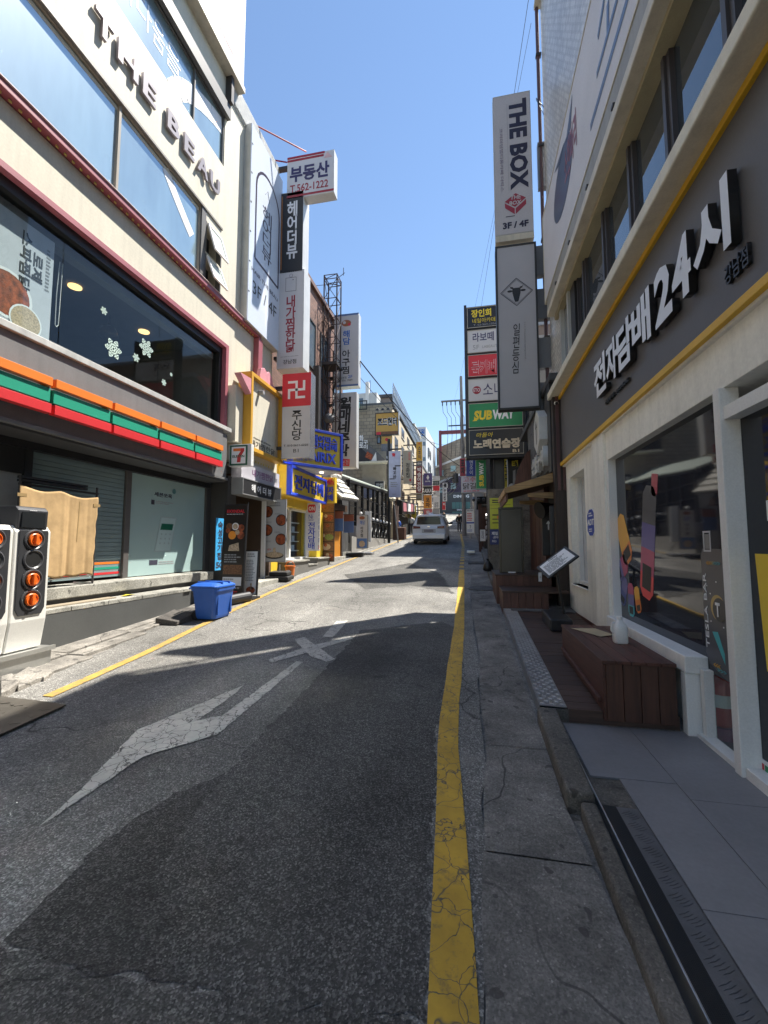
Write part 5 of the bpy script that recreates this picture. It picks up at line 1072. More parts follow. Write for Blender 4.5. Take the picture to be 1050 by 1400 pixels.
for k in range(7):
    y = 22.2 + k * 1.0; z = gz(24) + .42
    MB().tube((xs - .08, y, z), (xs - .08, y, z + .95), .05, 8).build('rail_post', BLACK, PV); MB().lathe([(0, 0), (.08, .03), (.09, .09), (.06, .16), (0, .18)], (xs - .08, y, z + .95), 10).build('post_ball', PWHITE, PV)
    if k < 6:
        MB().path([(xs - .08, y + .15 + .12 * math.sin(a * .8), z + .05 + a * .1) for a in range(9)], .02, 5).path([(xs - .08, y + .7 - .12 * math.sin(a * .8), z + .05 + a * .1) for a in range(9)], .02, 5).build('scroll_rail', M('wrought_steel', (.2, .2, .2), .4, .6), PV); MB().box(xs - .11, xs - .05, y, y + 1, z + .85, z + .9).build('handrail', BLACK, PV)

# ------------------------------------------------------------------ tiled building across the bend and its signs
TB = thing('tiled_building', 'buff tiled three storey building with terrace rail beyond the glass pavilion', 'building', (-7, 32, 2))
TBY = tiled('buff_tiles', (.36, .3, .21), (.2, .17, .13), .42, .25, 'Y', .6, mortar=.02, var=.12); TBX = tiled('buff_tiles_side', (.4, .33, .23), (.24, .2, .15), .42, .25, 'X', .6, mortar=.015, var=.06)
MB().box(-14, -5.3, 29.0, 29.1, 3, 11.4).build('front_wall', TBY, TB); MB().box(-14, -5.3, 29.1, 46, 1.5, 11.2).build('side_wall', M('cream_render', (.62, .52, .36), .75, var=.1, streak=.1), TB)
MB().box(-14, -5.2, 29, 46, 11.4, 11.55).build('parapet', M('parapet_dark', (.1, .1, .1), .5), TB)
mb = MB()
for k in range(34): mb.box(-5.28, -5.25, 29.2 + k * .5, 29.25 + k * .5, 11.55, 12.9)
mb.box(-5.28, -5.24, 29.2, 46, 12.9, 13.0).box(-5.28, -5.24, 29.2, 46, 12.2, 12.25); mb.build('terrace_rail', M('rail_grey', (.35, .36, .38), .4, .4), TB)
g = MB().box(-5.32, -5.3, 29.3, 46, 11.6, 12.8).build('terrace_glass', M('terrace_mesh', (.3, .36, .42), .4), TB)
for k in range(5):
    for z0, z1 in ((7.0, 9.4), (10.1, 10.9), (3.8, 5.8)):
        wn = MB().box(-5.32, -5.29, 30 + k * 3.1, 31.5 + k * 3.1, z0, z1).build('window', M('window_dark_brown', (.04, .025, .02), .15, spec=.7), TB); MB().box(-5.3, -5.24, 29.94 + k * 3.1, 31.56 + k * 3.1, z0 - .06, z0 - .001).build('sill', WHITEP, wn)
for px, py, qx, qy in ((477, 684, 490, 640),): pass
f = FY((478, 648), (512, 590), 28.98)
for a, b, c, d in ((.0, .35, .45, .75), (1.1, .1, 1.25, .3)):
    wn = f.panel('window', a, b, c, d, -.02, .02, SKYG, TB); f.frame('frame', a, b, c, d, .06, .0, .05, DSTEEL, wn)
f.panel('meter_cupboard', .55, .5, 1.5, 1.3, .0, .25, M('cupboard_beige', (.42, .36, .27), .6), TB)
f = FY((478, 546), (502, 560), 28.5); f.frame('balcony_rail', 0, .2, 1, 1, .06, 0, .06, BLACK, TB); 
for k in range(7): f.panel('baluster', .1 + k * .13, .3, .115 + k * .13, 1, .01, .04, BLACK, TB)
f.panel('teal_screen', .15, 0, .5, .7, -.3, -.25, pr('teal_sheet', (.15, .4, .38)), TB)
t, f = sign_y('wide ochre sign with outlined black syllables on the corner of the buff tiled wall', (513, 565), (545, 594), 28.7, .3, pr('ochre_sign', (.58, .33, .06)), frame=M('black_case', (.03, .03, .03), .5), fw=.05)
f.text('조드헌터', .1, .22, .93, .6, PWHITE, t, .075); f.text('조드헌터', .1, .22, .93, .6, PBLACK, t, .03, n=.008); f.panel('photo_strip', .04, .84, .98, .98, .001, .003, FOODB, t); f.panel('red_mark', .06, .84, .25, .98, .004, .006, REDP, t)
for k in range(4): MB().lathe([(.05, 0), (.14, .12)], f.pt(.15 + k * .23, -.12, .45), 10, (0, .6, -.8)).build('lamp', BLACK, t); 
t, f = sign_y('tall narrow sign, yellow over dark blue, under the wide ochre sign', (521.5, 597), (536, 632), 28.75, .2, pr('dull_grey_sign', (.22, .22, .22)), name='vertical_sign')
f.panel('yellow_field', 0, 0, 1, .28, .001, .003, pr('ochre_sign', (.58, .33, .06)), t); f.disc('red_mark', .5, .12, .12, REDP, t, .004, .006); f.text('닭발포차', .1, .36, .9, .48, GREYP, t); f.panel('photo', .05, .55, .95, .97, .001, .003, pr('navy', (.03, .035, .07)), t); f.disc('plate_picture', .3, .78, .2, PWHITE, t, .004, .006, ry=.08); f.disc('plate_picture', .7, .82, .18, PWHITE, t, .004, .006, ry=.08)
# dark triangular awning boards
t = thing('awning_sign', 'dark slanting awning board with white syllables and a grilled meat picture', 'sign', (-6.5, 27.5, 6))
pts = [onY(*p, 27.6) for p in ((479, 588), (497, 603), (514, 616), (527, 629), (525, 631), (479, 631))]
MB().prism([(x, 27.6, z) for x, z in pts], (0, .25, 0)).build('board', M('awning_charcoal', (.1, .1, .105), .5), t)
pts = [onY(*p, 27.57) for p in ((507, 631), (514, 618), (515, 631))]; MB().prism([(x, 27.57, z) for x, z in pts], (0, .02, 0)).build('white_wedge', WHITEP, t)
pts = [onY(*p, 27.57) for p in ((479, 598), (508, 626), (504, 631), (479, 631))]; MB().prism([(x, 27.58, z) for x, z in pts], (0, .018, 0)).build('black_panel', PBLACK, t)
pts = [onY(*p, 27.56) for p in ((502, 617), (510, 622), (508, 629), (499, 625))]; MB().prism([(x, 27.56, z) for x, z in pts], (0, .015, 0)).build('meat_picture', FOODR, t)
f = FY((491, 595), (497, 612), 27.56); f.text('화\n로', 0, 0, 1, 1, PWHITE, t, .02); f = FY((497, 602), (503, 614), 27.56); f.text('구\n이', 0, 0, 1, 1, PWHITE, t, .02)
MB().box(onY(479, 632, 27.5)[0], onY(530, 632, 27.5)[0], 27.3, 27.9, onY(500, 634, 27.5)[1], onY(500, 631.5, 27.5)[1]).build('ledge', BEIGE, t)
t, f = sign_y('small black sign with white handwriting over the pavilion end', (512, 658), (525, 678), 28.2, .15, PBLACK); f.text('장미\n갈비', .15, .15, .9, .8, PWHITE, t)
t = thing('street_pole', 'black steel pole at the pavilion end carrying the bluish banner', 'pole', (-5.05, 26.3, 1.5)); MB().tube((-5.02, 26.3, 1.5), (-5.02, 26.3, 8.2), .09, 10).build('shaft', BLACK, t); MB().box(-5.02, -4.2, 26.25, 26.35, 7.5, 7.58).build('arm', BLACK, t)
t = thing('leaning_pole', 'thin grey pole with a plastic bag tied on at the pavilion corner', 'pole', (-4.6, 26.4, 1.6)); MB().tube((-4.45, 26.4, 1.6), (-4.75, 26.4, 4.4), .05, 8).build('shaft', STEEL, t); MB().lathe([(0, 0), (.2, .08), (.24, .2), (.1, .36), (0, .4)], (-4.8, 26.35, 4.2), 10).build('plastic_bag', M('bag_cream', (.6, .56, .45), .5), t)
t, f = sign_y('pale bluish banner with red leaf mark and stepped black lettering', (531.5, 617), (548, 680), 26, .06, M('banner_blue_white', (.5, .52, .66), .5, grain=0), name='vertical_banner', cat='banner')
f.poly('leaf_mark', [(.25, .05), (.5, .04), (.45, .1), (.35, .13)], REDP, t); f.poly('leaf_mark', [(.42, .07), (.56, .06), (.5, .14)], REDP, t, .005, .007); f.text('빠\n꼬\n바', .36, .34, .64, .6, PBLACK, t, .03); f.panel('bar', .05, .59, .5, .61, .001, .003, PBLACK, t); f.panel('bar', .5, .31, 1, .335, .001, .003, PBLACK, t); f.print_lines(.15, .66, .85, .78, 3, GREYP, t); f.print_lines(.3, .92, .7, .94, 1, GREYP, t)
t, f = sign_y('beige vertical sign with black brush syllables next to the bluish banner', (551, 616), (563.5, 661), 30.5, .2, pr('beige_sign', (.4, .37, .3)), name='vertical_sign', arms=-5.3)
f.text('정\n종\n집', .3, .38, .75, .82, PBLACK, t, .02); f.print_lines(.15, .06, .4, .3, 6, GREYP, t); f.print_lines(.6, .06, .85, .3, 6, REDP, t); f.panel('red_stamp', .7, .86, .9, .93, .001, .003, REDP, t)
t = thing('shop_awning', 'black shop awning with a lit row of white and pink lettering panels', 'awning', (-5, 33, 4))
MB().hexa([(-5.35, 31, 3.75), (-4.9, 31, 3.75), (-4.9, 41, 4.5), (-5.35, 41, 4.5), (-5.35, 31, 4.9), (-4.95, 31, 4.75), (-4.95, 41, 5.4), (-5.35, 41, 5.5)]).build('hood', BLACK, t); 
for k in range(4): MB().hexa([(-4.93, 31.4 + k * 2.1, 4.0 + k * .15), (-4.88, 31.4 + k * 2.1, 4.0 + k * .15), (-4.88, 33.3 + k * 2.1, 4.12 + k * .15), (-4.93, 33.3 + k * 2.1, 4.12 + k * .15), (-4.93, 31.4 + k * 2.1, 4.65 + k * .15), (-4.89, 31.4 + k * 2.1, 4.65 + k * .15), (-4.89, 33.3 + k * 2.1, 4.75 + k * .15), (-4.93, 33.3 + k * 2.1, 4.75 + k * .15)]).build('lettering_panel', PWHITE if k % 2 else pr('pink_panel', (.6, .25, .3)), t)
MB().box(-9, -5.25, 29.3, 45, 1.5, 3.8).build('shop_recess', RECESS_DARK, TB); MB().box(-5.6, -5.1, 29.2, 30.6, 1.6, 4.3).build('brick_pier', tiled('dark_brick', (.09, .055, .045), (.04, .03, .03), .22, .075, 'Y', .7), TB); MB().box(-6.2, -5.6, 29.15, 29.25, 1.9, 4.0).build('pink_poster', pr('pink_poster', (.4, .15, .2)), TB)
t = thing('planter_box', 'dark brown timber planter box beside the shop doorway', 'planter', (-5.0, 31, 2.0)); MB().gbox(-5.7, -4.5, 29.3, 30.2, .02, .85).build('box', PLANK_Z, t, bev=.02); MB().gbox(-5.65, -4.55, 29.35, 30.15, .8, .84).build('soil', RECESS_DARK, t)
t = thing('small_sign', 'little yellow sign under the dark awning far up the street', 'sign', (-4.6, 38, 3)); f = FY((562, 691), (569, 709), 38); f.panel('board', 0, 0, 1, 1, -.1, 0, pr('lemon', (.6, .5, .05)), t); f.text('S', .2, .2, .8, .7, PBLACK, t, .02)
# further facades, left
def block(label, cat, y0, y1, xa, z0, z1, mat, wins, xw=-16, glass=SKYG, name='building'):
    b = thing(name, label, cat, (xa - 3, y0, z0)); MB().box(xw, xa, y0, y1, z0, z1).build('wall', mat, b); MB().box(xw, xa + .1, y0 - .08, y1, z1, z1 + .25).build('parapet', GREYP, b)
    n, rows, h0 = wins
    for r in range(rows):
        for k in range(n):
            a = y0 + (k + .25) * (y1 - y0) / n; c = a + .55 * (y1 - y0) / n; z = h0 + r * (z1 - h0) / max(1, rows)
            wn = MB().box(xa - .05, xa + .02, a, c, z, z + .55 * (z1 - h0) / rows).build('window', glass, b); MB().box(xa, xa + .06, a - .05, c + .05, z - .1, z - .002).build('sill', WHITEP, wn)
    return b
block('narrow tan building beyond the buff tiled one, seen edge on', 'building', 46.2, 57, -5.5, 2, 10.8, M('tan_render', (.42, .34, .25), .7, streak=.1), (4, 3, 4.5))
block('pale building past the tan one on the bend of the street', 'building', 57.2, 76, -5.8, 3, 10.6, M('pale_render', (.5, .46, .4), .7), (5, 2, 5.5))
b = thing('arch_tower', 'grey stone tower with one tall arched window over the signs', 'building', (-8, 48, 8)); MB().box(-10, -6.3, 48, 54, 6, 15.1).build('wall', M('grey_stone', (.34, .33, .31), .7, var=.1), b); MB().box(-10.2, -6.1, 47.8, 54.2, 15.1, 15.4).build('cornice', BEIGE, b); MB().box(-10.1, -6.2, 47.9, 54, 14.5, 14.8).build('dark_band', DGREY, b)
pts = [(-8.05 + .75 * math.cos(a * math.pi / 10), 47.97, 13.1 + .8 * math.sin(a * math.pi / 10)) for a in range(11)] + [(-8.8, 47.97, 11.2), (-7.3, 47.97, 11.2)]
MB().prism(pts, (0, .05, 0)).build('arched_window', SKYG, b); pts2 = [(-8.05 + (p[0] + 8.05) * 1.18, 47.985, 12.4 + (p[2] - 12.4) * 1.12) for p in pts]; MB().prism(pts2, (0, .02, 0)).build('arch_surround', WHITEP, b)
b = thing('penthouse', 'white penthouse block on the roof behind the terrace rail', 'building', (-11, 36, 12)); f = FY((478, 539), (515, 556), 36); MB().box(f.O.x - 4, f.O.x + f.W, 36, 42, 11, f.O.z + f.H).build('wall', M('penthouse_white', (.6, .6, .58), .6), b); f.panel('window', .3, .35, .5, .9, 0, .03, SKYG, b); MB().box(f.O.x + f.W - 1.0, f.O.x + f.W - .7, 35.9, 36.3, 13, f.O.z + f.H + 1).build('stack', WHITEP, b)
b = thing('roof_house', 'brown capped stair house on the roof, next to the white penthouse', 'building', (-8, 38, 12)); f = FY((512, 541), (541, 562), 38); MB().box(f.O.x, f.O.x + f.W - .6, 38, 44, 11, f.O.z + f.H - .3).build('wall', M('house_grey_brown', (.24, .2, .18), .7), b); MB().box(f.O.x - .3, f.O.x + f.W - .3, 37.8, 44, f.O.z + f.H - .3, f.O.z + f.H).build('roof', DGREY, b)
t = thing('aerial', 'thin rooftop aerial on the white penthouse', 'aerial', (-13, 36, 14)); f = FY((506, 520), (509, 545), 36.1); MB().tube((f.O.x, 36.1, f.O.z), (f.O.x, 36.1, f.O.z + f.H), .03, 5).build('rod', DSTEEL, t)
b = thing('white_tower', 'white office tower with blue rooftop lettering at the far end of the street', 'building', (-12, 88, 8)); WTW = M('white_tower', (.6, .62, .64), .6)
MB().box(-16, -9.0, 88, 92, 6, 26.2).build('wall', WTW, b); MB().hexa([(-9, 88, 6), (-8.9, 88, 6), (-8.2, 104, 6), (-9, 104, 6), (-9, 88, 26.2), (-8.9, 88, 26.2), (-8.2, 104, 26.2), (-9, 104, 26.2)]).build('side_wall', WTW, b)
f = Face((-14.5, 87.95, 6), (1, 0, 0), (0, 0, 1), 5.6, 20.2); f.text('자생한방병원', .05, .02, .95, .1, BLUEINK, b, .02, ext=.05)
for r in range(5):
    f.panel('window', .42, .16 + r * .16, .98, .2 + r * .16, 0, .05, SKYG, b)
    for k in range(4): MB().box(-8.93, -8.55, 90.5 + k * 3.2, 92.3 + k * 3.2, 20.5 - r * 3.2, 22.3 - r * 3.2).build('window', SKYG, b)
# the great curved building closing the view
b = thing('curved_building', 'broad curved building, buff stone above and dark purple below, closing the street', 'building', (-2, 100, 8))
def arc(mb, z0, z1, r0, dx0=-10, dx1=8, yo=101, n=16, tilt=.26):
    for i in range(n):
        a0, a1 = dx0 + (dx1 - dx0) * i / n, dx0 + (dx1 - dx0) * (i + 1) / n; y = lambda x: yo - r0 - .30 * x + .02 * x * x
        s0, s1 = tilt * a0, tilt * a1
        mb.hexa([(a0, y(a0), z0 + s0), (a1, y(a1), z0 + s1), (a1, y(a1) + 6, z0 + s1), (a0, y(a0) + 6, z0 + s0), (a0, y(a0), z1 + s0), (a1, y(a1), z1 + s1), (a1, y(a1) + 6, z1 + s1), (a0, y(a0) + 6, z1 + s0)])
    return mb
BUFF = tiled('buff_stone', (.3, .25, .19), (.2, .17, .13), 1.4, .6, 'Y', .7, mortar=.04, var=.1); PURP = M('purple_panels', (.055, .04, .085), .45, var=.12)
arc(MB(), 18.9, 22.5, 0).build('wall', BUFF, b); arc(MB(), 22.5, 23.0, .15).build('white_band', WHITEP, b); arc(MB(), 23.0, 27.3, .1, -8).build('wall', BUFF, b); arc(MB(), 18.4, 18.9, .3).build('white_band', M('awning_white', (.55, .55, .58), .5), b); arc(MB(), 12.5, 18.4, .05).build('purple_wall', PURP, b)
MB().box(-10, 8, 98.5, 106, 4, 13.5).build('lower_wall', M('dark_lower', (.04, .045, .05), .4), b)
MB().box(-7.2, -6.6, 102, 103, 18, 29).box(-6.6, 9, 102.3, 103, 28.2, 29).build('maroon_frame', M('maroon_frame', (.16, .03, .045), .5), b)
for r, z in ((0, 20.2), (1, 16.0), (2, 13.6)):
    for k in range(5):
        x = -7.4 + k * 2.9; y = 101 - .30 * x + .02 * x * x
        wn = MB().box(x, x + 1.2, y - .25 - .4, y + 1, z + .26 * x, z + 1.3 + .26 * x).build('window', glass_mat('pale_pane', (.25, .36, .36), .1, .6) if 'pale_pane' not in MATS else MATS['pale_pane'], b)
        MB().box(x - .1, x + 1.3, y - .75, y - .64, z - .12 + .26 * x, z + .26 * x - .002).build('sill', GREYP, wn)
f = Face((-5.5, 98.4, 7.0), (1, 0, 0), (0, 0, 1), 7, 6); f.text('DINING', .25, .02, .75, .13, PWHITE, b, .03); f.text('SMART', .35, .56, .6, .62, PWHITE, b, .03)
for k in range(6): f.panel('glass_panel', .2 + k * .12, .3, .31 + k * .12, .55, .0, .05, pr('teal_glass', (.06, .16, .15)), b); f.panel('glass_panel', .2 + k * .12, .66, .31 + k * .12, .95, .0, .05, pr('teal_glass', (.06, .16, .15)), b)
# sign stacks up the left side
def stack(rows):
    for lab, pa, pb, Y, face, texts, nm in rows:
        t, f = sign_y(lab, pa, pb, Y, .25, face, name=nm, arms=-5.5)
        for tx in texts: f.text(*tx[:5], tx[5], t, .03)
MRN = pr('maroon_sign', (.2, .02, .03)); DPUR = pr('purple_sign', (.07, .05, .2)); ORS = pr('orange_sign', (.75, .3, .03)); OCS = pr('amber_sign', (.7, .4, .04))
stack([
 ('amber vertical sign with white edged syllables, above the dark red one', (569, 604), (577.5, 630), 34, OCS, [('스\n고\n이', .3, .25, .75, .9, INK), ('m', .35, .06, .65, .15, REDP)], 'vertical_sign'),
 ('dark red vertical sign with tall white outlined syllables', (568.5, 637), (577.5, 674), 34, MRN, [('박\n승\n이\n전\n당', .2, .06, .85, .94, PWHITE)], 'vertical_sign'),
 ('dark grey plate with white marks between the amber and dark red signs', (569, 631), (577.5, 636.5), 34, PBLACK, [('HHH', .15, .2, .85, .8, PWHITE)], 'lightbox_sign'),
 ('small olive sign under the dark red vertical sign', (569, 675), (577, 684), 34, pr('olive_sign', (.16, .13, .06)), [('포차', .15, .2, .85, .8, GREYP)], 'lightbox_sign'),
 ('violet square sign with a white flower mark', (579, 647), (591, 664), 38, DPUR, [('♣', .35, .15, .65, .5, PWHITE), ('HOTEL', .2, .6, .8, .7, PWHITE)], 'lightbox_sign'),
 ('black sign with white swash lettering under the violet square', (579, 665), (591, 675.5), 38, PBLACK, [('ASKA', .1, .3, .95, .8, PWHITE)], 'lightbox_sign'),
 ('orange sign with two large black syllables', (579, 677), (590.5, 695), 38, ORS, [('포\n차', .25, .2, .75, .92, PBLACK)], 'lightbox_sign'),
 ('pinkish red sign, lowest below the orange one', (579, 696), (591, 706), 38, pr('coral_sign', (.6, .15, .15)), [('왕', .3, .2, .7, .8, PWHITE)], 'lightbox_sign'),
 ('cream blank sign, top of the stack right of the violet square', (592, 651), (601, 656.5), 43, SIGNG, [], 'lightbox_sign'),
 ('dark green strip sign beneath the cream blank sign', (592, 657.5), (601, 663), 43, pr('dark_green_sign', (.03, .05, .04)), [('전집', .2, .2, .8, .8, GREYP)], 'lightbox_sign'),
 ('plain red sign in the middle of the far stack', (592, 664), (601, 671), 43, REDP, [], 'lightbox_sign'),
 ('grey sign with small dark figures below the plain red one', (592, 672), (601, 677.5), 43, SIGNG, [('07', .1, .3, .4, .7, PBLACK)], 'lightbox_sign'),
 ('yellow and white sign with blue grey syllables at the foot of the far stack', (592, 678.5), (601, 695), 43, SIGNW, [('곱창\n곱창', .2, .48, .85, .92, GREYP)], 'lightbox_sign'),
 ('grey blank sign beneath the yellow and white sign', (592, 696), (601, 706), 43, pr('blank_grey', (.3, .31, .34)), [], 'lightbox_sign'),
 ('white vertical sign with four black syllables standing clear at the far bend', (605, 667), (611, 685), 52, SIGNW, [('부\n산\n집', .2, .08, .8, .95, PBLACK)], 'vertical_sign'),
 ('dark round emblem sign on top of the white vertical sign at the bend', (605, 660), (612, 666.5), 52, SIGNG, [('●', .2, .1, .8, .9, PBLACK)], 'lightbox_sign'),
 ('small red and white sign under the white vertical sign at the bend', (604.5, 686), (609, 697), 52, REDP, [('회', .2, .15, .8, .45, PWHITE)], 'lightbox_sign'),
])
# ------------------------------------------------------------------ right: hanging signs before the tall building
GRB_ = M('bracket_grey', (.16, .165, .18), .5)
t, f = sign_y('white light box with dark sideways lettering and a red cube drawing, high over the pavement', (673.5, 133), (730, 317), 8.36, .16, M('sign_lilac_white', (.5, .475, .49), .4, var=.05, scale=1.2), case=M('case_dull', (.42, .4, .36), .5, .2))
VIO = pr('dark_violet', (.02, .016, .04))
f.text('THE BOX', .42, .05, .9, .69, VIO, t, .045, rot=-90); f.panel('rule', .375, .07, .382, .69, .001, .003, GREYP, t); f.text('프리미엄멀티룸카페 더박스', .16, .24, .25, .69, pr('mauve', (.2, .16, .22)), t, .0, rot=-90)
MR = pr('cube_red', (.32, .03, .05)); c0 = (.52, .80)
f.poly('printed_cube', [(.26, .765), (.55, .715), (.82, .755), (.53, .81)], MR, t); f.poly('printed_cube', [(.26, .775), (.52, .82), (.52, .86), (.27, .81)], MR, t); f.poly('printed_cube', [(.545, .82), (.82, .766), (.82, .80), (.545, .86)], MR, t); f.text('THE\nBOX', .38, .73, .7, .795, SIGNG, t, .02, n=.006, shear=.1)
f.panel('ground_stroke', .28, .868, .52, .873, .001, .003, VIO, t); f.text('3F / 4F', .2, .91, .87, .955, VIO, t, .04)
f.panel('bottom_box', -.0, 1.0, 1.0, 1.04, -.16, .01, BEIGE, t); MB().box(1.44, 1.6, 8.5, 8.62, f.pt(0, .66).z, f.pt(0, .34).z).build('bracket', GRB_, t)
MB().path([(1.44, 8.5, f.pt(0, .02).z), (1.58, 8.4, f.pt(0, .14).z)], .008).path([(1.44, 8.5, f.pt(0, .03).z), (1.58, 8.4, f.pt(0, .2).z)], .006).build('cable', BLACK, t)
t, f = sign_y('white light box in black frame with a bull head in a diamond and brush syllables', (677, 338), (739, 557), 8.33, .2, M('sign_grey_white', (.42, .41, .43), .4, var=.05, scale=1.2, grain=.01), M('black_case', (.03, .03, .03), .5), frame=M('black_case', (.03, .03, .03), .5), fw=.035)
dm = [(.5, .215), (.88, .285), (.5, .375), (.13, .305)]
def outline(f, pts, wd, mat, par, name='outline', n=.002):
    mb = MB(); cl = list(pts) + [pts[0]]
    for (a, b), (c, d) in zip(cl, cl[1:]):
        A, B = f.pt(a, b, n), f.pt(c, d, n); q = (B - A).normalized().cross(f.N) * wd; mb.prism([A - q, B - q, B + q, A + q], f.N * .002)
    return mb.build(name, mat, par)
dm = [(.5, .21), (.89, .295), (.5, .38), (.11, .295)]
outline(f, dm, .006, INK, t); outline(f, [(.5 + (a - .5) * .9, .295 + (b - .295) * .9) for a, b in dm], .002, INK, t)
f.poly('bull_head', [(.4, .27), (.6, .27), (.6, .3), (.56, .34), (.54, .355), (.46, .355), (.44, .34), (.4, .3)], PBLACK, t); f.poly('bull_horn', [(.41, .275), (.36, .272), (.33, .255), (.36, .262), (.42, .265)], PBLACK, t); f.poly('bull_horn', [(.59, .275), (.64, .272), (.67, .255), (.64, .262), (.58, .265)], PBLACK, t)
f.disc('bull_ear', .34, .288, .05, PBLACK, t, ry=.022); f.disc('bull_ear', .66, .288, .05, PBLACK, t, ry=.022)
f.text('일\n편\n등\n심', .35, .49, .56, .79, PBLACK, t, .005, line=.95, shear=.08); f.text('1++ Premium aging beef', .65, .485, .7, .71, GREYP, t, 0, rot=-90)
for v in (.09, .36, .66, .93): MB().box(f.O.x + f.W, 1.62, 8.46, 8.6, f.pt(0, v).z - .3, f.pt(0, v).z + .3).build('bracket', GRB_, t)  # brackets made taller than real ones, to close the sunlit gap by the wall

# ------------------------------------------------------------------ dark timber restaurant
RS = thing('restaurant', 'low dark timber restaurant front with a slanting stone fascia and wooden steps', 'restaurant', (2.5, 9.5, .5))
WDK = wood('charred_boards', (.045, .03, .024), 'Z', .6); WRD = wood('red_brown_boards', (.10, .042, .03), 'Z', .55); STN = concrete('dark_stone', (.13, .13, .13), .5)
def sx(name, y0, y1, z0, z1, x0, x1, mat, par=None, **k): return MB().box(x0, x1, y0, y1, z0, z1).build(name, mat, par or RS, **k)
sx('core', 7.6, 12.0, .2, 4.3, 1.7, 8, DGREY)
sx('roof', 7.5, 12.0, 4.3, 4.42, 1.35, 8, DGREY)
for k in range(14): sx('wall_board', 7.46 + k * .325, 7.46 + k * .325 + .318, .4, 3.0, 1.56 - .004 * (k % 2), 1.72, WDK if k in (0, 1, 2, 3, 4) else WRD)
sx('dark_doorway', 8.2, 9.0, .6, 2.5, 1.53, 1.55, RECESS_DARK); sx('post', 7.46, 7.62, .4, 4.2, 1.38, 1.56, WDK); sx('post', 9.05, 9.2, .5, 3, 1.46, 1.56, WRD)
sx('stone_fascia', 7.9, 10.8, 2.85, 4.35, 1.4, 1.6, STN, bev=.01); sx('black_gap', 7.62, 7.88, 2.75, 4.4, 1.36, 1.6, BLACK)  # dark gap beside the fascia: its shade is a solid black block
for z in (3.0, 3.3): sx('utility_pipe', 7.44, 7.5, 2.4, 4.2, 1.42 + (z - 3) * .3, 1.47 + (z - 3) * .3, M('pipe_brown', (.09, .04, .04), .5))
# raised white pieces of the restaurant sign, seen nearly edge-on
t = thing('letter_sign', 'white hexagon lamp with an arrow and raised white letter blocks on the dark stone fascia', 'sign', (1.35, 8.8, 3.5))
c = V((1.24, 8.35, 3.62)); hexp = [c + V((0, .36 * math.sin(a * math.pi / 3), .42 * math.cos(a * math.pi / 3))) for a in range(6)]
WL = M('white_acrylic', (.62, .62, .6), .35); MB().prism(hexp, (.16, 0, 0)).build('hexagon_lamp', WL, t, bev=.01)
f = Face((1.238, 8.71, 3.2), (0, -1, 0), (0, 0, 1), .72, .84); f.poly('arrow', [(.5, .25), (.62, .42), (.53, .42), (.53, .78), (.47, .78), (.47, .42), (.38, .42)], PBLACK, t); MB().box(1.39, 1.41, 8.25, 8.45, 3.5, 3.7).build('mount', DSTEEL, t)
f = Face((1.4, 9.5, 2.92), (0, -1, 0), (0, 0, 1), 1.5, .36)
for k, ch in enumerate('숯불구이'): f.text(ch, .02 + k * .25, 0, .24 + k * .25, 1, WL, t, .03, n=.02, ext=.09, name='letter_block')
# timber awning
AW = thing('timber_awning', 'sloping awning of ochre edged brown boards over the restaurant door', 'awning', (1.1, 8.4, 2.5))
xo, xi, ya, yb = .62, 1.58, 7.75, 9.5
za_o, za_i = 2.47, 2.74
OCW = wood('ochre_timber', (.36, .23, .1), 'X'); 
for k in range(6):
    y0 = ya + .04 + k * (yb - ya - .08) / 6; y1 = ya + .04 + (k + 1) * (yb - ya - .08) / 6 - .006; g = .055 * (y0 - ya)
    MB().hexa([(xo, y0, za_o - .05), (xi, y0, za_i - .05), (xi, y1, za_i - .05), (xo, y1, za_o - .05), (xo, y0, za_o), (xi, y0, za_i), (xi, y1, za_i), (xo, y1, za_o)]).build('board', PLANK, AW)
MB().hexa([(xo - .03, ya, za_o - .07), (xi, ya, za_i - .12), (xi, ya + .035, za_i - .12), (xo - .03, ya + .035, za_o - .07), (xo - .03, ya, za_o + .03), (xi, ya, za_i + .06), (xi, ya + .035, za_i + .06), (xo - .03, ya + .035, za_o + .03)]).build('edge_board', OCW, AW, bev=.004)
MB().box(xo - .032, xo, ya + .036, yb, za_o - .08, za_o + .03).build('edge_board', wood('ochre_timber_y', (.34, .22, .1), 'Y'), AW, bev=.004)
MB().box(xo, xo + .03, ya + .05, yb, za_o - .2, za_o - .06).build('valance', WRD, AW)
for y in (7.85, 9.2): MB().hexa([(1.0, y, za_o - .12), (1.5, y, 2.3), (1.5, y + .06, 2.3), (1.0, y + .06, za_o - .12), (1.0, y, za_o - .06), (1.56, y, 2.42), (1.56, y + .06, 2.42), (1.0, y + .06, za_o - .06)]).build('bracket', OCW, AW)
MB().box(1.44, 1.6, 7.68, 7.745, 2.4, 2.86).build('end_block', OCW, AW, bev=.004)
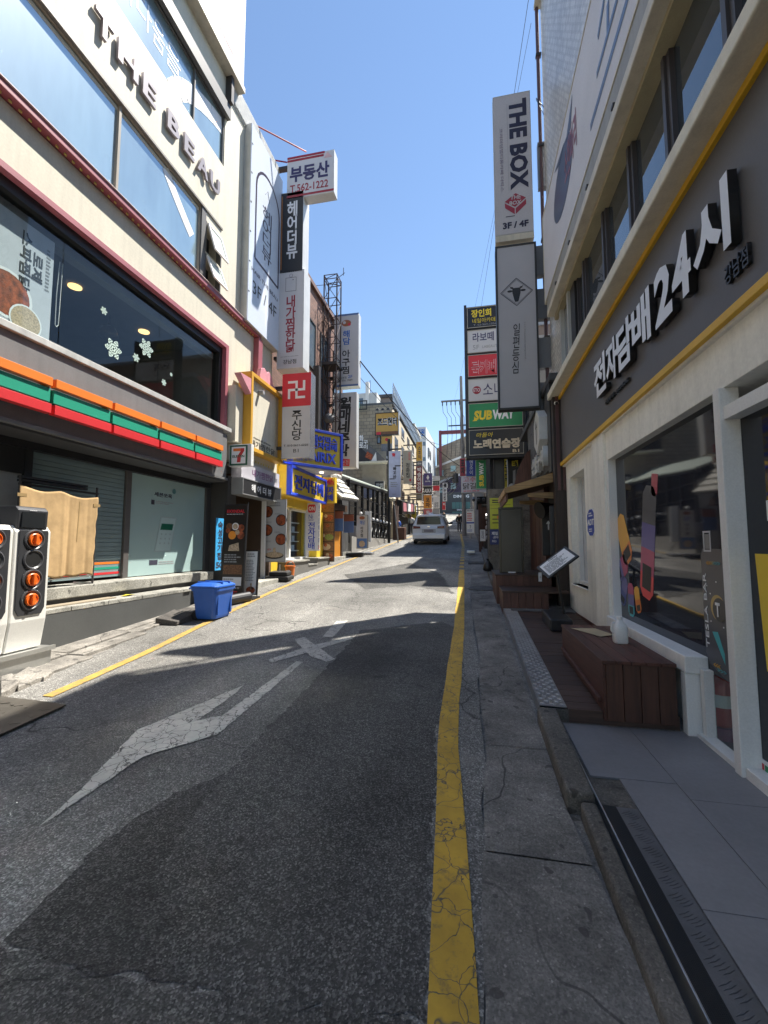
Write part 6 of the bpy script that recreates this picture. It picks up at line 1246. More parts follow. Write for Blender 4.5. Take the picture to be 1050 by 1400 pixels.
# lamps, horn speaker, switch
for lab, y0, zc in (('slim black wall lamp with a white arrow, nearer the cream corner', 7.72, 1.75), ('slim black wall lamp, second one deeper along the timber wall', 8.55, 1.72)):
    t = thing('wall_lamp', lab, 'lamp', (1.4, y0, zc), 'arrow wall lamps'); MB().box(1.33, 1.55, y0, y0 + .06, zc - .42, zc + .42).build('body', M('lamp_black', (.03, .03, .032), .35), t, bev=.006)
    f = Face((1.34, y0 - .001, zc - .4), (1, 0, 0), (0, 0, 1), .2, .8); f.poly('arrow', [(.5, .2), (.72, .28), (.56, .28), (.56, .42), (.44, .42), (.44, .28), (.28, .28)], PWHITE, t); f.panel('front_panel', .0, .0, 1, 1, -.0006, .001, M('lamp_front', (.06, .06, .062), .3), t)
t = thing('floodlight', 'black floodlight on the timber wall under the awning', 'floodlight', (1.3, 8.6, 2.2)); MB().lathe([(.06, 0), (.1, .1), (.16, .26), (.16, .28)], (1.5, 8.5, 2.22), 14, (-.8, -.4, -.25)).build('head', BLACK, t); MB().tube((1.55, 8.5, 2.26), (1.48, 8.48, 2.22), .03).build('arm', BLACK, t)
t = thing('switch_plate', 'white switch plate low on the timber wall behind the menu stand', 'switch', (1.5, 8.1, .95)); f = FY((736, 784), (740, 795), 8.1); MB().box(f.O.x, f.O.x + .055, 8.08, 8.1, f.O.z, f.O.z + .16).build('plate', PWHITE, t); MB().box(f.O.x + .018, f.O.x + .037, 8.07, 8.08, f.O.z + .06, f.O.z + .1).build('rocker', SIGNG, t); 
# steps
t = thing('wooden_steps', 'dark brown plank steps up to the restaurant door', 'steps', (.9, 7.6, .4))
for k in range(6): MB().box(.5 + k * .115, .5 + k * .115 + .111, 7.2, 7.23, .3, .735).build('riser_board', WRD, t, bev=.003)
MB().box(.48, 1.5, 7.19, 8.1, .735, .765).build('tread', PLANK, t, bev=.004); MB().box(.49, .52, 7.24, 8.1, .3, .735).build('side_board', WRD, t); MB().box(.55, 1.2, 7.3, 8.1, .3, .73).build('carcass', RECESS_DARK, t)
for k in range(5): MB().box(.46 + k * .115, .46 + k * .115 + .111, 8.11, 8.14, .55, .94).build('riser_board', WRD, t, bev=.003)
MB().box(.42, 1.5, 8.1, 9.6, .94, .965).build('tread', PLANK, t, bev=.004); MB().box(.44, 1.4, 8.15, 9.5, .4, .94).build('carcass', WRD, t)
# menu stand
t = thing('menu_stand', 'black menu lectern with a printed white sheet on the plank deck', 'menu stand', (1.2, 6.4, gz(6.4) + .085))
z0 = gz(6.3) + .085; MB().gbox(.97, 1.25, 5.85, 6.5, .085, .24).build('base', M('black_weight', (.02, .02, .022), .4), t, bev=.02)
MB().tube((1.22, 6.2, z0 + .1), (1.12, 6.2, 1.2), .016).build('pole', BLACK, t)
A = V((1.0, 6.05, 1.08)); Rv = V((.36, .0, .28)); Uv = V((-.08, .32, .12)); f = Face(A, Rv, (Uv - Rv * (Uv.dot(Rv) / Rv.dot(Rv))), Rv.length, .34)
f.panel('tray', -.04, -.06, 1.04, 1.06, -.03, -.004, BLACK, t, bev=.004); f.panel('sheet', .04, .06, .96, .96, -.003, .0, PWHITE, t); f.text('MENU', .35, .1, .65, .2, PBLACK, t); f.print_lines(.1, .25, .85, .9, 9, GREYP, t)
# blank black standing sign
t = thing('standing_sign', 'tall blank black standing signboard on the upper wooden step', 'sign', (.8, 8.55, .97))
f = FY((681.5, 694), (716.5, 785), 8.6); f.panel('board', .06, .03, .94, .97, -.05, 0, M('blank_black', (.045, .044, .042), .3, var=.15), t); f.frame('frame', 0, 0, 1, 1, .04, -.07, .012, M('gloss_black', (.012, .012, .012), .25), t, bev=.004)
for u in (0.03, .97): MB().tube(f.pt(u, 1, -.03), f.pt(u, 1.16, -.03), .02).build('leg', BLACK, t)
f.panel('white_clip', .35, .965, .65, .985, .013, .02, PWHITE, t); MB().box(f.O.x, f.O.x + f.W, 8.45, 8.8, f.O.z - .17, f.O.z - .12).build('foot_frame', BLACK, t)
for u in (.2, .8): MB().lathe([(.04, -.015), (.04, .015)], f.pt(u, 1.13, .1), 12, (1, 0, 0)).build('castor', STEEL, t)
# reddish board beside the stone fascia
t = thing('timber_screen', 'dark red brown board screen leaning behind the awning', 'screen', (1.2, 10.3, 2.8)); pts = [onY(*p, 10.4) for p in ((702, 668), (708, 642), (719, 620), (735, 604), (735, 668))]; MB().prism([(x, 10.4, z) for x, z in pts], (0, .06, 0)).build('board', WRD, t)
# granite wall with notices
t = thing('granite_wall', 'short granite wall end carrying lime yellow and blue notices', 'wall', (1, 12, 1)); GRD = concrete('granite_dark', (.2, .185, .16), .4)
f = FY((667, 673), (730, 773), 12.0); W_ = f.W
for k in range(4): MB().box(f.O.x, f.O.x + 1.6, 12, 12.4, f.O.z - .4 + k * .62, f.O.z - .4 + (k + 1) * .62 - .008).build('block', GRD, t, bev=.006)
MB().box(f.O.x + .01, f.O.x + 1.59, 12.02, 12.39, f.O.z - .4, f.O.z + 2.05).build('core', GRD, t)
LIME = pr('lime_print', (.5, .53, .03)); f = FY((669.5, 681), (702, 723), 11.99)
t = thing('notice_board', 'lime yellow notice with black lines fixed on the granite wall end', 'notice', f.pt(.5, 1)); f.panel('sheet', 0, 0, 1, 1, -.008, 0, LIME, t)
for v0, v1, u1 in ((.06, .09, .42), (.13, .16, .5), (.22, .23, .9), (.34, .35, .9), (.53, .57, .5), (.67, .70, .45), (.79, .82, .5)): f.panel('printed_line', .1 if v1 - v0 > .015 else .02, v0, u1, v1, .001, .003, PBLACK, t)
f.panel('orange_patch', .3, .58, .42, .68, .001, .003, ORGP, t)
f = FY((669.5, 724), (692, 744.5), 11.99); t = thing('notice_board', 'navy blue notice with white syllables below the lime yellow one', 'notice', f.pt(.5, 1)); f.panel('sheet', 0, 0, 1, 1, -.008, 0, pr('navy_notice', (.015, .03, .16)), t); f.text('제일', .12, .14, .5, .38, PWHITE, t, .03); f.text('(클래식)', .2, .44, .7, .62, PWHITE, t, .01); f.text('02)', .14, .7, .4, .88, PWHITE, t, .01)
t = thing('rubbish_bag', 'small black rubbish bag slumped at the foot of the granite wall', 'bag', (.45, 12, .9)); MB().loft([ring4(.44, 12.0, gz(12) + z, a, a * .8, 12, 2.4) for z, a in ((.11, .1), (.16, .14), (.28, .12), (.38, .05), (.41, .02))]).build('bag', M('bin_liner', (.012, .012, .013), .3), t, smooth=True); MB().lathe([(.03, 0), (.045, .05)], (.44, 12, gz(12) + .4), 8).build('knot', M('bin_liner', (.012, .012, .013), .3), t)
# the sign stack on a black frame
MS = thing('sign_stack', 'black framed stack of six shop sign panels fixed at a building end', 'sign', (.8, 13.5, 4)); f = FY((634.5, 420), (720, 624), 13.5); BC = M('stack_black', (.02, .02, .025), .45)
f.panel('frame', 0, 0, 1, 1, -.3, -.03, BC, MS, bev=.008); f.panel('side_post', -.005, -.01, .04, 1, -.3, .02, BC, MS); f.panel('side_post', .965, -.01, 1.005, 1, -.3, .02, BC, MS)
def cell(py0, py1, m_, name='sign_panel', lab=None):
    a = (py0 - 420) / 204; b = (py1 - 420) / 204
    o = f.panel(name, .05, a, .955, b, -.03, .01, m_, MS, label=lab); g = Face(f.pt(.05, b, .01), (1, 0, 0), (0, 0, 1), f.W * .905, f.H * (b - a)); g.frame('edge', 0, 0, 1, 1, .018, .0, .012, M('edge_cream', (.4, .38, .33), .5), o); return o, g
o, g = cell(422, 450, pr('soft_black', (.016, .015, .018)), lab='black panel with yellow syllables'); g.text('장인희', .08, .12, .46, .5, YELP, o, .03); g.text('네일아카데미', .1, .56, .62, .78, YELP, o, .0); g.text('T. 02-563-1026', .12, .83, .55, .92, GREYP, o)
o, g = cell(453.5, 484, SIGNG, lab='white panel with dark syllables'); g.text('라보떼', .1, .12, .5, .52, NAV, o, .015); g.text('5F', .1, .66, .22, .86, GREYP, o); g.text('LABEAUTE', .28, .7, .6, .82, GREYP, o)
o, g = cell(487, 516, REDP, lab='red panel with outlined syllables'); g.text('룸카페', .06, .25, .55, .9, pr('pale_pink', (.7, .4, .42)), o, .045); g.text('룸카페', .06, .25, .55, .9, REDP, o, .01, n=.006)
o, g = cell(519.5, 549, SIGNG, lab='white panel with a red disc'); g.disc('red_disc', .16, .5, .13, MAR, o); g.text('ETO', .1, .42, .22, .58, PWHITE, o, n=.006); g.text('소나기', .28, .2, .85, .8, NAV, o, .0)
o, g = cell(552, 584, GRNP, lab='green panel with yellow and white capitals'); g.text('SUB', .1, .3, .44, .7, YELP, o, .05, shear=.1); g.text('WAY', .45, .3, .86, .7, PWHITE, o, .05, shear=.1); g.poly('arrow_tip', [(.07, .72), (.13, .62), (.16, .72)], YELP, o)
o, g = cell(587, 620, pr('soft_black', (.016, .015, .018)), lab='black panel with cream outlined syllables'); g.text('마돌아', .14, .12, .45, .3, YELP, o, .0, shear=.2); CRM = pr('cream_print', (.6, .5, .36)); g.text('노래연습장', .08, .38, .95, .76, CRM, o, .05); g.text('B1', .8, .82, .92, .94, CRM, o, .03)
for x in (.5, 1.7): MB().box(x, x + .12, 13.6, 13.8, gz(13.5), f.O.z).build('post', BC, MS)
# small vertical signs below
GFR = M('black_case', (.03, .03, .03), .5)
t, f = sign_y('green vertical sign with yellow and white letters turned sideways', (650, 629), (666.5, 668), 13.9, .2, GRNP, frame=M('pale_edge', (.3, .45, .32), .5), fw=.02, name='vertical_sign'); f.text('SUB', .3, .52, .7, .92, YELP, t, .05, rot=90); f.text('WAY', .3, .08, .7, .52, PWHITE, t, .05, rot=90)
t, f = sign_y('blank dark grey vertical sign between the green one and the black post', (675, 627), (690, 669), 13.95, .2, M('blank_grey', (.05, .048, .044), .4), M('case_white', (.7, .7, .68), .4), frame=GFR, fw=.05, name='vertical_sign')
t, f = sign_y('black vertical sign with one yellow syllable beside the red brown screen', (693.5, 627), (719, 669), 14.2, .2, pr('soft_black', (.016, .015, .018)), M('case_white', (.7, .7, .68), .4), frame=M('pale_edge2', (.4, .4, .38), .5), fw=.02, name='vertical_sign'); f.text('태', .25, .06, .6, .3, pr('lemon', (.6, .5, .05)), t, .05); f.poly('grey_figure', [(.3, .4), (.45, .36), (.42, .9), (.28, .95)], GREYP, t); f.disc('emblem', .22, .9, .1, SIGNG, t)
t, f = sign_y('yellow vertical sign with black letters half hidden behind the blank grey one', (684, 620.5), (701, 667), 15.5, .2, pr('lemon', (.6, .5, .05)), name='vertical_sign'); f.text('C', .3, .03, .7, .14, PBLACK, t, .03); f.text('OFFEE', .35, .2, .6, .8, PBLACK, t, .02, rot=-90)
t, f = sign_y('blue vertical sign with white syllables behind the green sideways one', (637, 624), (651, 651), 17, .2, pr('royal_blue', (.02, .04, .26)), name='vertical_sign'); f.text('엔\n조\n이', .35, .2, .7, .92, PWHITE, t, .0)
t, f = sign_y('dark red vertical sign left of the blue vertical one', (628.5, 626.5), (636.5, 651), 19, .2, pr('sign_red', (.35, .015, .03)), name='vertical_sign'); f.text('포\n차', .2, .1, .85, .9, PBLACK, t, .04)
t, f = sign_y('pale sign with a pink blob above the green sideways one', (652, 621.5), (667, 628), 17.5, .2, SIGNG); f.poly('pink_blob', [(.2, .3), (.75, .1), (.7, .9), (.3, .8)], pr('coral_sign', (.6, .15, .15)), t)
t, f = sign_y('white sign with red and black syllables over the small stall', (630.5, 651), (667, 673), 18, .25, M('sign_blue_white', (.6, .6, .68), .4, var=.04)); f.text('고수', .08, .08, .55, .36, REDP, t, .0); f.text('닭갈비', .06, .42, .85, .8, PBLACK, t, .01); f.print_lines(.08, .86, .95, .94, 1, REDP, t)
t = thing('sign_post', 'black square post holding the small vertical signs', 'post', (.85, 14.2, .8)); MB().box(.62, .74, 14.05, 14.17, .7, 5.2).box(.6, 1.9, 14.06, 14.16, 4.35, 4.45).build('post', BC, t); MB().box(.55, .82, 13.98, 14.24, .7, .78).build('base_plate', BC, t)
# stall and price board
t = thing('snack_stall', 'dark snack stall with a striplight and white bundles under a ridged eave', 'stall', (1, 20, 1.3)); MB().box(.3, 3, 19.9, 23, 3.35, 3.7).build('eave', RECESS_DARK, t)
for k in range(6): MB().lathe([(.07, 0), (.07, .5)], (.15 + k * .22, 19.7, 3.62 - .1), 8, (0, 1, .3)).build('eave_tile', M('dark_tile', (.05, .05, .052), .5), t)
MB().box(.5, 3, 21.6, 21.8, 1.2, 3.4).build('back_wall', WRD, t); MB().box(.35, .5, 19.9, 20.1, 1.2, 3.4).build('post', WRD, t); MB().box(.7, 1.3, 20.5, 20.55, 2.88, 2.95).build('striplight', M('striplight', (1, .95, .85), .5, emit=2.5), t)
for k in range(5): MB().loft([ring4(.98 + .04 * (k % 2), 20.9, z, a, .2, 12, 3) for z, a in ((1.75 + k * .24, .26), (1.78 + k * .24, .3), (1.9 + k * .24, .3), (1.96 + k * .24, .24))]).build('white_bundle', M('bundle_white', (.4, .38, .36), .6), t, smooth=True)
MB().box(.6, 1.4, 20.6, 21.2, 1.2, 1.74).build('counter', DGREY, t)
t, f = sign_y('white and blue price board on a thin stand at the kerb', (637.5, 696), (648.5, 729), 18.5, .06, PWHITE, name='price_board'); f.text('할인 행사', .12, .03, .9, .1, NAV, t, .02); f.print_lines(.1, .15, .9, .5, 5, REDP, t); f.panel('blue_band', 0, .54, 1, .6, .001, .003, BLUEP, t); f.text('7', .4, .68, .6, .82, NAV, t); f.print_lines(.1, .84, .9, .94, 2, BLUEP, t); MB().tube(f.pt(.5, 1), f.pt(.5, 1.2), .02).build('pole', STEEL, t); MB().gbox(f.O.x, f.O.x + f.W, 18.3, 18.8, .1, .16).build('foot', STEEL, t)
t, f = sign_y('small white A-board with brown figures beside the stall', (656, 724), (664, 740), 19.2, .05, PWHITE, GFR, name='standing_sign'); f.text('임\n대', .3, .1, .7, .8, pr('mauve', (.2, .16, .22)), t, .01)
for u in (0, 1): MB().tube(f.pt(u, 1), f.pt(u, 1.12), .02).build('leg', BLACK, t)
# further buildings, right (partly seen past the sign stack)
def rblock(label, y0, y1, xa, z1, mat):
    b = thing('building', label, 'building', (xa + 3, y0, 1)); MB().box(xa, 12, y0, y1, .5, z1).build('wall', mat, b); MB().box(xa - .1, 12, y0 - .1, y1, z1, z1 + .2).build('coping', GREYP, b)
    for k in range(3):
        a = y0 + (k + .3) * (y1 - y0) / 3
        for z in (4.2, 7.0):
            if z + 1.5 < z1: wn = MB().box(xa - .02, xa + .05, a, a + 1.6, z, z + 1.4).build('window', GL2, b); MB().box(xa - .06, xa, a - .05, a + 1.65, z - .1, z - .002).build('sill', WHITEP, wn)
    return b
rblock('low grey building end behind the granite wall and sign stack', 12.6, 16.5, 1.75, 7.3, M('grey_render', (.25, .24, .23), .7, streak=.1)); rblock('brown fronted building above the snack stall', 21.9, 34, 1.0, 12.5, M('brown_render', (.2, .14, .11), .7)); rblock('pale far building on the stall side of the bend', 34.5, 60, .3, 10.5, M('pale_render2', (.42, .4, .37), .7)); rblock('grey farthest building on the stall side of the bend', 60.5, 92, .0, 12, M('far_grey', (.3, .29, .29), .7))
rblock('dark grey upper storeys above the snack stall awning', 16.6, 21.85, 1.45, 9.0, M('dark_render', (.16, .155, .15), .7))
# ------------------------------------------------------------------ battery exchange cabinets
SHELL = M('cabinet_white', (.7, .69, .65), .4, var=.05); CFR = M('cabinet_black', (.035, .036, .04), .4); KNOB = M('orange_knob', (.75, .14, .015), .35)
def cabinet(y0, label, slots, screen):
    t = thing('battery_cabinet', label, 'battery cabinet', (-4.75, y0 + .2, .43), 'battery exchange cabinets'); wd = .385; x = -4.5
    prof = [(-.02, .95), (.0, .55), (0.0, 1.68), (-.015, 1.73)]
    b0, b1 = .42, 1.7
    side = [(x - .4, b0), (x - .05, b0), (x, b0 + .3), (x, b1 - .06), (x - .05, b1), (x - .4, b1)]
    MB().prism([(a, y0 + .004, z) for a, z in side], (0, wd - .008, 0)).build('body', SHELL, t, bev=.012)
    f = FXw(y0 + .042, y0 + wd - .042, b0 + .36, b1 - .03, x + .002, 1)
    r = .1; pts = [(.0, .02), (1, .02), (1, .93), (.9, 1.0), (.1, 1.0), (0, .93)]; f.poly('front_plate', pts, CFR, t, 0, .012, bev=.004)
    for k, s_ in enumerate(slots):
        v = .13 + k * .232; c = f.pt(.5, v, .012)
        MB().lathe([(.105, -.001), (.108, .008), (.095, .014), (.082, .004), (.08, .002)], c, 28, (1, 0, 0)).build('slot_ring', M('slot_grey', (.06, .06, .065), .35), t, smooth=False)
        MB().lathe([(.08, .0), (.08, .003)], c, 24, (1, 0, 0)).build('slot_hole', M('slot_dark', (.006, .006, .006), .6), t)
        if s_:
            o = MB().lathe([(.066, .003), (.066, .02), (.058, .026), (.05, .018)], c, 24, (1, 0, 0)).build('knob', KNOB, t)
            MB().box(c.x + .015, c.x + .045, c.y - .016, c.y + .016, c.z - .056, c.z + .056).build('grip', KNOB, o, bev=.006)
    MB().box(x - .38, x - .12, y0 + .02, y0 + wd - .02, b0 - .01, b0).build('base', RECESS_DARK, t)
    if screen:
        p2 = [(x - .3, b1 + .001), (x - .01, b1 - .04), (x + .0, b1 + .16), (x - .04, b1 + .2), (x - .3, b1 + .2)]
        MB().prism([(a, y0 + .02, z) for a, z in p2], (0, wd - .06, 0)).build('screen_housing', CFR, t, bev=.015); g = FXw(y0 + .06, y0 + wd - .08, b1 - .02, b1 + .14, x + .004, 1); g.panel('screen', 0, 0, 1, 1, -.01, .002, glass_mat('screen_glass', (.02, .022, .024), .08, .8) if 'screen_glass' not in MATS else MATS['screen_glass'], t); g.print_lines(.3, -.15, .75, -.08, 1, PWHITE, t)
    MB().lathe([(.008, 0), (.008, .004)], (x - .03, y0 + wd / 2, b0 + .26), 8, (1, 0, -.4)).build('screw', DSTEEL, t)
cabinet(3.485, 'battery cabinet with three orange knobs, one empty slot and a screen on top', (1, 0, 1, 1), True)
cabinet(3.095, 'battery cabinet cut by the frame edge, with two empty slots and a flat top', (1, 0, 1, 0), False)
t = thing('cabinet_base', 'low silver base rail under the white battery cabinets', 'base', (-4.7, 3.4, .2)); MB().hexa([(-4.98, 1.5, -.0), (-4.5, 1.5, -.0), (-4.5, 3.95, .2), (-4.98, 3.95, .2), (-4.98, 1.5, .4), (-4.5, 1.5, .4), (-4.5, 3.95, .41), (-4.98, 3.95, .41)]).build('rail', M('brushed_steel', (.45, .45, .43), .4, .7, var=.2), t, bev=.006)
MB().hexa([(-4.499, 1.5, .36), (-4.47, 1.5, .36), (-4.47, 3.97, .37), (-4.499, 3.97, .37), (-4.499, 1.5, .405), (-4.47, 1.5, .405), (-4.47, 3.97, .415), (-4.499, 3.97, .415)]).build('lip', MATS['brushed_steel'], t)
# ------------------------------------------------------------------ cardboard sheet on a rack
def cardboard_mat():
    m, t_, b_ = nodes('cardboard'); g = noise(t_, 1, 5, .65, mapped(t_, 30, 60, 2.2)); p_ = noise(t_, 3.5, 6, .7)
    c_ = mixc(t_, 1.0, (.47, .32, .165), ramp(t_, g, [(.3, .98), (.7, 1.015)]), 'MULTIPLY'); c_ = mixc(t_, 1.0, c_, ramp(t_, p_, [(.3, .72), (.55, 1), (.7, 1.12)]), 'MULTIPLY')
    L(t_, c_, b_.inputs['Base Color']); b_.inputs['Roughness'].default_value = .95; b_.inputs['Specular IOR Level'].default_value = .15; bump(t_, b_, g, .12, .003); return m
t = thing('clothes_rack', 'black folding rack standing on the store step behind a cardboard sheet', 'rack', (-5.45, 4.8, .955))
for y in (4.1, 5.17): MB().tube((-5.26, y, .955), (-5.26, y, 2.32), .014).build('upright', DSTEEL, t)
MB().box(-5.31, -5.24, 4.1, 5.0, 2.26, 2.29).box(-5.31, -5.24, 4.1, 5.0, 2.30, 2.33).box(-5.29, -5.26, 4.1, 5.2, 2.22, 2.245).build('top_bar', BLACK, t)
MB().tube((-5.26, 4.1, 1.05), (-5.26, 5.17, 1.08), .012).build('lower_bar', STEEL, t)
for y in (4.2, 5.1): MB().tube((-5.5, y, .97), (-5.21, y, .97), .012).build('foot', STEEL, t)
t = thing('cardboard_sheet', 'buckled tan cardboard sheet hung across a black rack on the store step', 'cardboard', (-5.36, 4.7, 1.1))
nu, nv = 72, 40; vs = []; rn = random.Random(5)
folds = [(.12, .006), (.27, -.007), (.52, .01), (.6, -.016), (.68, .006), (.86, -.008)]
for j in range(nv):
    for i in range(nu):
        u, v = i / (nu - 1), j / (nv - 1)
        sag = .04 * math.sin(math.pi * min(1, u / .48)) ** 1.5 if u < .48 else .045 * math.sin(math.pi * (u - .48) / .52) ** 1.2
        y = 4.07 + u * 1.09 - .05 * v * u + (.006 * math.sin(v * 13) + .006 * math.sin(v * 31)) * max(0, (u - .9) * 10); top = 2.21 - sag - .03 * u; bot = 1.1 - .02 * u + .01 * math.sin(u * 9) + .008 * math.sin(u * 23)
        x = -5.205 + sum(h * (.4 + .9 * v) * math.exp(-((u - c - .03 * v) / .022) ** 2) for c, h in folds) + .022 * math.sin(u * 5.5 + v * .8) * (.3 + v * .7) - .02 * (1 - v) + .05 * max(0, u - .93) * (1 if v < .7 else .4) * 1.5 * math.sin(v * 7)
        vs.append((x, y, top + (bot - top) * v))
mb = MB().add(vs, [(j * nu + i, j * nu + i + 1, (j + 1) * nu + i + 1, (j + 1) * nu + i) for j in range(nv - 1) for i in range(nu - 1)])
o = mb.build('sheet', cardboard_mat(), t, smooth=True); sm = o.modifiers.new('thick', 'SOLIDIFY'); sm.thickness = .006
for i, j in ((0, 3), (nu - 4, 3)):
    p = V(vs[j * nu + i]); MB().box(p.x + .006, p.x + .012, p.y - .03, p.y + .08, p.z - .05, p.z - .01).build('tape', M('parcel_tape', (.36, .25, .12), .3), t)
p = V(vs[int(.7 * nu) + nu]); MB().hexa([V(vs[nu * 2 + 52]) + V((.006, 0, 0)), V(vs[nu * 2 + 53]) + V((.006, 0, 0)), V(vs[nu * 22 + 53]) + V((.006, 0, 0)), V(vs[nu * 22 + 52]) + V((.006, 0, 0))] + [V(vs[nu * 2 + 52]) + V((.009, 0, 0)), V(vs[nu * 2 + 53]) + V((.009, 0, 0)), V(vs[nu * 22 + 53]) + V((.009, 0, 0)), V(vs[nu * 22 + 52]) + V((.009, 0, 0))]).build('tape', MATS['parcel_tape'], t)
t = thing('paper_scrap', 'small yellow and white wrapper dropped on the low platform slab', 'litter', (-5.2, 5.9, .74)); MB().add([(-5.1, 5.5, .74), (-5.0, 5.58, .76), (-5.05, 5.75, .742), (-5.14, 5.66, .755)], [(0, 1, 2), (0, 2, 3)]).build('wrapper', pr('lemon', (.6, .5, .05)), t)
t = thing('board_scrap', 'flat tan board lying on the platform slab by the plinth edge', 'board', (-5.1, 4.9, .74)); MB().box(-5.16, -5.02, 4.3, 5.35, .738, .752).build('board', M('scrap_wood', (.3, .25, .18), .7), t)
# ------------------------------------------------------------------ blue wheeled bin
BLB = M('bin_blue', (.02, .1, .42), .42, var=.08, scale=5)
t = thing('wheelie_bin', 'bright blue wheeled rubbish bin parked on the yellow line beside the plinth', 'bin', (-4.0, 6.2, gz(6.2)))
g0 = gz(6.2); zt_ = g0 + .5
cxb, cyb = -4.05, 6.25
MB().loft([ring4(cxb, cyb, z, a, b_, 20, 7) for z, a, b_ in ((g0 + .02, .165, .225), (g0 + .06, .175, .235), (zt_ - .03, .22, .28), (zt_, .22, .28))]).build('tub', BLB, t, bev=.004)
MB().loft([ring4(cxb, cyb, z, a, b_, 20, 7) for z, a, b_ in ((zt_ - .05, .235, .295), (zt_, .24, .3))]).build('rim', BLB, t)
MB().loft([ring4(cxb, cyb - .01, z, a, b_, 20, 6) for z, a, b_ in ((zt_ + .004, .25, .315), (zt_ + .03, .245, .31), (zt_ + .065, .19, .23), (zt_ + .075, .11, .15))]).build('lid', BLB, t, smooth=False, bev=.006)
for y in (-.1, .1): MB().box(cxb - .22, cxb + .22, cyb + y - .012, cyb + y + .012, zt_ + .05, zt_ + .085).build('lid_rib', BLB, t, bev=.004)
MB().box(cxb + .185, cxb + .207, cyb - .19, cyb - .16, g0 + .08, zt_ - .05).box(cxb + .185, cxb + .207, cyb + .16, cyb + .19, g0 + .08, zt_ - .05).build('tub_rib', BLB, t, kind='stuff')
for y in (-.2, .2): MB().lathe([(.07, -.02), (.07, .02)], (cxb - .16, cyb + y, g0 + .07), 14, (0, 1, 0)).build('wheel', BLACK, t)
MB().tube((cxb - .29, cyb - .2, zt_ - .02), (cxb - .29, cyb + .2, zt_ - .02), .014).build('handle', BLB, t)
for k, (x, y) in enumerate(((-4.45, 5.9), (-4.52, 6.3))):
    t = thing('broken_slab', ('dark broken kerb slab tipped up behind the blue bin', 'lower dark slab piece wedged by the plinth near the blue bin')[k], 'slab', (x, y, gz(y))); MB().hexa([(x - .2, y - .2, gz(y)), (x + .18, y - .22, gz(y)), (x + .2, y + .25, gz(y)), (x - .18, y + .2, gz(y)), (x - .2, y - .2, gz(y) + .09), (x + .18, y - .2, gz(y) + .05), (x + .16, y + .25, gz(y) + .12), (x - .2, y + .2, gz(y) + .16 - .05 * k)]).build('slab', concrete('dark_slab', (.1, .09, .08), .5) if 'dark_slab' not in MATS else MATS['dark_slab'], t, bev=.01)
# ------------------------------------------------------------------ white people carrier
CARW = M('car_white', (.86, .86, .86), .25, var=.02, grain=0, coat=.6); CG = glass_mat('car_glass', (.012, .014, .016), .05, .3); CBL = M('car_black_trim', (.015, .015, .016), .5); LRED = M('tail_light_red', (.12, .008, .012), .2); CHR = M('chrome', (.6, .6, .6), .2, .9)
car = thing('parked_car', 'white people carrier with dark rear window driving away up the street', 'car', (-2.37, 26.5, gz(26.5)))
TILT = math.atan(.052 + .00074 * 26.5); cyy = 24.62; hz = gz(24.62)
def CP(x, y, z): return V((-2.37 + x, cyy + y * math.cos(TILT) - z * math.sin(TILT) * .0, hz + z + y * math.sin(TILT)))
def crow(y, w, zs): return [CP(sx_ * ww * w, y + dy, z) for sx_, ww, z, dy in zs]
def section(y, k):   # closed outline across the body at length y; k: (half width, sill z, belt z, roof z, roof half width)
    hw, zs, zb, zr, rw = k
    half = [(hw * .93, zs), (hw * .985, zs + .12), (hw, zs + .35), (hw * .99, zb - .12), (hw * .965, zb), (rw + .04, zr - .16), (rw - .02, zr - .06), (rw * .82, zr - .015), (rw * .4, zr)]
    return [CP(a, y, z) for a, z in half] + [CP(-a, y, z) for a, z in reversed(half)]
secs = [(0.0, (.86, .32, 1.08, 1.16, .80)), (.06, (.93, .3, 1.1, 1.3, .8)), (.14, (.965, .28, 1.12, 1.62, .72)), (.28, (.985, .26, 1.12, 1.70, .73)), (.6, (.99, .25, 1.12, 1.735, .74)), (1.6, (.99, .25, 1.1, 1.755, .76)), (2.8, (.99, .25, 1.08, 1.73, .76)), (3.7, (.98, .25, 1.03, 1.45, .72)), (4.3, (.97, .26, .98, 1.06, .8)), (4.95, (.9, .3, .82, .88, .7)), (5.11, (.78, .36, .7, .76, .6))]
MB().loft([section(y, k) for y, k in secs]).build('body', CARW, car, smooth=True)
MB().loft([[CP(x, -.012 - .0, z) for x, z in ((-.7, 1.17), (.7, 1.17), (.64, 1.55), (.5, 1.6), (-.5, 1.6), (-.64, 1.55))], [CP(x, .14 if z > 1.3 else .05, z) for x, z in ((-.7, 1.17), (.7, 1.17), (.64, 1.55), (.5, 1.6), (-.5, 1.6), (-.64, 1.55))]]).build('rear_window', CG, car)
MB().loft([[CP(x, -.02, z) for x, z in ((-.72, 1.62), (.72, 1.62), (.66, 1.71), (-.66, 1.71))], [CP(x, .4, z + .02) for x, z in ((-.72, 1.62), (.72, 1.62), (.66, 1.71), (-.66, 1.71))]]).build('spoiler', CARW, car, bev=.02)
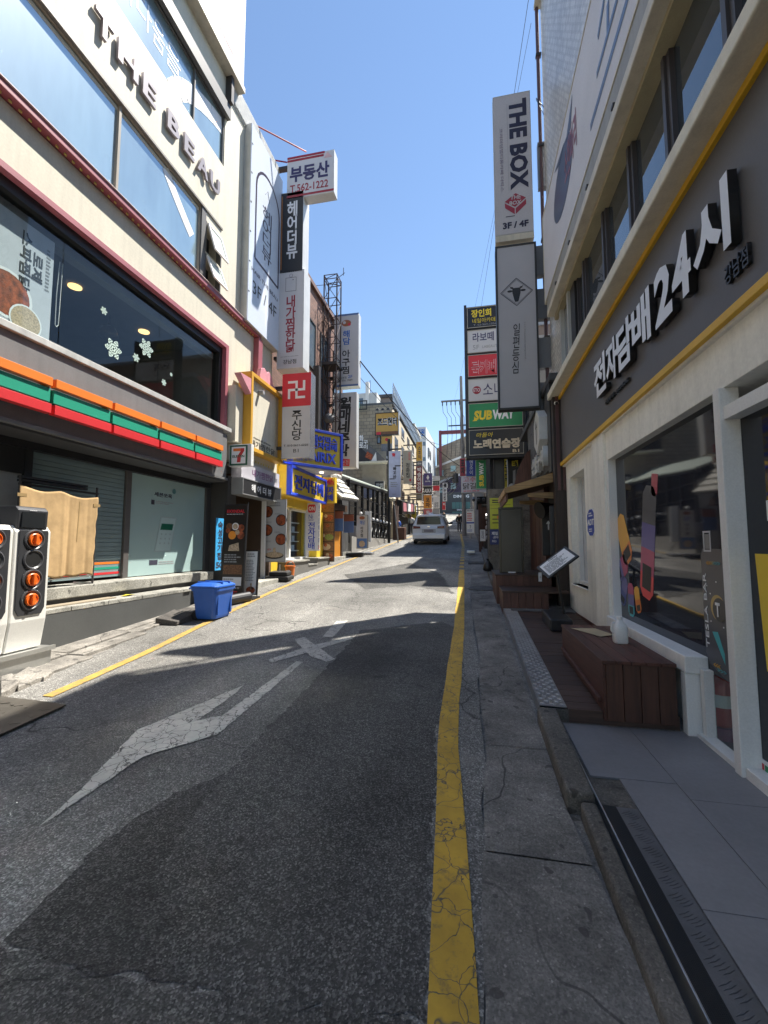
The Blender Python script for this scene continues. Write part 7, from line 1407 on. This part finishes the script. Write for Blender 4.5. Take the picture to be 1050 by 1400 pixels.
for s_ in (-1, 1):
    MB().prism([CP(s_ * a, -.03, z) for a, z in ((.9, .93), (.48, .95), (.5, 1.06), (.9, 1.1))], V((0, .14, 0))).build('tail_light', LRED, car, bev=.01)
    MB().prism([CP(s_ * a, -.05, z) for a, z in ((.86, .42), (.56, .42), (.6, .5), (.86, .5))], V((0, .1, 0))).build('reflector_recess', CBL, car); MB().prism([CP(s_ * a, -.056, z) for a, z in ((.88, .4), (.54, .4), (.54, .415), (.88, .415))], V((0, .03, 0))).build('bumper_trim', CHR, car)
    m_ = MB().loft([[CP(s_ * (1.0 + dx), 3.25 + dy, z) for dx, dy, z in ((0, 0, 1.08), (.22, .03, 1.1), (.24, .04, 1.24), (.04, 0, 1.22))], [CP(s_ * (1.0 + dx), 3.42 + dy, z) for dx, dy, z in ((0, 0, 1.08), (.2, .0, 1.11), (.22, .0, 1.22), (.04, 0, 1.2))]]).build('mirror', CBL, car, bev=.02)
    MB().prism([CP(s_ * a, y, z) for a, y, z in ((.985, .55, 1.14), (.985, 3.4, 1.12), (.82, 3.0, 1.5), (.8, .5, 1.58))], V((s_ * .02, 0, 0))).build('side_window', CG, car)
    for y in (.95, 4.05):
        c = CP(s_ * .87, y, .34); o = MB().lathe([(.2, -.11), (.33, -.1), (.345, 0), (.33, .1), (.2, .11)], c, 24, (1, 0, 0)).build('wheel', M('tyre', (.02, .02, .02), .8), car); MB().lathe([(.21, -.115), (.2, .115)], c, 18, (1, 0, 0)).build('rim', STEEL, o)
    MB().tube(CP(s_ * .62, .5, 1.76), CP(s_ * .64, 3.0, 1.77), .02).build('roof_rail', CHR, car)
MB().loft([[CP(x, -.08, z) for x, z in ((-.9, .36), (.9, .36), (.93, .62), (-.93, .62))], [CP(x, .12, z) for x, z in ((-.95, .3), (.95, .3), (.97, .68), (-.97, .68))]]).build('bumper', CARW, car, bev=.03)
MB().box(-2.37 - .8, -2.37 + .8, cyy - .02, cyy + .5, hz + .2, hz + .34).build('under_trim', CBL, car)
f = Face(CP(-.27, -.035, .74), (1, 0, 0), (0, 0, 1), .54, .14); f.panel('number_plate', 0, 0, 1, 1, -.04, .005, M('plate_dull', (.28, .24, .25), .5), car); f.print_lines(.1, .25, .9, .75, 1, GREYP, car, n=.007)
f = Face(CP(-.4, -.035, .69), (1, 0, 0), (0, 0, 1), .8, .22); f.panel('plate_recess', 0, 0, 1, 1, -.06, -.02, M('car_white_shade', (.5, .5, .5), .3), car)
f = Face(CP(-.1, -.03, 1.0), (1, 0, 0), (0, 0, 1), .2, .09); f.disc('badge', .5, .5, .085, CHR, car, 0, .02, ry=.042)
MB().box(-2.5, -2.24, cyy + 1.3, cyy + 1.6, hz + 1.83, hz + 1.95).build('roof_box', PWHITE, car, bev=.03)
# ------------------------------------------------------------------ people up the street
SKIN = M('skin', (.45, .27, .19), .55, var=.05)
def skin_body(name, verts, edges, radii, mat, parent, sub=1, label=None):
    me = bpy.data.meshes.new(name); me.from_pydata(verts, edges, []); o = bpy.data.objects.new(name, me); COL.objects.link(o); me.materials.append(mat)
    sk = o.modifiers.new('skin', 'SKIN'); sk.use_smooth_shade = True
    for v, r in zip(me.skin_vertices[0].data, radii): v.radius = r if isinstance(r, tuple) else (r, r)
    me.skin_vertices[0].data[0].use_root = True
    sb = o.modifiers.new('sub', 'SUBSURF'); sb.levels = sb.render_levels = sub
    setpar(o, parent); return o
def person(label, x, y, h, face, top, trousers, hair, stride=.25, bag=None):
    z0 = gz(y); t = thing('person', label, 'person', (x, y, z0)); k = h / 1.75; c, s_ = math.cos(face), math.sin(face)
    P = lambda a, b, z: (x + (a * c - b * s_) * k, y + (a * s_ + b * c) * k, z0 + z * k)   # a: to its right, b: forward
    vs = [P(0, 0, .95), P(0, .01, 1.12), P(0, .0, 1.32), P(0, .0, 1.45), P(0, .02, 1.53), P(0, .03, 1.63), P(0, .03, 1.7),
          P(.1, .0, .9), P(.1, stride * .6 + .03, .5), P(.1, stride, .09), P(.1, stride + .14, .04), P(-.1, .0, .9), P(-.1, -stride * .3, .5), P(-.1, -stride, .1), P(-.1, -stride + .13, .04),
          P(.19, .0, 1.41), P(.25, -.08, 1.15), P(.24, .05, .92), P(.24, .1, .82), P(-.19, 0, 1.41), P(-.25, .06, 1.15), P(-.24, .16, .95), P(-.24, .2, .86)]
    es = [(0, 1), (1, 2), (2, 3), (3, 4), (4, 5), (5, 6), (0, 7), (7, 8), (8, 9), (9, 10), (0, 11), (11, 12), (12, 13), (13, 14), (3, 15), (15, 16), (16, 17), (17, 18), (3, 19), (19, 20), (20, 21), (21, 22)]
    rs = [.13, .13, .15, .11, .055, .095, .07, .09, .065, .045, .035, .09, .065, .045, .035, .06, .045, .035, .035, .06, .045, .035, .035]
    skin_body('body', vs, es, [r * k for r in rs], SKIN, t)
    it = [0, 1, 2, 3, 15, 16, 17, 19, 20, 21]; m = {v: i for i, v in enumerate(it)}
    skin_body('jacket', [vs[i] for i in it], [(m[a], m[b]) for a, b in es if a in m and b in m], [(rs[i] + .028) * k for i in it], top, t)
    it = [0, 7, 8, 9, 11, 12, 13]; m = {v: i for i, v in enumerate(it)}
    skin_body('trousers', [vs[i] for i in it], [(m[a], m[b]) for a, b in es if a in m and b in m], [(rs[i] + .022) * k for i in it], trousers, t)
    skin_body('hair', [P(0, .0, 1.68), P(0, -.03, 1.64), P(0, -.03, 1.6)], [(0, 1), (1, 2)], [.1 * k, .1 * k, .07 * k], hair, t)
    for q_ in (9, 13): p = V(vs[q_]); MB().loft([ring4(p.x, p.y + .05, p.z + dz_, .055, .13, 10, 2.5) for dz_ in (-.08, -.03, .0)]).build('shoe', BLACK, t)
    if bag: MB().loft([ring4(P(.3, .05, .7)[0], P(.3, .05, .7)[1], z0 + z, a, .07, 10, 3) for z, a in ((.5, .1), (.55, .15), (.75, .14), (.78, .1))]).build('bag', bag, t)
HAIR = M('black_hair', (.015, .013, .012), .5)
px_, py_ = onG(628, 727); person('person in black jacket and grey trousers walking along the yellow edge line', px_, py_, 1.74, 0, M('cloth_black', (.015, .015, .017), .8), M('cloth_grey', (.09, .085, .085), .8), HAIR)
px_, py_ = onG(562, 731); person('person in pale blue top and dark trousers walking beside the white car', px_, py_, 1.68, .2, M('cloth_pale', (.5, .56, .6), .8), M('cloth_navy', (.03, .035, .05), .8), HAIR, bag=BLACK)
px_, py_ = onG(607, 716.5); person('person in dark clothes far up the road past the white car', px_, py_, 1.7, 3.1, M('cloth_dark', (.03, .025, .03), .8), M('cloth_brown', (.07, .05, .045), .8), HAIR, .15)
person('person in bright blue jacket by the brown planter box', -5.15, 30.6, 1.55, 1.2, M('cloth_blue2', (.03, .12, .5), .8), M('cloth_navy', (.03, .035, .05), .8), HAIR, .1)
# ------------------------------------------------------------------ utility pole and wires
Yp = 34; xp = onY(632, 640, Yp)[0]
t = thing('utility_pole', 'grey concrete utility pole with crossarms and hanging wires', 'utility pole', (xp, Yp, gz(Yp))); PC = M('pole_concrete', (.25, .235, .22), .7)
f = FY((605, 538), (640, 700), Yp); ztop = f.O.z + f.H
MB().tube((xp + .1, Yp, gz(Yp)), (xp, Yp, ztop + 1.3), .17, 10, .11).build('shaft', PC, t)
za_ = onY(620, 548, Yp)[1]; zb_ = onY(620, 582, Yp)[1]
MB().box(xp - 1.6, xp + 1.1, Yp - .06, Yp + .06, za_ - .06, za_ + .06).build('crossarm', PC, t); MB().box(xp - 1.05, xp + .9, Yp - .05, Yp + .05, zb_ - .04, zb_ + .04).build('crossarm', DSTEEL, t)
for k in range(5):
    x = xp - 1.5 + k * .34; MB().path([(x, Yp, za_), (x, Yp, za_ - .35)], .045, 6).build('insulator', DSTEEL, t); MB().path([(x, Yp, za_ - .3), (x + .05, Yp, za_ - .9), (x + .35, Yp - .1, za_ - 1.4), (x + .4, Yp, zb_ - .8), (x + .3, Yp, zb_ - 2.5)], .018, 5).build('drop_wire', BLACK, t)
MB().lathe([(.2, 0), (.24, .05), (.24, .7), (.2, .75)], (xp - .55, Yp + .1, zb_ - 4.6), 12).build('transformer', M('transformer', (.09, .09, .09), .5), t)
rn = random.Random(11); mb = MB()
for k in range(10):
    c = V((xp - .7 + rn.uniform(-.35, .35), Yp - .1, zb_ - 4.6 + rn.uniform(-.6, .8))); r = rn.uniform(.2, .5)
    mb.path([c + V((r * math.cos(a * .7), 0, r * .7 * math.sin(a * .7))) for a in range(10)], .02, 4)
mb.build('cable_coil', BLACK, t)
def wire(label, a, b, sag, r=.014, n=14, group=None):
    a, b = V(a), V(b); t = thing('overhead_wire', label, 'wire', (a + b) / 2, group); MB().path([a.lerp(b, i / n) - V((0, 0, sag * 4 * (i / n) * (1 - i / n))) for i in range(n + 1)], r, 5).build('cable', BLACK, t)
wire('dark cable from the fish sign roof down to the utility pole', (-4.1, 15.6, 8.6), (xp, Yp, zb_ - 3.4), .5, .025)
wire('thin upper cable running from the brick roof toward the pole', (-4.3, 15.6, 8.2), (xp - 1, Yp, zb_ - 1.5), .9, .012)
wire('thin steep cable from the tall tiled wall to the pole top', (1.45, 8.6, 13.5), (xp + .3, Yp, za_ - .2), .3, .006)
wire('fainter steep cable beside the tall light boxes', (1.4, 8.6, 12.4), (xp - .6, Yp, za_ - .2), .4, .004)
for k in range(6):
    wire('black cable strand of the bundle sagging across the far street', (xp - .4, Yp, zb_ - 3.4 - k * .28), (-6 + .2 * k, 60 + k * 3, 9.5 + k * .5), .5 + .15 * k, .022, group='cable strands over the far street')
for k in range(2): wire(('cable from the pole toward the stall side roofs', 'lower cable from the pole toward the stall side roofs')[k], (xp, Yp, zb_ - 2 - k), (1.2, 22, 8.3 - k * .7), .3, .018)
bpy.data.objects.remove(_to)
